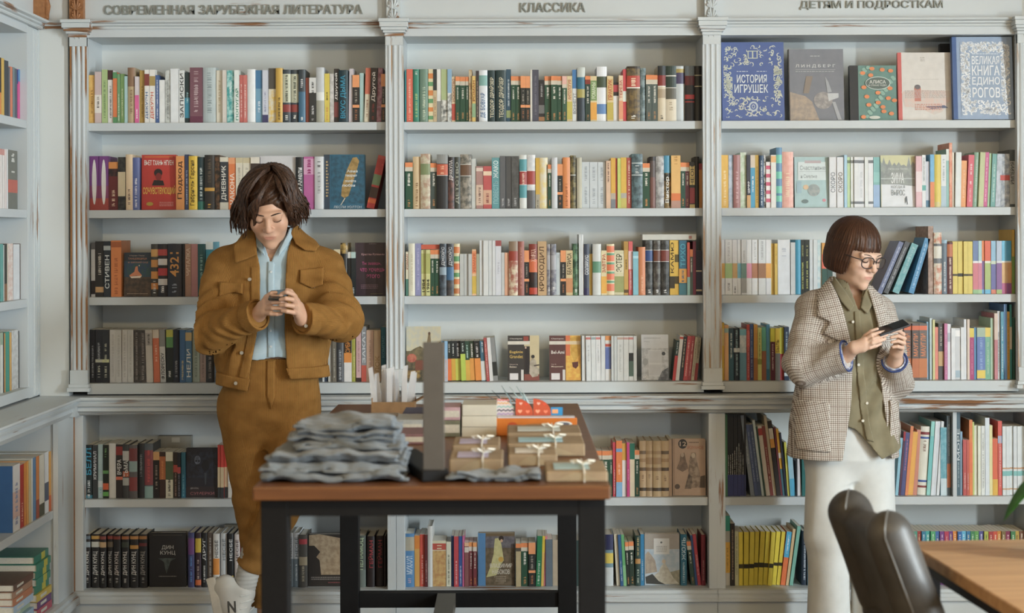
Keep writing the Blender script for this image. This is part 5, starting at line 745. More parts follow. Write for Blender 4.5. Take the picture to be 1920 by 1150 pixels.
lying_book('orange-red book lying flat on four short books at the third shelf, middle bay', a.x, c.x, YK + 0.012, YK + 0.13, a.z + 0.003, c.z, 'd4573a')
# stacks lying in the left base cabinet
for (yA, yB_, cols, nm) in ((6.385, 6.588, ['c04a60', '6a3a78', 'd8b840', '3a8a70', '3c8c74', '358670', '3c8c74', '348470'], 'rear'), (6.09, 6.35, ['c8b848', '98b8d8', 'a8c0a0', 'b0c8e0', 'c87850', 'b08468', '6a4a3c'], 'front')):
    z = ROWZ[5] + 0.0005
    for i, cc in enumerate(cols):
        th = 0.029 if nm == 'rear' else 0.0265; j = rnd.uniform(-0.012, 0.006)
        o_ = lying_book('%s lying book, %s from bottom of the %s stack at lower left' % (cname(cc), ORD(i + 1), nm), XB - 0.2, XB - 0.02 + j, yA + rnd.uniform(0, 0.012), yB_ + rnd.uniform(-0.008, 0), z, z + th - 0.0006, cc, 'x')
        if nm == 'rear' and i > 2:
            g = MB(); g.box(XB - 0.02 + j, XB - 0.0196 + j, yA + 0.1, yA + 0.15, z + 0.001, z + th - 0.001); obj('spine_band', g.mesh('spine_band'), [BM('c8c040')], o_)
        else:
            g = MB(); g.box(XB - 0.02 + j, XB - 0.0196 + j, yA + 0.05, yA + 0.13, z + 0.008, z + th - 0.010); obj('spine_band', g.mesh('spine_band'), [BM('d8d8c8')], o_)
        z += th
# shelf cards behind the books on the left bay's lower shelves
for (xa, xb, ya, yb, zr, lab) in ((296, 358, 818, 846, 4, 'grey card box behind the short books on the fifth shelf, left bay'), (421, 470, 985, 1002, 5, 'grey card behind the books on the bottom shelf beside the sneaker')):
    a, c = P(xa, yb, 7.11), P(xb, ya, 7.11); g = MB(); g.box(a.x, c.x, 7.11, 7.15, ROWZ[zr] + 5e-4, c.z); o_ = tag(g.build('card_box', mat('8f8d84', 0.7, 'grey_card')), lab, 'box')
    g = MB(); g.box(a.x + (c.x - a.x) * 0.42, a.x + (c.x - a.x) * 0.66, 7.1085, 7.11, c.z - 0.026, c.z - 0.006); g.build('price_label', mat('b4b2aa', 0.6, 'label_paper'), o_)
# ================================================================== SOFT SHAPES
# Bodies, clothes, cushions: signed distance functions turned into one continuous mesh (sparse surface nets)
A_ = lambda v: np.array(v, dtype=np.float64)
def smin(a, b, k):
    if k <= 0: return np.minimum(a, b)
    h = np.clip(0.5 + 0.5 * (b - a) / k, 0, 1)
    return b + (a - b) * h - k * h * (1 - h)
def smax(a, b, k): return -smin(-a, -b, k)
def cone(p, a, b, r1, r2):
    a, b = A_(a), A_(b); ab = b - a; q = p - a
    t = np.clip(q @ ab / (ab @ ab), 0, 1)
    return np.linalg.norm(q - t[:, None] * ab, axis=1) - (r1 + (r2 - r1) * t)
def ccone(p, a, b, r1, r2):                 # cut flat at b
    a_, b_ = A_(a), A_(b); d = b_ - a_; d /= np.linalg.norm(d)
    return np.maximum(cone(p, a_, b_ + d * 0.05, r1, r2 + (r2 - r1) * 0.05 / np.linalg.norm(b_ - a_)), (p - b_) @ d)
def ell(p, c, r, R=None):
    q = p - A_(c)
    if R is not None: q = q @ R
    r = A_(r); k0 = np.linalg.norm(q / r, axis=1); k1 = np.linalg.norm(q / (r * r), axis=1)
    return k0 * (k0 - 1) / np.maximum(k1, 1e-9)
def rbox(p, c, hf, rd, R=None):
    q = p - A_(c)
    if R is not None: q = q @ R
    q = np.abs(q) - (A_(hf) - rd)
    return np.linalg.norm(np.maximum(q, 0), axis=1) + np.minimum(q.max(1), 0) - rd
def loft(p, lv, e=2.4):
    """lv: rows (z, cx, cy, rx, ry) from low to high"""
    lv = A_(lv); z = p[:, 2]
    f = lambda k: np.interp(z, lv[:, 0], lv[:, k])
    rx, ry = f(3), f(4); q = (np.abs((p[:, 0] - f(1)) / rx) ** e + np.abs((p[:, 1] - f(2)) / ry) ** e) ** (1 / e)
    d = (q - 1) * np.minimum(rx, ry) * 0.85
    return np.maximum(d, np.maximum(lv[0, 0] - z, z - lv[-1, 0]))
def poly2(x, y, pts):
    """signed distance to a closed polygon"""
    pts = A_(pts); n = len(pts); d = np.full(len(x), 1e9); s = np.ones(len(x))
    for i in range(n):
        a, b = pts[i], pts[i - 1]; ex, ey = b - a; wx, wy = x - a[0], y - a[1]
        t = np.clip((wx * ex + wy * ey) / (ex * ex + ey * ey), 0, 1)
        d = np.minimum(d, (wx - ex * t) ** 2 + (wy - ey * t) ** 2)
        c1, c2, c3 = y >= a[1], y < b[1], ex * wy > ey * wx
        s = np.where((c1 & c2 & c3) | (~c1 & ~c2 & ~c3), -s, s)
    return s * np.sqrt(d)
def rotx(a): c, s = math.cos(a), math.sin(a); return A_([[1, 0, 0], [0, c, -s], [0, s, c]])
def roty(a): c, s = math.cos(a), math.sin(a); return A_([[c, 0, s], [0, 1, 0], [-s, 0, c]])
def rotz(a): c, s = math.cos(a), math.sin(a); return A_([[c, -s, 0], [s, c, 0], [0, 0, 1]])
def wob(p, f, seed=0.0):
    """smooth pseudo-noise in -1..1"""
    x, y, z = p[:, 0] * f + seed, p[:, 1] * f + seed * 1.7, p[:, 2] * f - seed
    return (np.sin(x + 1.3 * np.sin(y * 0.9 + 0.5)) * np.cos(z * 0.8 + np.sin(x * 0.7)) + 0.5 * np.sin(2.1 * y + 1.7 * z + np.sin(1.3 * x))) / 1.5
def sdf_mesh(func, lo, hi, h, slack=0.012):
    lo, hi = A_(lo), A_(hi); L = 4; H = h * 2 ** L
    n = np.ceil((hi - lo) / H).astype(int) + 1
    C = np.stack(np.meshgrid(*[np.arange(k) for k in n], indexing='ij'), -1).reshape(-1, 3)
    off = np.array([[i, j, k] for i in (0, 1) for j in (0, 1) for k in (0, 1)])
    for l in range(L, -1, -1):
        H = h * 2 ** l
        d = np.abs(func(lo + (C + 0.5) * H))
        C = C[d < H * 1.2 + (slack * 0.5 if l >= 2 else slack * 0.06)]
        if l: C = (C[:, None, :] * 2 + off[None]).reshape(-1, 3)
    B = 1 << 20; key = lambda c: (c[..., 0].astype(np.int64) * B + c[..., 1]) * B + c[..., 2]
    ck = key(C); o = np.argsort(ck); C, ck = C[o], ck[o]
    cc = (C[:, None, :] + off[None]).reshape(-1, 3)
    uk, inv = np.unique(key(cc), return_inverse=True)
    up = np.stack([uk // (B * B), (uk // B) % B, uk % B], -1)
    dv = func(lo + up * h)
    cv = dv[inv].reshape(-1, 8)
    act = (cv.min(1) < 0) & (cv.max(1) >= 0)
    C, ck, cv = C[act], ck[act], cv[act]
    ed = [(a, b) for a in range(8) for b in range(a + 1, 8) if bin(a ^ b).count('1') == 1]
    acc = np.zeros((len(C), 3)); cnt = np.zeros(len(C))
    for a, b in ed:
        va, vb = cv[:, a], cv[:, b]; m = (va < 0) != (vb < 0)
        t = np.where(m, va / np.where(m, va - vb, 1), 0)
        acc += m[:, None] * (off[a] + t[:, None] * (off[b] - off[a])); cnt += m
    V = lo + (C + acc / cnt[:, None]) * h
    Fs = []
    for ax in range(3):
        e = np.zeros(3, int); e[ax] = 1
        k2 = key(up + e); i2 = np.clip(np.searchsorted(uk, k2), 0, len(uk) - 1); ok = uk[i2] == k2
        s1, s2 = dv < 0, dv[i2] < 0; m = ok & (s1 != s2)
        q = up[m]; sg = s1[m]; b_ = np.zeros(3, int); c_ = np.zeros(3, int); b_[(ax + 1) % 3] = 1; c_[(ax + 2) % 3] = 1
        idx = []; good = np.ones(len(q), bool)
        for dlt in (0 * b_, b_, b_ + c_, c_):
            kk = key(q - dlt); ii = np.clip(np.searchsorted(ck, kk), 0, len(ck) - 1); good &= ck[ii] == kk; idx.append(ii)
        F_ = np.stack(idx, -1)[good]; sg = sg[good]
        F_[~sg] = F_[~sg][:, ::-1]; Fs.append(F_)
    return V, np.concatenate(Fs)
def sdf_obj(name, func, lo, hi, h, m, parent=None, slack=0.012, attrs=None, smooth_it=0):
    V, Fq = sdf_mesh(func, lo, hi, h, slack)
    me = bpy.data.meshes.new(name); me.from_pydata(V.tolist(), [], Fq.tolist())
    if attrs:
        for k, fn in attrs.items():
            a = me.attributes.new(k, 'FLOAT' if np.ndim(fn(V[:2])) == 1 else 'FLOAT_VECTOR', 'POINT'); val = fn(V)
            a.data.foreach_set('value' if val.ndim == 1 else 'vector', val.astype(np.float32).ravel())
    o = obj(name, me, m, None, smooth=True)
    if parent is not None: o.parent = parent; o.matrix_parent_inverse = parent.matrix_basis.inverted()
    return o
def child(o, parent):
    o.parent = parent; o.matrix_parent_inverse = parent.matrix_basis.inverted(); return o
def masked(f, p, c, r, pad=0.05):
    """evaluate f only inside a ball; outside, the distance to the ball is enough"""
    dist = np.linalg.norm(p - A_(c), axis=1); out = dist - r + 0.02; m = dist < r + pad
    if m.any(): out[m] = f(p[m])
    return out
PP = lambda px, py, Y: A_(P(px, py, Y))
# ================================================================== DISPLAY TABLE and what lies on it
M_BLACK = mat('131314', 0.6, 'black_powder_coat', var=0.1, scale=40, spec=0.2)
def wood_mat(name, c1, c2, axis, rough=0.4):
    k = NT(name); tc = k.add('ShaderNodeTexCoord'); mp = k.add('ShaderNodeMapping'); s = [30, 30, 30]; s[axis] = 2.0; mp.inputs['Scale'].default_value = s
    k.link(tc, 'Object', mp, 'Vector'); nz = k.add('ShaderNodeTexNoise', Scale=1.0, Detail=6.0, Roughness=0.6); k.link(mp, 0, nz, 'Vector')
    r = k.ramp(nz, 0, [(0.3, lin(c1)), (0.7, lin(c2))]); k.link(r, 0, k.bs, 'Base Color'); k.bs.inputs['Roughness'].default_value = rough
    return k.m
TZ = 1.0037
t = thing('display_table', 'tall black-legged table with a brown wooden top carrying shirts and parcels', 'table', (-0.2, 5.05, 0)); 
def tbuild(mb, name, m, bevel=0.0): return mb.build(name, m, t, bevel=bevel, M=Matrix.Translation((0.2, -5.05, 0)))
m = MB(); m.box(-0.637, 0.2395, 4.10, 6.10, TZ - 0.034, TZ); tbuild(m, 'table_top', wood_mat('brown_table_top', '54321a', '744a28', 0, 0.4), 0.004)
for x in (-0.6215, 0.1615):
    for y in (4.125, 6.01):
        m = MB(); m.box(x, x + 0.0665, y, y + 0.0665, 0, TZ - 0.0345); tbuild(m, 'leg', M_BLACK, 0.002)
for y in (4.125, 6.01): m = MB(); m.box(-0.5545, 0.161, y, y + 0.05, TZ - 0.076, TZ - 0.0345); tbuild(m, 'end_rail', M_BLACK)
for x in (-0.6215, 0.178): m = MB(); m.box(x, x + 0.05, 4.1925, 6.009, TZ - 0.076, TZ - 0.0345); tbuild(m, 'side_rail', M_BLACK)
m = MB(); m.box(-0.5545, 0.161, 6.02, 6.07, 0.279, 0.331); tbuild(m, 'stretcher', M_BLACK)
m = MB(); m.box(-0.5545, 0.161, 4.13, 4.18, 0.02, 0.07); tbuild(m, 'stretcher', M_BLACK)
m = MB(); m.box(-0.272, -0.207, 4.4, 6.019, 0.281, 0.331); o_ = tbuild(m, 'centre_stretcher', mat('6a675f', 0.5, 'lit_grey_steel', metal=0.4))  # paler than the frame: light on its top face put into the colour
# sign post: flat steel upright on a foot
t = thing('sign_post', 'flat dark grey metal upright standing on the table between shirts and parcels', 'sign holder', (-0.2, 4.2, TZ)); L = Matrix.Translation((0.2, -4.2, -TZ))
m = MB(); m.box(-0.2235, -0.1705, 4.178, 4.188, TZ + 0.004, 1.352); m.build('upright', mat('5e5a55', 0.42, 'grey_metal_plate', metal=0.35), t, bevel=0.001, M=L)
m = MB(); R_ = Matrix.Translation((-0.2, 4.2, 0)) @ Matrix.Rotation(rad(14), 4, 'Z'); m.box(-0.035, 0.035, -0.03, 0.40, TZ + 0.0005, TZ + 0.03, M=R_); m.build('foot', M_BLACK, t, bevel=0.004, M=L)
# folded grey shirts
def cloth_mat(name, c1, c2, weave=900.0):
    k = NT(name); tc = k.add('ShaderNodeTexCoord'); nz = k.add('ShaderNodeTexNoise', Scale=14.0, Detail=4.0); k.link(tc, 'Object', nz, 'Vector')
    n2 = k.add('ShaderNodeTexNoise', Scale=weave, Detail=2.0); k.link(tc, 'Object', n2, 'Vector')
    r = k.ramp(nz, 0, [(0.3, lin(c1)), (0.7, lin(c2))]); k.link(r, 0, k.bs, 'Base Color'); k.bs.inputs['Roughness'].default_value = 0.9; k.bs.inputs['Specular IOR Level'].default_value = 0.15
    b = k.add('ShaderNodeBump', Strength=0.25, Distance=0.001); k.link(n2, 0, b, 'Height'); k.link(b, 0, k.bs, 'Normal')
    k.bs.inputs['Sheen Weight'].default_value = 0.2
    return k.m
M_TEE = cloth_mat('grey_jersey', '5e6468', '777d82')
def folded_shirt(name, label, x0, x1, y0, y1, z0, th, seed, rz=0.0, cat='shirt'):
    cx, cy = (x0 + x1) / 2, (y0 + y1) / 2; hx, hy = (x1 - x0) / 2, (y1 - y0) / 2; R = rotz(rz)
    def f(p):
        q = (p - A_([cx, cy, z0])) @ R; q = q.copy()
        q[:, 2] -= 0.006 * wob(q, 17, seed) + 0.0045 * np.sin(q[:, 0] * 26 + 14 * q[:, 1] + seed) + 0.0025 * np.sin(q[:, 0] * 75 + 30 * q[:, 1] * math.sin(seed))
        g = None
        for i in range(3):                  # three folds, each with its own rolled edge
            zz = th * (0.17 + 0.33 * i); jx = 0.008 * math.sin(seed * 3 + i * 2.1); jy = 0.010 * math.cos(seed * 2 + i * 1.7)
            d = rbox(q, (jx, jy, zz), (hx - 0.006 * i, hy - 0.004, th * 0.155), th * 0.15)
            g = d if g is None else smin(g, d, 0.003)
        return np.maximum(g + 0.0015 * wob(p, 90, seed), z0 + 0.0006 - p[:, 2])
    o = sdf_obj(name, f, (x0 - 0.03, y0 - 0.03, z0 - 0.005), (x1 + 0.03, y1 + 0.03, z0 + th + 0.02), 0.0045, M_TEE)
    return tag(o, label, cat, 'folded grey shirts')
SHN = ['bottom', 'second lowest', 'third', 'fourth', 'fifth', 'topmost']
z = TZ + 0.0005
for i, (xa, xb, ya, yb, th) in enumerate([(-0.632, -0.262, 4.155, 4.45, 0.024), (-0.628, -0.268, 4.165, 4.46, 0.023), (-0.618, -0.272, 4.18, 4.47, 0.024), (-0.57, -0.285, 4.25, 4.50, 0.022), (-0.568, -0.29, 4.26, 4.50, 0.023), (-0.565, -0.296, 4.27, 4.51, 0.026)]):
    folded_shirt('folded_shirt', '%s grey shirt in the folded pile at the table\'s left front' % SHN[i], xa, xb, ya, yb, z, th, 1.3 * i + 0.4, rz=rad((-1.5, 1, -2, 2, -1, 1.5)[i])); z += th - 0.001
folded_shirt('folded_shirt', 'thin grey folded shirt lying alone before the parcels at the table front', -0.163, 0.075, 4.15, 4.29, TZ + 0.0005, 0.018, 5.5)
# kraft-paper parcels tied with string
M_KRAFT = mat('927f66', 0.8, 'kraft_paper', var=0.12, scale=18, bump=0.15)
M_STR = mat('dcd8cc', 0.8, 'white_string')
def parcel(label, x0, x1, y0, y1, z0, h, lab_col, string=True, card=None):
    t = thing('parcel', label, 'parcel', ((x0 + x1) / 2, (y0 + y1) / 2, z0), group='kraft paper parcels'); cx, cy = (x0 + x1) / 2, (y0 + y1) / 2; L = Matrix.Translation((-cx, -cy, -z0))
    m = MB(); m.box(x0, x1, y0, y1, z0 + 0.0004, z0 + h); m.build('wrapping', M_KRAFT, t, bevel=0.004, M=L)
    m = MB(); m.raw([(x0 + 0.02, y0 - 0.0008, z0 + 0.004), (x1 - 0.02, y0 - 0.0008, z0 + 0.004), (cx + 0.01, y0 - 0.0018, z0 + h * 0.9), (cx - 0.01, y0 - 0.0018, z0 + h * 0.9)], [(0, 1, 2, 3)]); m.build('folded_flap', mat('97876c', 0.8, 'kraft_flap', var=0.1), t, M=L)
    m = MB(); s = 0.2; m.box(x0 + (x1 - x0) * 0.14, x0 + (x1 - x0) * 0.72, y0 + (y1 - y0) * s, y0 + (y1 - y0) * 0.7, z0 + h + 0.0005, z0 + h + 0.0022); m.build('paper_label', mat(lab_col, 0.6, 'label_' + lab_col), t, M=L)
    if string:
        sx = x0 + (x1 - x0) * 0.62; m = MB(); m.tube([(sx, y0 - 0.003, z0 + 0.001), (sx, y0 - 0.0032, z0 + h), (sx, y0 + 0.004, z0 + h + 0.004), (sx, y1 - 0.004, z0 + h + 0.004), (sx, y1 + 0.002, z0 + h * 0.5)], 0.0018, 6); m.build('string', M_STR, t, M=L)
        for s_ in (-1, 1):
            m = MB(); m.tube([(sx, cy, z0 + h + 0.006), (sx + s_ * 0.014, cy - 0.01, z0 + h + 0.016), (sx + s_ * 0.03, cy - 0.004, z0 + h + 0.014), (sx + s_ * 0.022, cy + 0.008, z0 + h + 0.007), (sx, cy, z0 + h + 0.006)], 0.0026, 6); m.build('bow_loop', M_STR, t, M=L)
    return t
parcel('kraft parcel with a pale blue label at the table\'s right front corner', 0.082, 0.236, 4.16, 4.37, TZ, 0.026, 'a0b8bc')
parcel('kraft parcel with lavender label and white bow, beside the dark upright', -0.165, -0.025, 4.335, 4.54, TZ, 0.034, 'b4acc4')
parcel('kraft parcel with lavender label, behind the one beside the dark upright', -0.165, -0.035, 4.56, 4.76, TZ, 0.042, 'b0a8c0')
parcel('front kraft parcel of the row of three behind the right corner parcel', -0.012, 0.118, 4.44, 4.62, TZ, 0.032, 'd0ccc4')
parcel('middle kraft parcel with blue label in the row behind the right corner parcel', -0.014, 0.2, 4.64, 4.83, TZ, 0.036, '9cc0cc')
parcel('rear kraft parcel with white ribbon just before the orange box', -0.016, 0.2, 4.86, 5.07, TZ, 0.040, 'c4ccc8')
# orange picture box
t = thing('orange_box', 'orange box with small printed fish shapes behind the kraft parcels', 'box', (0.07, 5.2, TZ)); L = Matrix.Translation((-0.07, -5.2, -TZ))
m = MB(); m.box(-0.05, 0.197, 5.12, 5.165, TZ + 0.0005, TZ + 0.054); m.build('body', mat('c4702c', 0.45, 'orange_card', var=0.06), t, bevel=0.0015, M=L)
m = MB(); m.box(-0.046, 0.19, 5.122, 5.163, TZ + 0.0545, TZ + 0.058); m.build('lid_sheet', mat('c8c4c8', 0.4, 'clear_cover'), t, M=L)
for (u, v, a, b_, c_) in ((0.20, 0.62, 0.06, 0.16, 'b04a28'), (0.52, 0.55, 0.20, 0.16, '9a6a40'), (0.83, 0.68, 0.11, 0.15, 'd0d0cc'), (0.83, 0.68, 0.08, 0.08, '5a5c68'), (0.82, 0.25, 0.08, 0.06, '8a6030')):
    m = MB(); n = 16; lv_ = 5.1192 - (0.0005 if c_ == '5a5c68' else 0); m.raw([(-0.05 + 0.247 * (u + a * math.cos(i * 2 * math.pi / n)), lv_, TZ + 0.054 * (v + b_ * math.sin(i * 2 * math.pi / n))) for i in range(n)], [tuple(range(n))]); m.build('printed_shape', mat(c_, 0.5, 'ink_' + c_), t, M=L)
# cream notebooks stacked behind the left parcels
z = TZ + 0.0005
for i, (h, c_) in enumerate(((0.03, 'c0bcae'), (0.034, 'c6c2b4'), (0.034, 'bdb9ac'))):
    m = MB(); m.box(-0.155 + 0.001 * i, -0.050 + 0.001 * i, 5.10, 5.26, z, z + h - 0.001); o_ = tag(m.build('notebook', mat(c_, 0.7, 'notebook_cover_%d' % i), bevel=0.001), '%s cream notebook in the stack left of the orange box' % ('lowest', 'middle', 'top')[i], 'notebook', 'cream notebooks'); z += h
for (x0, x1, y0, y1, z0, z1, c_, lab, nm) in ((-0.215, -0.16, 5.1, 5.25, TZ, TZ + 0.05, '6a6a58', 'dark patterned box behind the dark upright', 'gift_box'), (-0.215, -0.16, 5.1, 5.25, TZ + 0.0505, TZ + 0.09, 'a88a90', 'mauve box on the dark patterned box behind the upright', 'gift_box'),
    (-0.345, -0.25, 4.92, 5.10, TZ, TZ + 0.030, '7a5a5c', 'mauve-brown book lying left of the dark upright', 'flat_book'), (-0.36, -0.275, 5.12, 5.30, TZ, TZ + 0.05, '9a9c9a', 'grey flat book pile behind the folded shirts', 'flat_book'), (-0.35, -0.265, 5.32, 5.5, TZ, TZ + 0.05, '3c3a52', 'navy box below the carton of bookmarks', 'gift_box'),
    (-0.60, -0.37, 5.2, 5.42, TZ, TZ + 0.016, '6a5c4c', 'dark brown flat book behind the folded shirts', 'flat_book'), (-0.59, -0.38, 5.5, 5.62, TZ, TZ + 0.02, '8c8070', 'pale brown flat book near the table\'s back left', 'flat_book')):
    m = MB(); m.box(x0, x1, y0, y1, z0 + 0.0005, z1); o_ = tag(m.build(nm, mat(c_, 0.6, 'cover_' + c_, var=0.15, scale=40), bevel=0.0015), lab, 'box' if 'box' in nm else 'book')
    m = MB(); m.box(x0 + 0.002, x1 - 0.002, y0 - 0.0006, y0, z0 + (z1 - z0) * 0.25, z0 + (z1 - z0) * 0.75); m.build('edge_print', mat('b8b4a8', 0.7, 'edge_pages', var=0.1, scale=120), o_)
# carton of wrapped bookmarks
t = thing('carton', 'open brown cardboard tray on the table holding clear-wrapped bookmarks', 'box', (-0.4, 5.66, TZ)); L = Matrix.Translation((0.4, -5.66, -TZ)); zc = TZ + 0.012
M_CARD = mat('8a6c4c', 0.85, 'corrugated_card', var=0.12, scale=30)
m = MB()
for b_ in ((-0.475, -0.33, 5.63, 5.634, zc, zc + 0.042), (-0.475, -0.33, 5.73, 5.734, zc, zc + 0.05), (-0.475, -0.471, 5.634, 5.73, zc, zc + 0.056), (-0.334, -0.33, 5.634, 5.73, zc, zc + 0.045), (-0.471, -0.334, 5.634, 5.73, TZ + 0.0005, zc + 0.003)): m.box(*b_)
m.build('tray', M_CARD, t, M=L)
m = MB(); m.raw([(-0.33, 5.632, zc + 0.042), (-0.33, 5.73, zc + 0.042), (-0.30, 5.73, zc + 0.058), (-0.30, 5.632, zc + 0.058)], [(0, 1, 2, 3)]); o_ = m.build('flap', M_CARD, t, M=L); so = o_.modifiers.new('s', 'SOLIDIFY'); so.thickness = 0.003
kk = NT('clear_wrap'); kk.bs.inputs['Base Color'].default_value = (0.85, 0.85, 0.86, 1); kk.bs.inputs['Roughness'].default_value = 0.12; kk.bs.inputs['Transmission Weight'].default_value = 0.55; kk.bs.inputs['IOR'].default_value = 1.2; M_WRAP = kk.m
for i in range(11):
    x = -0.462 + i * 0.012 + rnd.uniform(-0.003, 0.003); tl = rnd.uniform(-6, 6) + (i - 5) * 2.0; hh = rnd.uniform(0.13, 0.165)
    M_ = Matrix.Translation((x, 5.645 + (i % 4) * 0.02, zc + 0.004)) @ Matrix.Rotation(rad(tl), 4, 'Y')
    t2 = thing('bookmark', 'clear-wrapped bookmark in the cardboard tray, %s from the left' % ORD(i + 1), 'bookmark', group='wrapped bookmarks in the tray'); t2.matrix_world = M_
    m = MB(); m.box(-0.005, 0.005, 0.0, 0.0015, 0, hh * 0.8); m.build('card', mat(('b8b0a8', 'd8d4d0', '8a7468', 'c8c0bc')[i % 4], 0.5, 'bookmark_card_%d' % (i % 4), var=0.2, scale=60), t2)
    m = MB(); q = 0.009
    m.raw([(-q, -0.001, 0.0), (q, -0.001, 0), (q, -0.002, hh * 0.5), (q * 0.9, 0.001, hh), (-q * 0.8, 0.0, hh * 0.97), (-q, -0.0025, hh * 0.5)], [(0, 1, 2, 5), (5, 2, 3, 4)]); o_ = m.build('sleeve', M_WRAP, t2); so = o_.modifiers.new('s', 'SOLIDIFY'); so.thickness = 0.004; so.offset = 1
# upright gift cards behind the orange box and a sheaf of quills
def gift_card(label, px0, px1, py0, py1, Y, col, kind):
    a, c = P(px0, py1, Y), P(px1, py0, Y); w, h = c.x - a.x, c.z - TZ - 0.001
    n = 8; prof = [(0, 0), (w, 0), (w, h * 0.62)] + [(w * math.cos(s * math.pi / 2 / n) * 0.98 + w * 0.0, h * 0.62 + h * 0.38 * math.sin(s * math.pi / 2 / n)) for s in range(1, n)] + [(w * 0.12, h), (0, h)] if kind != 'plain' else [(0, 0), (w, 0), (w, h), (0, h)]
    m = MB(); m.prism([(x, z) for x, z in prof], 1, 0, 0.012); me = m.mesh('gift_card')
    o = obj('gift_card', me, mat(col, 0.5, 'card_' + col), M=Matrix.Translation((a.x, Y, TZ + 0.0006))); tag(o, label, 'card')
    vis = a.z - TZ
    if kind == 'heart':
        for (u, v, s, c_) in ((0.25, 0.30, 0.26, 'f0a888'), (0.7, 0.28, 0.24, 'e88a6c'), (0.3, 0.74, 0.2, 'e8b8a8'), (0.62, 0.70, 0.2, 'd8543c')):
            g = MB(); pts = []
            for i in range(18):
                th = 2 * math.pi * i / 18; pts.append((w * u + s * w * 0.062 * 16 * math.sin(th) ** 3 * 0.5, -0.0006, vis + (h - vis) * v + s * w * 0.031 * (13 * math.cos(th) - 5 * math.cos(2 * th) - 2 * math.cos(3 * th) - math.cos(4 * th))))
            g.raw(pts, [tuple(range(18))]); g.build('printed_heart', mat(c_, 0.5, 'heart_' + c_), o)
    elif kind == 'zigzag':
        for v, c_ in ((0.12, 'a890b8'), (0.32, '3a3c50'), (0.52, '88b4ac'), (0.72, 'd8a870'), (0.9, 'd87a78')):
            g = MB(); zz = vis + (h - vis) * v; k_ = 8; wd = w * (0.98 if v < 0.6 else 0.7)
            vs = []; 
            for i in range(k_ + 1):
                q = zz + (0.002 if i % 2 else -0.002); vs += [(wd * i / k_, -0.0006, q), (wd * i / k_, -0.0006, q + 0.004)]
            g.raw(vs, [(2 * i, 2 * i + 2, 2 * i + 3, 2 * i + 1) for i in range(k_)]); g.build('zigzag_line', mat(c_, 0.5, 'zig_' + c_), o)
    elif kind == 'plain':
        g = MB(); g.box(w * 0.1, w * 0.6, -0.0006, 0, vis + (h - vis) * 0.35, vis + (h - vis) * 0.8); g.build('printed_patch', mat('e8a878', 0.5, 'patch'), o)
gift_card('striped zigzag card standing behind the orange box', 932, 965, 748, 782, 5.18, 'ccc0c0', 'zigzag')
gift_card('left orange heart-print card standing behind the orange box', 967, 999, 748, 782, 5.175, 'c0563a', 'heart')
gift_card('right orange heart-print card standing behind the orange box', 1000, 1033, 748, 782, 5.175, 'c0563a', 'heart')
gift_card('small bright blue card at the right behind the orange box', 1033, 1055, 764, 782, 5.18, '3a90c8', 'plain')
for i, (xa, ya, xb, yb, c_) in enumerate(((908, 738, 958, 762, '5a6a70'), (922, 732, 962, 764, '46545c'), (940, 723, 966, 760, '7a8c90'), (946, 733, 985, 764, '3c4a50'), (955, 725, 988, 762, '9cb0b4'), (968, 724, 994, 760, '8ca4a8'), (976, 728, 998, 764, 'b0c4c8'))):
    a, b_ = P(xa, ya, 5.27), P(xb, yb + 20, 5.25); mid = (a + b_) / 2 + Vector((0.004, 0, 0.006)); m = MB(); m.tube([a, mid, b_], [0.0012, 0.0055, 0.0018], 6, flat=0.35)
    tag(m.build('quill', mat(c_, 0.5, 'quill_' + c_), smooth=True), 'thin blue-grey quill behind the heart-print cards, %s from the left' % ORD(i + 1), 'quill', 'sheaf of quills')
m = MB(); a = P(962, 790, 5.25); b_ = P(1002, 790, 5.25); m.box(a.x, b_.x, 5.21, 5.29, TZ + 0.0005, TZ + 0.05); tag(m.build('quill_holder', mat('4a4c50', 0.5, 'grey_cup')), 'small grey holder of the quills behind the cards', 'holder')

# ================================================================== DESK, CHAIR and PLANT at the right
DA = math.atan(0.0653); c0 = Vector((1.110, 4.73, 0.748))
t = thing('desk', 'light wooden desk with dark steel legs cut by the right picture edge', 'desk', (c0.x, c0.y, 0), rz=DA)
m = MB(); m.box(0, 1.5, -0.9, 0, 0.715, 0.75); m.build('desk_top', wood_mat('light_oak_top', 'a07850', 'c29a6e', 0, 0.4), t, bevel=0.004)
M_STEEL = mat('2a2b2e', 0.45, 'dark_steel', metal=0.3)
for x in (0.03, 1.43):
    for y in (-0.87, -0.09): m = MB(); m.box(x, x + 0.04, y, y + 0.06, 0, 0.7145); m.build('leg', M_STEEL, t, bevel=0.002)
    m = MB(); m.box(x, x + 0.03, -0.809, -0.091, 0.675, 0.7145); m.build('side_rail', M_STEEL, t)
m = MB(); m.box(0.071, 1.429, -0.06, -0.03, 0.675, 0.7145); m.build('rear_rail', M_STEEL, t)
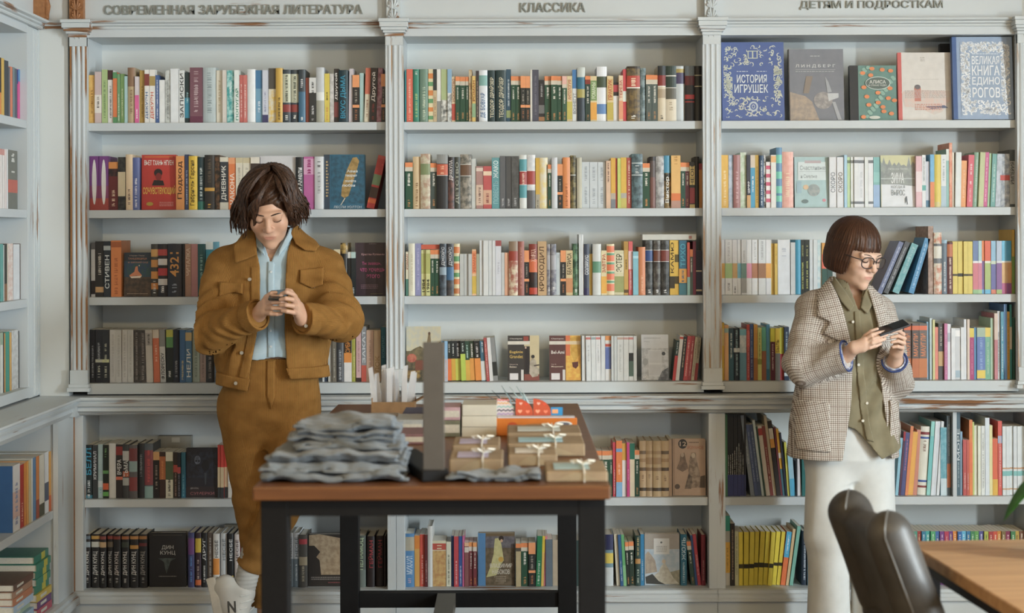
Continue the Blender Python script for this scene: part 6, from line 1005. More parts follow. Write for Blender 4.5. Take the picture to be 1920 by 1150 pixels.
# leather chair at the desk's left end: rolled side wings, padded back
k = NT('grey_brown_leather'); tc = k.add('ShaderNodeTexCoord'); nz = k.add('ShaderNodeTexNoise', Scale=9.0, Detail=5.0); k.link(tc, 'Object', nz, 'Vector')
r = k.ramp(nz, 0, [(0.3, lin('2f2d2b')), (0.7, lin('4c4945'))]); k.link(r, 0, k.bs, 'Base Color'); k.bs.inputs['Roughness'].default_value = 0.46
vo = k.add('ShaderNodeTexVoronoi', Scale=160.0); k.link(tc, 'Object', vo, 'Vector'); b = k.add('ShaderNodeBump', Strength=0.12, Distance=0.001); k.link(vo, 0, b, 'Height'); k.link(b, 0, k.bs, 'Normal'); M_LEA = k.m
CT1, CT2 = A_((0.925, 4.60, 0.855)), A_((0.958, 4.27, 0.852))       # tops of the two rolled wings
dn = A_((0.165, 0.0, -0.44))
def chair_f(p):
    e1 = cone(p, CT1, CT1 + dn, 0.060, 0.066); e2 = cone(p, CT2, CT2 + dn, 0.060, 0.066)
    mid = (CT1 + CT2) / 2; ax = (CT2 - CT1) / np.linalg.norm(CT2 - CT1)
    u = -dn / np.linalg.norm(dn); nrm = np.cross(ax, u); R = np.stack([ax, nrm, u], 1)
    q = (p - (mid + dn * 0.47)) @ R
    bow = 0.02 * (1 - (q[:, 0] / 0.17) ** 2)
    q = q.copy(); q[:, 1] += -0.0 + bow * 0.0
    pan = rbox(q, (0, 0, -0.0), (0.19, 0.040, 0.245), 0.035)
    d = smin(smin(e1, e2, 0.01), pan, 0.02)
    # seam grooves down each wing and across the back
    s1 = np.abs((p - CT1) @ A_((1, 0, 0.32))) ; 
    d = d + 0.004 * np.exp(-((q[:, 2] + 0.03) / 0.006) ** 2)
    seat = rbox(p, (1.30, 4.41, 0.44), (0.24, 0.20, 0.05), 0.045)
    return smin(d, seat, 0.02) + 0.002 * wob(p, 25, 2.0)
t = thing('desk_chair', 'grey-brown leather chair with two rolled wings in front of the woman', 'chair', (1.2, 4.43, 0))
sdf_obj('upholstery', chair_f, (0.8, 4.1, 0.36), (1.6, 4.75, 0.97), 0.007, M_LEA, t)
for c_, r_ in ((CT1, 0.0615), (CT2, 0.0615)):
    m = MB(); pts = [tuple(c_ + A_((0.012, -r_ * math.cos(a) * 0.4, r_ * math.sin(a)))) if False else tuple(c_ + A_((-0.02 + 0.04 * a / 1.6, 0, 0)) * 0 + A_((-0.35 * r_ * math.cos(a) - 0.002, -r_ * math.cos(a) * 0.92, r_ * math.sin(a) * 0.99))) for a in [0.0, 0.4, 0.8, 1.2, 1.57]]
    pts = [tuple(A_(pts[0]) + dn * 0.95), tuple(A_(pts[0]) + dn * 0.5)] + pts
    m.tube(pts, 0.0032, 6); child(m.build('piping', mat('5e5b56', 0.4, 'leather_piping'), smooth=True), t)
for sx in (1.1, 1.5):
    for sy in (4.25, 4.57):
        m = MB(); m.tube([(sx, sy, 0.40), (sx + (0.02 if sx > 1.3 else -0.02), sy, 0.0)], [0.014, 0.011], 10); child(m.build('leg', M_STEEL, smooth=True), t)
# leafy plant on the desk, mostly outside the picture
t = thing('potted_plant', 'green leaf of a plant reaching in at the right picture edge above the desk', 'plant', (1.52, 4.45, 0.75))
m = MB(); n = 16
prof = [(0.05, 0.0), (0.06, 0.01), (0.07, 0.10), (0.074, 0.12), (0.066, 0.12), (0.06, 0.10)]
vs = [(1.52 + r_ * math.cos(2 * math.pi * i / n), 4.45 + r_ * math.sin(2 * math.pi * i / n), 0.7505 + z_) for r_, z_ in prof for i in range(n)]
fs = [(j * n + i, j * n + (i + 1) % n, (j + 1) * n + (i + 1) % n, (j + 1) * n + i) for j in range(len(prof) - 1) for i in range(n)] + [tuple(range(n))[::-1], tuple(range((len(prof) - 1) * n, len(prof) * n))]
m.raw(vs, fs); child(m.build('pot', mat('c8c4bc', 0.6, 'white_pot'), smooth=True), t)
M_LEAF = mat('2f6a1e', 0.4, 'leaf_green', var=0.2, scale=30)
def leaf(base, tip, wd, droop, sag=0.0):
    base, tip = Vector(base), Vector(tip); d = tip - base; sd = d.cross(Vector((0, 0, 1))).normalized(); vs = []; n = 10
    for i in range(n + 1):
        u = i / n; c = base + d * u + Vector((0, 0, droop * math.sin(math.pi * u))); w_ = wd * math.sin(math.pi * min(1, u * 0.96 + 0.04)) ** 0.7
        vs += [tuple(c - sd * w_ + Vector((0, 0, w_ * 0.35))), tuple(c), tuple(c + sd * w_ + Vector((0, 0, w_ * 0.35)))]
    m = MB(); m.raw(vs, [q for i in range(n) for q in ((3 * i, 3 * i + 1, 3 * i + 4, 3 * i + 3), (3 * i + 1, 3 * i + 2, 3 * i + 5, 3 * i + 4))])
    o = child(m.build('leaf', M_LEAF, smooth=True), t); so = o.modifiers.new('s', 'SOLIDIFY'); so.thickness = 0.0012; return o
leaf((1.50, 4.45, 0.90), tuple(P(1881, 978, 4.42)), 0.045, 0.075)
leaf((1.53, 4.47, 0.88), (1.62, 4.60, 1.12), 0.05, 0.05); leaf((1.54, 4.43, 0.88), (1.80, 4.38, 1.02), 0.05, 0.08); leaf((1.52, 4.43, 0.88), (1.56, 4.22, 1.04), 0.045, 0.08); leaf((1.52, 4.48, 0.88), (1.60, 4.75, 0.98), 0.045, 0.08)
for (a_, b_) in (((1.51, 4.45, 0.85), (1.50, 4.45, 0.90)), ((1.53, 4.46, 0.85), (1.53, 4.47, 0.885)), ((1.54, 4.44, 0.85), (1.54, 4.43, 0.885))):
    m = MB(); m.tube([a_, b_], 0.004, 6); child(m.build('stem', M_LEAF), t)
# ================================================================== PEOPLE
def skin_mat(name, c, lip, rough=0.5):
    k = NT(name); at = k.add('ShaderNodeAttribute', attribute_name='tint'); tc = k.add('ShaderNodeTexCoord')
    nz = k.add('ShaderNodeTexNoise', Scale=35.0, Detail=3.0); k.link(tc, 'Object', nz, 'Vector')
    r = k.ramp(nz, 0, [(0.3, tuple(x * 0.93 for x in lin(c))), (0.7, lin(c))])
    mx = k.add('ShaderNodeMixRGB'); k.link(at, 'Fac', mx, 0); k.link(r, 0, mx, 1); mx.inputs[2].default_value = (*lin(lip), 1); k.link(mx, 0, k.bs, 'Base Color')
    k.bs.inputs['Roughness'].default_value = rough; k.bs.inputs['Subsurface Weight'].default_value = 0.12; k.bs.inputs['Subsurface Radius'].default_value = (0.01, 0.004, 0.002); k.bs.inputs['Subsurface Scale'].default_value = 0.5
    return k.m
def hair_mat(name, c1, c2, rough=0.42):
    k = NT(name); at = k.add('ShaderNodeAttribute', attribute_name='strand'); 
    mp = k.add('ShaderNodeMapping'); mp.inputs['Scale'].default_value = (260, 260, 9); k.link(at, 'Vector', mp, 'Vector')
    nz = k.add('ShaderNodeTexNoise', Scale=1.0, Detail=3.0); k.link(mp, 0, nz, 'Vector')
    r = k.ramp(nz, 0, [(0.35, lin(c1)), (0.68, lin(c2))]); k.link(r, 0, k.bs, 'Base Color'); k.bs.inputs['Roughness'].default_value = rough; k.bs.inputs['Specular IOR Level'].default_value = 0.35
    b = k.add('ShaderNodeBump', Strength=0.5, Distance=0.0025); k.link(nz, 0, b, 'Height'); k.link(b, 0, k.bs, 'Normal')
    return k.m
def corduroy(name, c1, c2):
    k = NT(name); at = k.add('ShaderNodeAttribute', attribute_name='cloth'); sp = k.add('ShaderNodeSeparateXYZ'); k.link(at, 'Vector', sp, 0)
    mu = k.add('ShaderNodeMath', operation='MULTIPLY'); mu.inputs[1].default_value = 2 * math.pi / 0.0042; k.link(sp, 0, mu, 0)
    sn = k.add('ShaderNodeMath', operation='SINE'); k.link(mu, 0, sn, 0)
    tc = k.add('ShaderNodeTexCoord'); nz = k.add('ShaderNodeTexNoise', Scale=26.0, Detail=4.0); k.link(tc, 'Object', nz, 'Vector')
    m0 = k.add('ShaderNodeMath', operation='MULTIPLY_ADD'); m0.inputs[1].default_value = 0.45; m0.inputs[2].default_value = 0.275; k.link(nz, 0, m0, 0)
    ma = k.add('ShaderNodeMath', operation='MULTIPLY_ADD'); ma.inputs[1].default_value = 0.20; k.link(sn, 0, ma, 0); k.link(m0, 0, ma, 2)
    r = k.ramp(ma, 0, [(0.25, lin(c1)), (0.75, lin(c2))]); k.link(r, 0, k.bs, 'Base Color'); k.bs.inputs['Roughness'].default_value = 0.85; k.bs.inputs['Sheen Weight'].default_value = 0.35; k.bs.inputs['Sheen Roughness'].default_value = 0.4; k.bs.inputs['Specular IOR Level'].default_value = 0.15
    try: k.bs.inputs['Sheen Tint'].default_value = (*lin(c2), 1)
    except Exception: pass
    b = k.add('ShaderNodeBump', Strength=0.4, Distance=0.0014); k.link(sn, 0, b, 'Height'); k.link(b, 0, k.bs, 'Normal')
    return k.m
def check_cloth(name):
    """small brown-and-cream gun-club check"""
    k = NT(name); at = k.add('ShaderNodeAttribute', attribute_name='cloth'); sp = k.add('ShaderNodeSeparateXYZ'); k.link(at, 'Vector', sp, 0)
    def stripe(i, per, duty):
        mu = k.add('ShaderNodeMath', operation='DIVIDE'); mu.inputs[1].default_value = per; k.link(sp, i, mu, 0)
        fr = k.add('ShaderNodeMath', operation='FRACT'); k.link(mu, 0, fr, 0)
        lt = k.add('ShaderNodeMath', operation='LESS_THAN'); lt.inputs[1].default_value = duty; k.link(fr, 0, lt, 0); return lt
    a, b = stripe(0, 0.0078, 0.40), stripe(2, 0.0078, 0.40); c, d = stripe(0, 0.0312, 0.16), stripe(2, 0.0312, 0.16)
    ad = k.add('ShaderNodeMath', operation='ADD'); k.link(a, 0, ad, 0); k.link(b, 0, ad, 1)
    r = k.ramp(ad, 0, [(0.0, lin('d2ccc4')), (0.5, lin('a89f96')), (1.0, lin('635b54'))])
    ml = k.add('ShaderNodeMath', operation='DIVIDE'); ml.inputs[1].default_value = 2.0; k.link(ad, 0, ml, 0); k.link(ml, 0, r, 'Fac')
    mx = k.add('ShaderNodeMixRGB'); ad2 = k.add('ShaderNodeMath', operation='MAXIMUM'); k.link(c, 0, ad2, 0); k.link(d, 0, ad2, 1)
    m2 = k.add('ShaderNodeMath', operation='MULTIPLY'); m2.inputs[1].default_value = 0.30; k.link(ad2, 0, m2, 0); k.link(m2, 0, mx, 0); k.link(r, 0, mx, 1); mx.inputs[2].default_value = (*lin('6a4a3a'), 1)
    k.link(mx, 0, k.bs, 'Base Color'); k.bs.inputs['Roughness'].default_value = 0.9; k.bs.inputs['Specular IOR Level'].default_value = 0.15
    tc = k.add('ShaderNodeTexCoord'); nz = k.add('ShaderNodeTexNoise', Scale=700.0); k.link(tc, 'Object', nz, 'Vector'); bp = k.add('ShaderNodeBump', Strength=0.2, Distance=0.001); k.link(nz, 0, bp, 'Height'); k.link(bp, 0, k.bs, 'Normal')
    return k.m
ident = lambda V: V
def head_sdf(q, s=1.0, female=False):
    """canonical head, facing -y, up +z; q already in head coordinates (metres / s)"""
    d = ell(q, (0, 0.018, 0.035), (0.074, 0.094, 0.084))
    d = smin(d, ell(q, (0, -0.024, -0.030), (0.062 if not female else 0.060, 0.070, 0.084)), 0.03)
    d = smin(d, ell(q, (0, -0.040, -0.080), (0.046 if not female else 0.040, 0.042, 0.034)), 0.025)
    d = smin(d, ell(q, (0, -0.076, -0.104), (0.021 if not female else 0.017, 0.018, 0.018)), 0.022)
    for sx in (-1, 1):
        d = smin(d, ell(q, (sx * 0.040, -0.062, -0.028), (0.024, 0.024, 0.028)), 0.025)
        d = smax(d, -ell(q, (sx * 0.031, -0.105, 0.004), (0.020, 0.017, 0.013)), 0.012)
        d = smin(d, ell(q, (sx * 0.031, -0.079, 0.003), (0.0165, 0.0150, 0.0130)), 0.004)
        d = smin(d, ell(q, (sx * 0.077, 0.012, -0.008), (0.010, 0.020, 0.031)), 0.010)
        d = smin(d, cone(q, (sx * 0.010, -0.090, 0.019), (sx * 0.045, -0.080, 0.020), 0.010, 0.008), 0.014)
    d = smin(d, cone(q, (0, -0.090, 0.012), (0, -0.114, -0.030), 0.0085, 0.0115), 0.010)
    for sx in (-1, 1): d = smin(d, ell(q, (sx * 0.0115, -0.101, -0.034), (0.0085, 0.0105, 0.0078)), 0.006)
    for sx in (-1, 1): d = smax(d, -ell(q, (sx * 0.0075, -0.106, -0.0415), (0.0035, 0.0045, 0.003)), 0.002)
    d = smin(d, ell(q, (0, -0.084, -0.064), (0.026, 0.013, 0.017)), 0.018)
    for sx in (-1, 1): d = smin(d, ell(q, (sx * 0.0085, -0.0945, -0.0620), (0.0130, 0.0052, 0.0036)), 0.004)
    d = smin(d, ell(q, (0, -0.0935, -0.0706), (0.0150, 0.0056, 0.0044)), 0.005)
    d = smax(d, -ell(q, (0, -0.1005, -0.0662), (0.024, 0.005, 0.0012)), 0.002)
    return d
def lip_tint(q):
    t = np.maximum(np.exp(-((q[:, 0] / 0.021) ** 4 + ((q[:, 2] + 0.0665) / 0.0078) ** 4)) * (q[:, 1] < -0.085), 0)
    ch = 0.18 * np.exp(-(((np.abs(q[:, 0]) - 0.040) / 0.022) ** 2 + ((q[:, 2] + 0.03) / 0.02) ** 2)) * (q[:, 1] < -0.04)
    ns = 0.22 * np.exp(-((q[:, 0] / 0.015) ** 2 + ((q[:, 2] + 0.032) / 0.012) ** 2)) * (q[:, 1] < -0.095)
    return np.clip(0.65 * t + ch + ns, 0, 1)
def fingers_sdf(p, chains, r=0.0085):
    d = None
    for ch in chains:
        n = len(ch)
        for i in range(n - 1):
            rr = r * (1.0 - 0.10 * i); e = cone(p, ch[i], ch[i + 1], rr, rr * 0.92)
            d = e if d is None else smin(d, e, 0.0025)
    return d
def lock_mesh(mb, pts, r0, seg=5):
    n = len(pts); mb.tube(pts, [r0 * (0.55 + 0.45 * math.sin(math.pi * min(1, (i + 0.6) / n))) * (1 - 0.62 * max(0, (i / (n - 1) - 0.7) / 0.3)) for i in range(n)], seg, flat=0.55)
def buttons(parent, pts, d_fun, m, r=0.0075, nrm=(0, -1, 0)):
    for c in pts:
        mb = MB(); c = Vector(c); mb.tube([c, c + Vector(nrm) * 0.004], [r, r * 0.85], 12); child(mb.build('button', m, smooth=False), parent)
def march(f, x, z, y0, y1, iso=0.0, n=400):
    """first y (from the front) where f < iso"""
    ys = np.linspace(y0, y1, n); p = np.stack([np.full(n, x), ys, np.full(n, z)], 1); v = f(p) < iso
    return ys[np.argmax(v)] if v.any() else y1
def tube_dist_frame(p, a, b):
    a, b = A_(a), A_(b); ab = b - a; L2 = ab @ ab; t = np.clip((p - a) @ ab / L2, 0, 1); q = p - a - t[:, None] * ab
    return np.linalg.norm(q, axis=1), t * math.sqrt(L2), q
def limb_coords(p, segs, base):
    """cloth coordinates: base = world x,y,z; near a limb segment use (around, -, along)"""
    out = base.copy(); best = np.full(len(p), 1e9)
    for a, b, r in segs:
        d, al, q = tube_dist_frame(p, a, b); d = d - r; ab_ = A_(b) - A_(a); al = (p - A_(a)) @ ab_ / np.linalg.norm(ab_)
        ax = A_(b) - A_(a); ax /= np.linalg.norm(ax); u = np.cross(ax, A_((0, 1, 0))); u /= np.linalg.norm(u); v = np.cross(ax, u)
        ang = np.arctan2(q @ u, -(q @ v)); m = (d < best) & (d < 0.02)
        out[m, 0] = (ang * r)[m]; out[m, 2] = al[m]; best = np.where(m, d, best)
    return out

# ------------------------------------------------------------------ the man
def build_man():
    Y0 = 6.56
    root = thing('person', 'person with wavy brown hair in a tan corduroy suit looking at a phone', 'person', (float(P(480, 1150, 6.5).x), 6.5, 0.0))
    SK = skin_mat('man_skin', 'd0a68c', 'b06c60')
    HC = PP(505, 392, 6.43); HR = rotz(rad(5)) @ rotx(rad(27)) @ roty(rad(-3)); HS = 1.08
    hq = lambda p: ((p - HC) @ HR) / HS
    # joints
    shL, elL, wrL = PP(418, 500, 6.56), PP(391, 622, 6.40), PP(484, 590, 6.25)
    shR, elR, wrR = PP(612, 503, 6.56), PP(642, 601, 6.40), PP(567, 598, 6.25)
    nk = PP(507, 452, 6.54)
    zp = lambda py, Y=6.5: float(P(505, py, Y).z)
    xp = lambda px, Y=6.5: float(P(px, 600, Y).x)
    f1 = [[PP(497, 566, 6.215), PP(511, 557, 6.18), PP(526, 556, 6.165), PP(536, 559, 6.185)], [PP(498, 572, 6.205), PP(512, 567, 6.165), PP(527, 567, 6.155), PP(537, 569, 6.18)],
          [PP(497, 580, 6.20), PP(511, 578, 6.16), PP(525, 578, 6.155), PP(534, 579, 6.175)], [PP(495, 587, 6.205), PP(508, 588, 6.17), PP(519, 589, 6.165), PP(527, 588, 6.18)], [PP(490, 572, 6.235), PP(499, 557, 6.205), PP(509, 550, 6.19), PP(517, 549, 6.195)]]
    f2 = [[PP(556, 566, 6.215), PP(549, 552, 6.175), PP(537, 548, 6.155), PP(528, 551, 6.165)], [PP(556, 572, 6.205), PP(548, 562, 6.15), PP(536, 560, 6.132), PP(526, 562, 6.14)],
          [PP(556, 580, 6.20), PP(549, 574, 6.145), PP(536, 572, 6.127), PP(526, 573, 6.135)], [PP(556, 588, 6.205), PP(550, 586, 6.155), PP(538, 584, 6.135), PP(529, 583, 6.14)], [PP(562, 574, 6.235), PP(553, 556, 6.205), PP(545, 546, 6.19), PP(538, 544, 6.19)]]
    def body(p):
        d = masked(lambda q_: head_sdf(hq(q_)) * HS, p, HC, 0.16)
        d = smin(d, cone(p, HC + HR @ A_((0, 0.012, -0.075)), nk, 0.056, 0.062), 0.03)
        tor = loft(p, [(zp(780), xp(505), Y0, 0.165, 0.105), (zp(700), xp(505), Y0, 0.155, 0.10), (zp(600), xp(508), Y0, 0.165, 0.105), (zp(520), xp(511), Y0, 0.185, 0.11), (zp(480), xp(512), Y0, 0.175, 0.10), (zp(455), xp(510), Y0, 0.10, 0.075)])
        d = smin(d, tor, 0.03)
        for s_, e_, w_ in ((shL, elL, wrL), (shR, elR, wrR)):
            d = smin(d, cone(p, s_ + A_((0, 0, -0.0)), e_, 0.052, 0.042), 0.03); d = smin(d, cone(p, e_, w_, 0.041, 0.028), 0.02)
        for w_, fs, k0 in ((wrL, f1, 1), (wrR, f2, -1)):
            def hand(q_, w_=w_, fs=fs):
                e = cone(q_, w_, fs[4][0], 0.022, 0.015)
                for c in fs[:4]: e = smin(e, cone(q_, w_, c[0], 0.023, 0.0145), 0.012)
                return smin(e, fingers_sdf(q_, fs, 0.0100), 0.004)
            d = smin(d, masked(hand, p, (w_ + fs[1][2]) / 2, 0.10), 0.005)
        for a, b, r1, r2 in ((PP(460, 765, 6.58), PP(476, 945, 6.56), 0.075, 0.052), (PP(476, 945, 6.56), PP(502, 1150, 6.58), 0.050, 0.036), (PP(502, 1150, 6.58), PP(508, 1196, 6.53), 0.036, 0.036),
                             (PP(550, 770, 6.58), PP(546, 925, 6.44), 0.078, 0.054), (PP(546, 925, 6.44), PP(464, 1085, 6.495), 0.048, 0.032), (PP(464, 1085, 6.495), PP(444, 1180, 6.47), 0.032, 0.03)):
            d = smin(d, cone(p, a, b, r1, r2), 0.02)
        return d
    lo = PP(340, 1235, 6.05); hi = PP(690, 300, 6.80)
    b = sdf_obj('body', body, lo, hi, 0.0032, SK, root, attrs={'tint': lambda V: lip_tint(hq(V)) * (np.linalg.norm(hq(V), axis=1) < 0.2)})
    # eyelashes, brows
    hp = lambda x, y, z: tuple(HC + HR @ (A_((x, y, z)) * HS))
    dark = mat('2c1c14', 0.6, 'man_brow_hair')
    for sx in (-1, 1):
        m = MB(); m.tube([hp(sx * 0.0165, -0.0900, -0.002), hp(sx * 0.024, -0.0940, -0.0060), hp(sx * 0.031, -0.0952, -0.0072), hp(sx * 0.039, -0.0922, -0.0062), hp(sx * 0.0465, -0.0860, -0.003)], [0.0006, 0.0012, 0.0013, 0.0013, 0.0008], 6); child(m.build('eyelashes', dark), b)
        m = MB(); m.tube([hp(sx * 0.012, -0.0985, 0.0205), hp(sx * 0.024, -0.0995, 0.0245), hp(sx * 0.038, -0.0945, 0.0265), hp(sx * 0.050, -0.0830, 0.0225)], [0.0026, 0.0040, 0.0034, 0.0012], 8, flat=0.6); child(m.build('eyebrow', dark, smooth=True), b)
    # hair: base cap plus wavy locks
    HM = hair_mat('man_brown_hair', '261811', '5a4030')
    def cap(p):
        q = hq(p); d = ell(q, (0, 0.026, 0.046), (0.089, 0.107, 0.094))
        for sx in (-1, 1): d = smin(d, ell(q, (sx * 0.078, 0.025, -0.012), (0.030, 0.060, 0.075)), 0.03)
        d = smin(d, ell(q, (0, 0.075, -0.03), (0.08, 0.05, 0.09)), 0.03)
        face = ell(q, (0.004, -0.105, -0.045), (0.062, 0.085, 0.108))
        return smax(d, -face, 0.012) + 0.004 * wob(q, 60, 1.0) + 0.003 * np.sin(q[:, 0] * 130 + 6 * np.sin(q[:, 2] * 40))
    c_ = sdf_obj('hair', cap, HC - 0.26, HC + 0.26, 0.004, HM, b, attrs={'strand': lambda V: hq(V)})
    rn = random.Random(5); mb = MB()
    def lock(dx, dy, z_end, ph, r0, out, rt):
        """from the parting over the crown in direction (dx, dy), hugging the skull, then hanging down in waves"""
        n = 11; pts = []; L_ = math.hypot(dx, dy); dx, dy = dx / L_, dy / L_
        for j in range(n):
            f = j / (n - 1); el = 1.5 - min(f / 0.62, 1) * 1.5
            hor = math.cos(el) * rt
            x = 0.018 + (0.100 * dx - 0.018 * (hor > 0.2) * min(1, hor)) * hor; y = 0.020 + 0.116 * dy * hor; z = 0.046 + 0.104 * math.sin(el) * rt
            if f > 0.62:
                g = (f - 0.62) / 0.38; z = 0.046 - (0.046 - z_end) * g; x += dx * out * math.sin(g * 1.8); y += dy * 0.010 * g
            wv = (0.005 + 0.011 * f * f) * math.sin(f * 12.0 + ph) * f
            x += -dy * wv; y += dx * wv; z += 0.003 * math.sin(f * 13 + ph)
            if y < -0.05 and z < 0.050 and abs(x) < 0.068: x = math.copysign(0.068, dx) + 0.004 * math.sin(ph)
            pts.append(hp(x, y, z))
        lock_mesh(mb, pts, r0, 6)
    for i in range(420):
        th = rn.uniform(-1.05, math.pi + 1.05)            # 0 = his left, pi = his right, pi/2 = back
        dx, dy = math.cos(th), math.sin(th)
        if dy < -0.72: continue
        side = abs(dx); ze = (-0.052 if dx < 0 else -0.028) + rn.uniform(-0.034, 0.03) - 0.02 * (dy > 0.3)
        lock(dx, dy, ze, rn.uniform(0, 6.28), rn.uniform(0.0042, 0.0072), 0.034 * side * rn.uniform(0.4, 1.2), rn.uniform(0.97, 1.07))
    for i in range(170):                                    # fringe swept across the forehead to his right, a little to his left
        sx = -1 if rn.random() < 0.7 else 1; ph = rn.uniform(0, 6.28); d0 = rn.uniform(0.0, 1.0); pts = []; reach = rn.uniform(0.85, 1.12)
        for j in range(10):
            f = j / 9
            if sx < 0: x = 0.026 - (0.030 + 0.082 * d0 * 0.4 + 0.052) * math.sin(f * 1.5) * 0.86; z = 0.140 - 0.03 * d0 - (0.15 - 0.035 * d0) * f ** 1.55 * reach
            else: x = 0.026 + (0.045 + 0.014 * d0) * math.sin(f * 1.5); z = 0.140 - 0.02 * d0 - 0.135 * f ** 1.6 * reach
            y = 0.012 - 0.112 * math.sin(min(1, f * 1.35) * 1.5708) + 0.055 * max(0, f - 0.45) * (1.5 if abs(x) > 0.05 else 0.6)
            pts.append(hp(x + 0.004 * math.sin(9 * f + ph), y - 0.003, z))
        lock_mesh(mb, pts, rn.uniform(0.0045, 0.0075), 6)
    me = mb.mesh('hair_locks'); a = me.attributes.new('strand', 'FLOAT_VECTOR', 'POINT'); V = hq(A_([v for v in mb.v])); a.data.foreach_set('vector', V.astype(np.float32).ravel())
    child(obj('hair_locks', me, HM, smooth=True), b)['kind'] = 'stuff'
    # ---- clothes
    CORD = corduroy('tan_corduroy', '775326', 'a27742')
    tl = [(zp(742), xp(505), Y0 - 0.01, 0.215, 0.135), (zp(700), xp(506), Y0 - 0.01, 0.218, 0.140), (zp(620), xp(507), Y0 - 0.01, 0.222, 0.148), (zp(540), xp(511), Y0 - 0.005, 0.232, 0.150), (zp(495), xp(513), Y0, 0.228, 0.135), (zp(470), xp(512), Y0, 0.195, 0.115), (zp(445), xp(510), Y0, 0.125, 0.09), (zp(425), xp(508), Y0, 0.085, 0.08)]
    slv = [(shL + A_((0.01, 0, -0.005)), elL, 0.082, 0.074), (elL, wrL, 0.072, 0.052), (shR + A_((-0.01, 0, -0.005)), elR, 0.084, 0.074), (elR, wrR, 0.072, 0.054)]
    def folds(p):
        w = 0.006 * wob(p, 15, 0.3) + 0.003 * wob(p, 36, 2.0)
        for e_, dr, k in ((elL, wrL - shL, 95), (elR, wrR - shR, 95)):
            r2 = ((p - e_) ** 2).sum(1); dr = dr / np.linalg.norm(dr)
            w = w + 0.010 * np.sin(k * ((p - e_) @ A_(dr)) + 2.5 * np.sin(30 * (p[:, 1]))) * np.exp(-r2 / 0.020)
        for s_, dr in ((shL, A_((0.6, 0, 0.8))), (shR, A_((-0.6, 0, 0.8)))):
            c0 = s_ + A_((0, 0, -0.09)); r2 = ((p - c0) ** 2).sum(1); w = w + 0.007 * np.sin(70 * ((p - c0) @ dr)) * np.exp(-r2 / 0.014)
        for e_, w_ in ((elL, wrL), (elR, wrR)):
            ax = (w_ - e_) / np.linalg.norm(w_ - e_); t = (p - e_) @ ax; w = w + 0.0055 * np.sin(t * 95 + 3 * np.sin(40 * p[:, 2])) * np.exp(-((p - (e_ + w_) / 2) ** 2).sum(1) / 0.012)
        return w
    def torso_j(p): return loft(p, tl)
    def outer(p):
        d = torso_j(p)
        for i, (a, b_, r1, r2) in enumerate(slv):
            d = smin(d, (cone if i % 2 == 0 else ccone)(p, a, b_, r1, r2), 0.035 if i % 2 == 0 else 0.03)
        return d + folds(p)
    ey = A_([420, 432, 470, 500, 560, 620, 680, 745]); exl = A_([468, 470, 479, 487, 488, 483, 471, 461]); exr = A_([548, 546, 538, 536, 535, 534, 537, 548])
    EZ = A_([zp(v, 6.42) for v in ey])[::-1]; EL = A_([float(P(v, 600, 6.42).x) for v in exl])[::-1]; ER = A_([float(P(v, 600, 6.42).x) for v in exr])[::-1]
    hemx = A_([float(P(v, 700, 6.42).x) for v in (395, 462, 500, 545, 615)]); hemz = A_([zp(v, 6.42) for v in (722, 734, 722, 711, 709)])
    near_arm = lambda p: np.minimum(np.minimum(cone(p, elL, wrL, 0.08, 0.062), cone(p, elR, wrR, 0.08, 0.062)), np.minimum(cone(p, elL, shL, 0.07, 0.06), cone(p, elR, shR, 0.07, 0.06)))
    def jacket(p):
        d = outer(p); d = np.maximum(d, -(d + 0.014))
        wedge = np.minimum(np.minimum(p[:, 0] - np.interp(p[:, 2], EZ, EL), np.interp(p[:, 2], EZ, ER) - p[:, 0]), Y0 - 0.03 - p[:, 1])
        arm = near_arm(p)
        d = np.maximum(d, np.minimum(wedge, arm))
        hem = np.interp(p[:, 0], hemx, hemz) - p[:, 2]
        d = np.maximum(d, np.minimum(hem, arm))
        d = np.maximum(d, -cone(p, HC, nk + A_((0, -0.01, 0.0)), 0.09, 0.078))
        return d
    segs = [(shL, elL, 0.08), (elL, wrL, 0.065), (shR, elR, 0.08), (elR, wrR, 0.065)]
    cc = lambda V: limb_coords(V, segs, V)
    jk = sdf_obj('jacket', jacket, PP(330, 760, 6.0), PP(700, 410, 6.85), 0.0045, CORD, root, attrs={'cloth': cc})
    def px2(pts, Y=6.42): return [(float(P(x, y, Y).x), float(P(x, y, Y).z)) for x, y in pts]
    def patch(name, pts, off, th, base, m, parent, Y=6.42, h=0.004, yback=None):
        pg = px2(pts, Y); lo_ = A_([min(q[0] for q in pg) - 0.02, 6.05, min(q[1] for q in pg) - 0.02]); hi_ = A_([max(q[0] for q in pg) + 0.02, yback or Y0, max(q[1] for q in pg) + 0.02])
        def f(p):
            d = np.abs(base(p) - off) - th
            return smax(np.maximum(d, p[:, 1] - (yback or Y0) + 0.02), poly2(p[:, 0], p[:, 2], pg), 0.006)
        return sdf_obj(name, f, lo_, hi_, h, m, parent, attrs={'cloth': ident})
    tj = lambda p: torso_j(p) + folds(p)
    patch('collar', [(434, 462), (447, 440), (466, 424), (474, 432), (480, 462), (482, 478), (463, 486), (440, 494)], 0.012, 0.007, tj, CORD, jk, h=0.0035)
    patch('collar', [(541, 438), (546, 420), (558, 424), (580, 444), (594, 462), (590, 472), (570, 470), (552, 458)], 0.012, 0.007, tj, CORD, jk, h=0.0035)
    patch('pocket_flap', [(411, 528), (456, 531), (457, 552), (436, 549), (413, 556)], 0.006, 0.005, outer, CORD, jk, h=0.0035)
    patch('pocket_flap', [(562, 506), (606, 501), (607, 534), (585, 541), (562, 530)], 0.006, 0.005, outer, CORD, jk, h=0.0035)
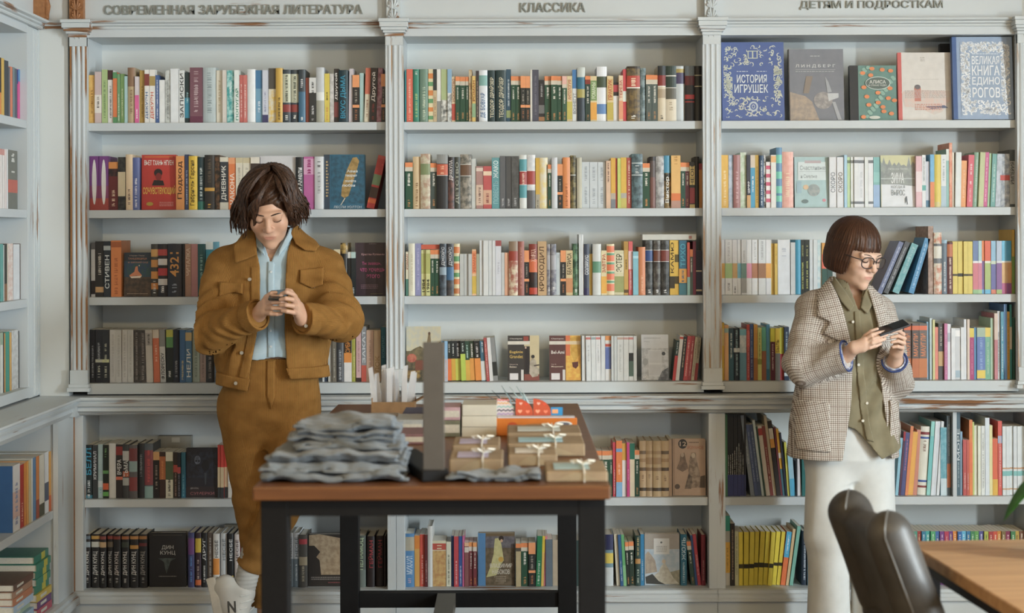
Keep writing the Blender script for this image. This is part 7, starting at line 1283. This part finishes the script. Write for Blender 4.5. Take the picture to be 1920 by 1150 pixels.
    patch('hem_band', [(398, 700), (470, 711), (464, 735), (398, 724)], 0.003, 0.005, tj, CORD, jk); patch('hem_band', [(536, 690), (612, 688), (614, 711), (545, 712)], 0.003, 0.005, tj, CORD, jk)
    patch('front_placket', [(470, 500), (488, 500), (489, 560), (484, 620), (472, 680), (463, 712), (446, 708), (456, 670), (468, 610), (471, 560)], 0.002, 0.004, tj, CORD, jk)
    # cuffs
    for e_, w_, r_ in ((elL, wrL, 0.055), (elR, wrR, 0.057)):
        ax = (w_ - e_) / np.linalg.norm(w_ - e_); a0 = w_ - ax * 0.05
        def cf(p, a0=a0, w_=w_, ax=ax, r_=r_):
            q = p - a0; t = q @ ax; d = np.linalg.norm(q - t[:, None] * ax, axis=1); return np.maximum(np.abs(d - r_ - 0.001 * wob(p, 60)) - 0.0045, np.abs(t - 0.026) - 0.026)
        sdf_obj('cuff', cf, a0 - 0.12, a0 + 0.14, 0.0035, CORD, jk, attrs={'cloth': lambda V: limb_coords(V, segs, V)})
    met = mat('b8b4a8', 0.35, 'pewter_button', metal=0.6)
    bt = []
    for x, y in ((467, 479), (468, 524), (423, 566), (453, 662), (442, 719), (591, 537)):
        q = P(x, y, 6.42); yy = march(tj, q.x, q.z, 6.1, 6.6, 0.009); bt.append((q.x * yy / 6.42, yy, EYE + (q.z - EYE) * yy / 6.42))
    q = P(575, 611, 6.25); bt.append((q.x, march(outer, q.x, q.z, 6.05, 6.5, 0.004), q.z)); buttons(jk, bt, None, met)
    # shirt
    SH_ = cloth_mat('pale_blue_linen', '9db4c0', 'b6c8d1', 500)
    ts = [(zp(690), xp(505), Y0 - 0.005, 0.178, 0.128), (zp(600), xp(508), Y0 - 0.005, 0.185, 0.130), (zp(520), xp(511), Y0, 0.198, 0.128), (zp(480), xp(512), Y0, 0.185, 0.112), (zp(452), xp(509), Y0 - 0.005, 0.11, 0.09), (zp(428), xp(508), Y0 - 0.01, 0.078, 0.078)]
    def sh_o(p): return loft(p, ts) + 0.0035 * wob(p, 22, 4.0) + 0.004 * np.sin(55 * p[:, 0] + 9 * np.sin(7 * p[:, 2])) * np.clip((zp(560) - p[:, 2]) / 0.15, 0, 1)
    vx0, vx1, vz = float(P(482, 430, 6.44).x), float(P(536, 430, 6.44).x), zp(492, 6.44)
    def shirt(p):
        d = sh_o(p); d = np.maximum(d, -(d + 0.006))
        t = (p[:, 2] - vz) / (zp(430, 6.44) - vz); c0 = float(P(507, 490, 6.44).x)
        v = np.minimum(np.minimum(p[:, 0] - (c0 + (vx0 - c0) * t), (c0 + (vx1 - c0) * t) - p[:, 0]), Y0 - 0.02 - p[:, 1]); v = np.minimum(v, p[:, 2] - vz)
        d = np.maximum(d, v); d = np.maximum(d, -cone(p, HC, nk, 0.075, 0.066)); return np.maximum(d, zp(673, 6.43) + 0.006 * np.sin(p[:, 0] * 40) - p[:, 2])
    st = sdf_obj('shirt', shirt, PP(390, 700, 6.3), PP(630, 415, 6.8), 0.0042, SH_, root)
    patch('shirt_collar', [(462, 436), (472, 424), (484, 436), (492, 462), (497, 482), (484, 470), (468, 452)], 0.010, 0.005, sh_o, SH_, st, h=0.0032); patch('shirt_collar', [(535, 440), (540, 422), (549, 424), (548, 440), (536, 462), (520, 484), (522, 468)], 0.010, 0.005, sh_o, SH_, st, h=0.0032)
    patch('shirt_placket', [(500, 490), (514, 490), (515, 560), (515, 672), (501, 672), (501, 560)], 0.003, 0.003, sh_o, SH_, st)
    bt = []
    for y in (510, 620, 650): q = P(508, y, 6.42); yy = march(sh_o, q.x, q.z, 6.2, 6.6, 0.007); bt.append((q.x, yy, q.z))
    buttons(st, bt, None, mat('c8d0d4', 0.4, 'shirt_button'), 0.005)
    # trousers
    hipL, knL, anL = PP(458, 770, 6.585), PP(475, 945, 6.565), PP(502, 1140, 6.60); hipR, knR, anR = PP(549, 775, 6.58), PP(547, 925, 6.45), PP(469, 1062, 6.50)
    pel = [(zp(840), xp(500), Y0 + 0.02, 0.10, 0.07), (zp(805), xp(505), Y0 + 0.015, 0.168, 0.115), (zp(750), xp(505), Y0 + 0.01, 0.192, 0.135), (zp(700), xp(505), Y0, 0.178, 0.125), (zp(672), xp(505), Y0, 0.168, 0.118)]
    def pants_o(p):
        d = loft(p, pel)
        d = smin(d, cone(p, hipL, knL, 0.100, 0.076), 0.05); d = smin(d, ccone(p, knL, anL, 0.076, 0.060), 0.02)
        d2 = smin(cone(p, hipR, knR, 0.102, 0.080), ccone(p, knR, anR, 0.078, 0.056), 0.02)
        d = smin(d, d2, 0.03)
        w = 0.003 * wob(p, 19, 7.0)
        for k, dr in ((hipR + A_((-0.05, -0.05, 0.0)), A_((0.35, 0, 0.94))), (hipL + A_((0.05, -0.05, -0.02)), A_((-0.5, 0, 0.85)))):
            r2 = ((p - k) ** 2).sum(1); w = w + 0.006 * np.sin(70 * ((p - k) @ dr)) * np.exp(-r2 / 0.012)
        for k in (knL, knR, anR, anL):
            r2 = ((p - k) ** 2).sum(1); w = w + 0.005 * np.sin(80 * (p[:, 2] - k[2]) + 20 * p[:, 0]) * np.exp(-r2 / 0.010)
        return d + w
    tr = sdf_obj('trousers', lambda p: np.maximum(pants_o(p), -(pants_o(p) + 0.012)), PP(380, 1170, 6.3), PP(640, 660, 6.80), 0.005, CORD, root, attrs={'cloth': lambda V: limb_coords(V, [(hipL, knL, 0.085), (knL, anL, 0.065), (hipR, knR, 0.09), (knR, anR, 0.065)], V)})
    patch('fly', [(500, 676), (516, 676), (516, 745), (508, 770), (500, 740)], 0.002, 0.004, pants_o, CORD, tr, Y=6.44)
    # socks, sneakers
    sk = sdf_obj('sock', lambda p: cone(p, PP(474, 1036, 6.498), PP(455, 1118, 6.485), 0.0455, 0.042) + 0.001 * np.sin(p[:, 2] * 400), PP(420, 1145, 6.40), PP(510, 1005, 6.60), 0.0035, mat('b4b2ac', 0.9, 'white_sock', var=0.06), root)
    SW = mat('c9c6be', 0.55, 'white_sneaker', var=0.06, scale=12)
    def shoe(p, hl, ba, to):
        d = cone(p, hl, ba, 0.045, 0.046); d = smin(d, cone(p, ba, to, 0.046, 0.034), 0.02); return d
    hl, ba, to = PP(422, 1102, 6.48), PP(440, 1165, 6.46), PP(446, 1206, 6.44); an = PP(454, 1112, 6.485)
    def sh1(p): 
        d = smin(shoe(p, hl, ba, to), cone(p, hl, an, 0.042, 0.046), 0.02); d = smin(d, cone(p, an, ba, 0.047, 0.045), 0.02); d = smax(d, -cone(p, an, PP(470, 1050, 6.50), 0.042, 0.046), 0.004)
        return d + 0.0012 * wob(p, 60, 1)
    s1 = sdf_obj('sneaker', sh1, PP(380, 1240, 6.38), PP(500, 1050, 6.58), 0.0035, SW, root)
    nrm = A_((-0.97, 0, -0.05)); sd = to - hl
    def sole(p):
        ax = sd / np.linalg.norm(sd); side = A_((-ax[2], 0, ax[0])); side = side if side[0] < 0 else -side
        q = p - (hl + side * 0.041); t = np.clip(q @ ax, -0.025, np.linalg.norm(sd) + 0.02); r = q - t[:, None] * ax
        wd = 0.030 + 0.012 * np.sin(np.clip(t / 0.2, 0, 1) * 2.6)
        return np.maximum(np.maximum(np.abs(r @ side) - 0.013, np.abs(r[:, 1]) - wd), np.abs(r @ ax) - 0.02)
    sdf_obj('sole', lambda p: sole(p) - 0.004, PP(370, 1250, 6.36), PP(490, 1060, 6.60), 0.0035, mat('d4d0c6', 0.6, 'rubber_sole', var=0.08), s1)
    # letter mark on the side of the sneaker
    v, f, tw = text_geo('N', 0.03); m = MB(); c0 = P(436, 1140, 6.415); m.raw([(c0.x - 0.018 + p_[0] * 0.034 + p_[1] * -0.004, march(sh1, c0.x - 0.018 + p_[0] * 0.034 + p_[1] * -0.004, c0.z - 0.02 + p_[1] * 0.042, 6.36, 6.6, 0.0012, 200), c0.z - 0.02 + p_[1] * 0.042) for p_ in v], f); child(m.build('side_mark', mat('4a4844', 0.6, 'dark_mark')), s1)
    for i in range(4):
        z_ = P(462, 1118 + 12 * i, 6.44); m = MB(); m.tube([(z_.x - 0.022, march(sh1, z_.x - 0.022, z_.z, 6.3, 6.6, 0.001, 200), z_.z), (z_.x, march(sh1, z_.x, z_.z + 0.004, 6.3, 6.6, 0.0, 200) - 0.004, z_.z + 0.004), (z_.x + 0.016, march(sh1, z_.x + 0.016, z_.z + 0.006, 6.3, 6.6, 0.001, 200), z_.z + 0.006)], 0.003, 6); child(m.build('lace', mat('d8d6d0', 0.8, 'lace_white')), s1)
    a0, b0 = PP(506, 1206, 6.56), PP(512, 1214, 6.44)
    s2 = sdf_obj('sneaker', lambda p: np.maximum(smin(cone(p, a0, b0, 0.046, 0.040), cone(p, a0, PP(503, 1165, 6.585), 0.045, 0.05), 0.02), 0.004 - p[:, 2]), PP(450, 1250, 6.3), PP(560, 1130, 6.70), 0.005, SW, root)
    # phone
    ph = tag(None or MB().build('x', None), 'x', 'x') if False else None
    C = PP(523, 553, 6.20); u = A_((1, 0.05, 0.06)); u /= np.linalg.norm(u); v_ = A_((0, 0.975, 0.21)); v_ -= u * (u @ v_); v_ /= np.linalg.norm(v_); w_ = np.cross(u, v_)
    M_ = Matrix(((u[0], v_[0], w_[0], C[0]), (u[1], v_[1], w_[1], C[1]), (u[2], v_[2], w_[2], C[2]), (0, 0, 0, 1)))
    m = MB(); m.box(-0.035, 0.035, -0.065, 0.065, -0.004, 0.004)
    o = m.build('phone', mat('1c1d20', 0.3, 'phone_black'), bevel=0.003, M=M_); tag(o, 'black phone held in both hands by the person in tan corduroy', 'phone')
    m = MB(); m.box(-0.032, 0.032, -0.060, 0.060, 0.0041, 0.0044); m.build('screen', mat('0c0e12', 0.1, 'phone_glass'), o)
build_man()

# ------------------------------------------------------------------ the woman
def build_woman():
    Y0 = 6.42
    root = thing('person', 'person with dark bob, glasses, checked blazer and white trousers holding a phone', 'person', (float(P(1590, 1150, 6.42).x), 6.42, 0.0))
    SK = skin_mat('woman_skin', 'dcb8a2', 'c07a70')
    HC = PP(1604, 476, 6.39); HR = rotz(rad(32)) @ rotx(rad(17)) @ roty(rad(2)); HS = 1.0
    hq = lambda p: ((p - HC) @ HR) / HS
    hp = lambda x, y, z: tuple(HC + HR @ (A_((x, y, z)) * HS))
    zp = lambda py, Y=6.4: float(P(1590, py, Y).z) - (1590 - 960) * 0.0
    xp = lambda px, Y=6.42: float(P(px, 700, Y).x)
    shL, elL, wrL = PP(1520, 580, 6.42), PP(1503, 686, 6.31), PP(1586, 667, 6.225)
    shR, elR, wrR = PP(1652, 588, 6.44), PP(1684, 714, 6.37), PP(1678, 678, 6.265)
    hwL, hwR = PP(1602, 652, 6.175), PP(1681, 660, 6.225)
    nk = PP(1597, 562, 6.44)
    f1 = [[PP(1622, 637, 6.16), PP(1634, 628, 6.145), PP(1649, 624, 6.145), PP(1661, 622, 6.155)], [PP(1623, 643, 6.155), PP(1637, 636, 6.14), PP(1651, 631, 6.14), PP(1663, 628, 6.15)],
          [PP(1622, 649, 6.155), PP(1636, 644, 6.14), PP(1648, 640, 6.14), PP(1659, 636, 6.15)], [PP(1619, 655, 6.16), PP(1631, 652, 6.15), PP(1642, 649, 6.15), PP(1651, 645, 6.155)], [PP(1612, 644, 6.185), PP(1622, 630, 6.175), PP(1634, 621, 6.17), PP(1645, 617, 6.17)]]
    f2 = [[PP(1687, 640, 6.205), PP(1694, 627, 6.18), PP(1684, 620, 6.155), PP(1672, 623, 6.15)], [PP(1688, 645, 6.195), PP(1696, 635, 6.165), PP(1684, 630, 6.14), PP(1671, 633, 6.14)],
          [PP(1688, 650, 6.195), PP(1695, 644, 6.165), PP(1684, 640, 6.14), PP(1672, 642, 6.14)], [PP(1686, 656, 6.20), PP(1692, 653, 6.175), PP(1683, 650, 6.15), PP(1674, 651, 6.15)], [PP(1682, 645, 6.225), PP(1688, 628, 6.215), PP(1689, 616, 6.205), PP(1683, 609, 6.20)]]
    def body(p):
        d = masked(lambda q_: head_sdf(hq(q_), female=True) * HS, p, HC, 0.16)
        d = smin(d, cone(p, HC + HR @ A_((0, 0.015, -0.07)), nk, 0.049, 0.052), 0.025)
        d = smin(d, loft(p, [(zp(850), xp(1592), Y0, 0.150, 0.10), (zp(760), xp(1590), Y0, 0.125, 0.085), (zp(660), xp(1588), Y0, 0.145, 0.10), (zp(600), xp(1588), Y0, 0.150, 0.095), (zp(575), xp(1590), Y0, 0.13, 0.08), (zp(560), xp(1594), Y0 + 0.01, 0.08, 0.06)]), 0.03)
        for s_, e_, w_, hw in ((shL, elL, wrL, hwL), (shR, elR, wrR, hwR)):
            d = smin(d, cone(p, s_, e_, 0.042, 0.036), 0.03); d = smin(d, cone(p, e_, w_, 0.036, 0.027), 0.02); d = smin(d, cone(p, w_, hw, 0.027, 0.024), 0.01)
        for w_, fs in ((hwL, f1), (hwR, f2)):
            def hand(q_, w_=w_, fs=fs):
                e = cone(q_, w_, fs[4][0], 0.019, 0.013)
                for c in fs[:4]: e = smin(e, cone(q_, w_, c[0], 0.020, 0.0125), 0.011)
                return smin(e, fingers_sdf(q_, fs, 0.0083), 0.0035)
            d = smin(d, masked(hand, p, (w_ + fs[1][2]) / 2, 0.09), 0.005)
        for a, b, r1, r2 in ((PP(1556, 845, 6.43), PP(1552, 1010, 6.41), 0.075, 0.05), (PP(1552, 1010, 6.41), PP(1552, 1190, 6.44), 0.048, 0.035), (PP(1632, 845, 6.43), PP(1636, 1010, 6.41), 0.075, 0.05), (PP(1636, 1010, 6.41), PP(1632, 1190, 6.44), 0.048, 0.035)):
            d = smin(d, cone(p, a, b, r1, r2), 0.02)
        return d
    b = sdf_obj('body', body, PP(1450, 1240, 6.05), PP(1730, 395, 6.65), 0.003, SK, root, attrs={'tint': lambda V: lip_tint(hq(V)) * (np.linalg.norm(hq(V), axis=1) < 0.2)})
    dark = mat('2e1e16', 0.6, 'woman_brow_hair')
    for sx in (-1, 1):
        m = MB(); m.tube([hp(sx * 0.0165, -0.0900, -0.001), hp(sx * 0.024, -0.0942, -0.0048), hp(sx * 0.031, -0.0955, -0.0060), hp(sx * 0.039, -0.0925, -0.0052), hp(sx * 0.0475, -0.0860, -0.002)], [0.0008, 0.0016, 0.0018, 0.0018, 0.001], 6); child(m.build('eyelashes', dark), b)
        m = MB(); m.tube([hp(sx * 0.014, -0.0990, 0.020), hp(sx * 0.026, -0.0988, 0.0235), hp(sx * 0.038, -0.0940, 0.0245), hp(sx * 0.048, -0.0845, 0.0205)], [0.0016, 0.0024, 0.002, 0.0008], 8, flat=0.6); child(m.build('eyebrow', dark, smooth=True), b)
    HM = hair_mat('woman_brown_hair', '2c1b13', '5c3e2d', 0.46)
    def hair(p):
        q = hq(p); d = ell(q, (0, 0.024, 0.044), (0.092, 0.110, 0.096))
        z = q[:, 2]; rr = np.interp(z, [-0.085, -0.06, -0.02, 0.04], [0.078, 0.090, 0.096, 0.092])
        sk = (np.sqrt((q[:, 0]) ** 2 + ((q[:, 1] - 0.024) / 1.16) ** 2) - rr) * 0.9; sk = np.maximum(sk, np.maximum(-0.078 + 0.16 * np.clip(q[:, 1], -0.05, 0.12) * 0 - z, z - 0.045))
        d = smin(d, sk, 0.012)
        bz = 0.026 - 0.004 * np.cos(q[:, 0] * 60)              # lower edge of the fringe
        face = np.maximum(np.maximum(z - bz, np.abs(q[:, 0]) - 0.067), q[:, 1] + 0.012)
        d = smax(d, -face, 0.006)
        neck = np.maximum(ell(q, (0, 0.012, -0.06), (0.072, 0.088, 0.09)), 0)   # hollow under the hair
        d = smax(d, -(np.sqrt(q[:, 0] ** 2 + ((q[:, 1] - 0.02) / 1.15) ** 2) - 0.072) * 0 - smax(ell(q, (0, 0.012, -0.10), (0.074, 0.090, 0.085)), -1e3, 0.0), 0.006)
        ang = np.arctan2(q[:, 0], q[:, 1] - 0.02)
        return d + 0.0012 * np.sin(ang * 60 + 3 * np.sin(z * 30)) + 0.0012 * np.sin(q[:, 0] * 420) * (q[:, 1] < -0.05)
    def strand(V):
        q = hq(V); ang = np.arctan2(q[:, 0], q[:, 1] - 0.02); fr = q[:, 1] < -0.045
        return np.stack([np.where(fr, q[:, 0], ang * 0.1), np.zeros(len(q)), q[:, 2]], 1)
    sdf_obj('hair', hair, HC - 0.2, HC + 0.2, 0.003, HM, b, attrs={'strand': strand})
    # glasses
    g = thing('eyeglasses', 'dark-framed eyeglasses worn by the person in the checked blazer', 'glasses', tuple(hp(0, -0.11, 0)))
    FM = mat('3a3436', 0.3, 'dark_glasses_frame')
    gm = NT('lens_glass'); gm.bs.inputs['Base Color'].default_value = (1, 1, 1, 1); gm.bs.inputs['Transmission Weight'].default_value = 1.0; gm.bs.inputs['Roughness'].default_value = 0.02; gm.bs.inputs['IOR'].default_value = 1.02; gm.bs.inputs['Alpha'].default_value = 0.25
    for sx in (-1, 1):
        ring = []
        for i in range(25):
            a = 2 * math.pi * i / 24; ca, sa = math.cos(a), math.sin(a); ex = 0.0275 * math.copysign(abs(ca) ** 0.75, ca); ez = 0.0215 * math.copysign(abs(sa) ** 0.8, sa)
            x = sx * 0.0325 + ex; ring.append(hp(x, -0.1095 + 9.0 * max(0, abs(x) - 0.03) ** 2, -0.004 + ez))
        m = MB(); m.tube(ring, 0.0022, 6, cap=False); child(m.build('rim', FM, smooth=True), g)
        m = MB(); m.raw(ring[:-1], [tuple(range(24))]); child(m.build('lens', gm.m), g)
        m = MB(); m.tube([hp(sx * 0.060, -0.100, 0.006), hp(sx * 0.0755, -0.085, 0.007), hp(sx * 0.082, -0.02, 0.004), hp(sx * 0.082, 0.02, -0.004)], [0.0024, 0.0022, 0.0018, 0.0018], 6); child(m.build('temple', FM, smooth=True), g)
    m = MB(); m.tube([hp(-0.007, -0.112, 0.003), hp(0, -0.1175, 0.006), hp(0.007, -0.112, 0.003)], 0.0018, 6); child(m.build('bridge', FM, smooth=True), g)
    # ---- clothes
    CK = check_cloth('checked_wool')
    tl = [(zp(872), xp(1581), Y0, 0.216, 0.150), (zp(800), xp(1583), Y0, 0.208, 0.146), (zp(700), xp(1586), Y0, 0.186, 0.140), (zp(620), xp(1588), Y0, 0.178, 0.135), (zp(580), xp(1587), Y0, 0.168, 0.118), (zp(560), xp(1588), Y0, 0.140, 0.100), (zp(540), xp(1592), Y0 + 0.01, 0.095, 0.085), (zp(520), xp(1596), Y0 + 0.015, 0.075, 0.075)]
    def folds(p):
        w = 0.005 * wob(p, 13, 3.3) + 0.002 * wob(p, 34, 1.0)
        for e_, s_, w_ in ((elL, shL, wrL), (elR, shR, wrR)):
            dr = w_ - s_; dr = dr / np.linalg.norm(dr); r2 = ((p - e_) ** 2).sum(1); w = w + 0.007 * np.sin(80 * ((p - e_) @ dr) + 2 * np.sin(28 * p[:, 1])) * np.exp(-r2 / 0.014)
        c0 = shL + A_((0.0, 0, -0.10)); r2 = ((p - c0) ** 2).sum(1); w = w + 0.005 * np.sin(65 * ((p - c0) @ A_((0.55, 0, 0.83)))) * np.exp(-r2 / 0.012)
        return w
    def outer(p):
        d = loft(p, tl)
        d = smin(d, cone(p, shL + A_((0.012, 0, 0)), elL, 0.070, 0.066), 0.03); d = smin(d, ccone(p, elL, wrL, 0.064, 0.060), 0.025)
        d = smin(d, cone(p, shR + A_((-0.012, 0, 0)), elR, 0.068, 0.054), 0.03); d = smin(d, ccone(p, elR, wrR, 0.054, 0.050), 0.025)
        return d + folds(p)
    ey = A_([515, 545, 600, 650, 700, 760, 800, 875]); exl = A_([1562, 1566, 1581, 1595, 1599, 1595, 1590, 1577]); exr = A_([1632, 1636, 1647, 1652, 1651, 1659, 1665, 1677])
    EZ = A_([zp(v, 6.28) for v in ey])[::-1]; EL = A_([float(P(v, 700, 6.28).x) for v in exl])[::-1]; ER = A_([float(P(v, 700, 6.28).x) for v in exr])[::-1]
    arm = lambda p: np.minimum(np.minimum(cone(p, elL, wrL, 0.076, 0.074), cone(p, elR, wrR, 0.072, 0.07)), np.minimum(cone(p, elL, shL, 0.07, 0.06), cone(p, elR, shR, 0.07, 0.06)))
    def blazer(p):
        d = outer(p); d = np.maximum(d, -(d + 0.012)); ar = arm(p)
        wedge = np.minimum(np.minimum(p[:, 0] - np.interp(p[:, 2], EZ, EL), np.interp(p[:, 2], EZ, ER) - p[:, 0]), Y0 - 0.02 - p[:, 1]); d = np.maximum(d, np.minimum(wedge, ar))
        d = np.maximum(d, np.minimum(zp(865, 6.28) - 0.02 * np.clip((p[:, 0] - xp(1581)) / 0.2, -1, 1) * 0 - p[:, 2], ar))
        return np.maximum(d, -cone(p, HC, nk, 0.082, 0.068))
    segs = [(shL, elL, 0.068), (elL, wrL, 0.066), (shR, elR, 0.066), (elR, wrR, 0.062)]
    cc = lambda V: limb_coords(V, segs, V)
    jk = sdf_obj('blazer', blazer, PP(1440, 900, 6.0), PP(1740, 500, 6.75), 0.0045, CK, root, attrs={'cloth': cc})
    def px2(pts, Y=6.28): return [(float(P(x, y, Y).x), float(P(x, y, Y).z)) for x, y in pts]
    def patch(name, pts, off, th, base, m, parent, Y=6.28, h=0.0038):
        pg = px2(pts, Y); lo_ = A_([min(q[0] for q in pg) - 0.02, 6.0, min(q[1] for q in pg) - 0.02]); hi_ = A_([max(q[0] for q in pg) + 0.02, Y0, max(q[1] for q in pg) + 0.02])
        def f(p): return smax(np.maximum(np.abs(base(p) - off) - th, p[:, 1] - Y0 + 0.03), poly2(p[:, 0], p[:, 2], pg), 0.005)
        return sdf_obj(name, f, lo_, hi_, h, m, parent, attrs={'cloth': lambda V: V @ roty(rad(12)).T})
    tj = lambda p: loft(p, tl) + folds(p)
    patch('lapel', [(1556, 520), (1568, 534), (1582, 580), (1596, 648), (1584, 646), (1544, 626), (1557, 604), (1534, 593), (1540, 548)], 0.008, 0.006, tj, CK, jk)
    patch('lapel', [(1634, 545), (1648, 552), (1662, 572), (1668, 588), (1660, 600), (1666, 612), (1654, 645), (1648, 610)], 0.008, 0.006, tj, CK, jk)
    patch('pocket', [(1494, 752), (1556, 756), (1557, 848), (1496, 846)], 0.003, 0.005, tj, CK, jk); patch('pocket', [(1670, 752), (1692, 752), (1692, 846), (1672, 846)], 0.003, 0.005, tj, CK, jk)
    BLU = mat('3a4a7c', 0.8, 'blue_cuff_trim'); WLN = mat('c8ccd6', 0.8, 'striped_lining', scale=90, col2='7a86b0')
    for e_, w_, r_ in ((elL, wrL, 0.0605), (elR, wrR, 0.0505)):
        ax = (w_ - e_) / np.linalg.norm(w_ - e_)
        def cf(p, w_=w_, ax=ax, r_=r_):
            q = p - w_; t = q @ ax; d = np.linalg.norm(q - t[:, None] * ax, axis=1); return np.maximum(np.abs(d + folds(p) - r_ + 0.004) - 0.0040, np.abs(t - 0.0015) - 0.0030)
        sdf_obj('cuff_trim', cf, w_ - 0.1, w_ + 0.1, 0.003, BLU, jk)
        def ln(p, w_=w_, ax=ax, r_=r_):
            q = p - w_; t = q @ ax; d = np.linalg.norm(q - t[:, None] * ax, axis=1); return np.maximum(np.abs(d + folds(p) - r_ + 0.0125) - 0.003, np.abs(t + 0.02) - 0.026)
        sdf_obj('cuff_lining', ln, w_ - 0.11, w_ + 0.11, 0.003, WLN, jk)
    OL = cloth_mat('olive_cotton', '746d58', '8a826a', 500)
    ts = [(zp(870), xp(1618), Y0 - 0.005, 0.160, 0.128), (zp(800), xp(1604), Y0 - 0.005, 0.165, 0.128), (zp(700), xp(1592), Y0 - 0.003, 0.158, 0.126), (zp(620), xp(1590), Y0, 0.156, 0.122), (zp(580), xp(1590), Y0, 0.148, 0.106), (zp(560), xp(1592), Y0, 0.118, 0.090), (zp(540), xp(1596), Y0 + 0.008, 0.078, 0.074), (zp(524), xp(1598), Y0 + 0.012, 0.068, 0.068)]
    def so(p): return loft(p, ts) + 0.004 * wob(p, 20, 8.0) + 0.0045 * np.sin(70 * p[:, 0] + 5 * np.sin(9 * p[:, 2])) * np.clip((zp(600) - p[:, 2]) / 0.2, 0, 1)
    hx = A_([float(P(v, 800, 6.3).x) for v in (1560, 1588, 1604, 1632, 1652, 1676, 1700)]); hz = A_([zp(v, 6.3) for v in (795, 800, 806, 838, 862, 852, 840)])
    cxv = float(P(1612, 560, 6.3).x)
    def shirt(p):
        d = so(p); d = np.maximum(d, -(d + 0.006)); d = np.maximum(d, np.interp(p[:, 0], hx, hz) - p[:, 2])
        v = np.minimum(np.minimum(0.028 * np.clip((p[:, 2] - zp(585, 6.3)) / 0.1, 0, 1) - np.abs(p[:, 0] - cxv), Y0 - 0.02 - p[:, 1]), p[:, 2] - zp(585, 6.3))
        d = np.maximum(d, v); return np.maximum(d, -cone(p, HC, nk, 0.07, 0.056))
    st = sdf_obj('shirt', shirt, PP(1480, 890, 6.2), PP(1710, 505, 6.65), 0.0042, OL, root)
    patch('shirt_collar', [(1563, 526), (1574, 518), (1592, 548), (1605, 574), (1596, 586), (1580, 566)], 0.008, 0.005, so, OL, st, h=0.0032); patch('shirt_collar', [(1633, 540), (1640, 548), (1641, 572), (1628, 590), (1616, 578), (1622, 560)], 0.008, 0.005, so, OL, st, h=0.0032)
    patch('shirt_placket', [(1604, 584), (1616, 584), (1622, 700), (1632, 800), (1640, 830), (1624, 826), (1612, 760), (1606, 680)], 0.003, 0.003, so, OL, st)
    bt = []
    for x, y in ((1598, 571), (1600, 604), (1609, 684), (1625, 756), (1617, 789)):
        q = P(x, y, 6.29); yy = march(so, q.x, q.z, 6.0, 6.5, 0.008); bt.append((q.x, yy, q.z))
    buttons(st, bt, None, mat('d8d4c8', 0.4, 'pearl_button'), 0.0058)
    WP = cloth_mat('white_cotton_trousers', 'cacdcc', 'd6d9d8', 500)
    hL, kL, aL, hR, kR, aR = PP(1557, 850, 6.43), PP(1553, 1010, 6.41), PP(1556, 1192, 6.45), PP(1632, 850, 6.43), PP(1637, 1010, 6.40), PP(1634, 1192, 6.45)
    def tro(p):
        d = loft(p, [(zp(900), xp(1594), Y0 + 0.01, 0.12, 0.08), (zp(860), xp(1594), Y0 + 0.01, 0.165, 0.115), (zp(790), xp(1594), Y0, 0.145, 0.105)])
        d = smin(d, cone(p, hL, kL, 0.094, 0.086), 0.03); d = smin(d, ccone(p, kL, aL, 0.086, 0.082), 0.02)
        d2 = smin(cone(p, hR, kR, 0.094, 0.086), ccone(p, kR, aR, 0.086, 0.082), 0.02)
        return smin(d, d2, 0.012) + 0.004 * wob(p, 12, 5.0) + 0.004 * np.sin(48 * p[:, 0] + 3 * np.sin(5 * p[:, 2])) * np.clip((zp(880) - p[:, 2]) / 0.2, 0, 1)
    tr = sdf_obj('trousers', lambda p: np.maximum(tro(p), -(tro(p) + 0.012)), PP(1480, 1215, 6.2), PP(1710, 780, 6.65), 0.0055, WP, root)
    for x in (1556, 1634):
        a0, b0 = PP(x, 1216, 6.47), PP(x + 4, 1222, 6.33); a0[2] = b0[2] = 0.034
        child(tag(sdf_obj('shoe', lambda p: np.maximum(smin(cone(p, a0, b0, 0.040, 0.034), cone(p, a0, a0 + A_((0, 0.01, 0.04)), 0.04, 0.038), 0.02), 0.003 - p[:, 2]), a0 - 0.25, a0 + 0.2, 0.005, mat('8a7a6a', 0.6, 'tan_shoe')), 'x', 'x'), root)
    for o in root.children:
        if o.name.startswith('shoe'):
            del o['label']; del o['category']
    # phone
    C = PP(1672, 615, 6.165); u = PP(1700, 604, 6.17) - PP(1648, 622, 6.16); u /= np.linalg.norm(u); v_ = A_((0.0, 0.93, 0.30)); v_ -= u * (u @ v_); v_ /= np.linalg.norm(v_); w_ = np.cross(u, v_)
    M_ = Matrix(((u[0], v_[0], w_[0], C[0]), (u[1], v_[1], w_[1], C[1]), (u[2], v_[2], w_[2], C[2]), (0, 0, 0, 1)))
    m = MB(); m.box(-0.06, 0.06, -0.034, 0.034, -0.004, 0.004); o = m.build('phone', mat('303236', 0.35, 'dark_grey_phone'), bevel=0.003, M=M_); tag(o, 'dark grey phone held in both hands by the person in the checked blazer', 'phone')
    m = MB(); m.box(-0.057, 0.057, -0.031, 0.031, 0.0041, 0.0044); m.build('screen', mat('14161a', 0.1, 'phone_glass_dark'), o)
build_woman()
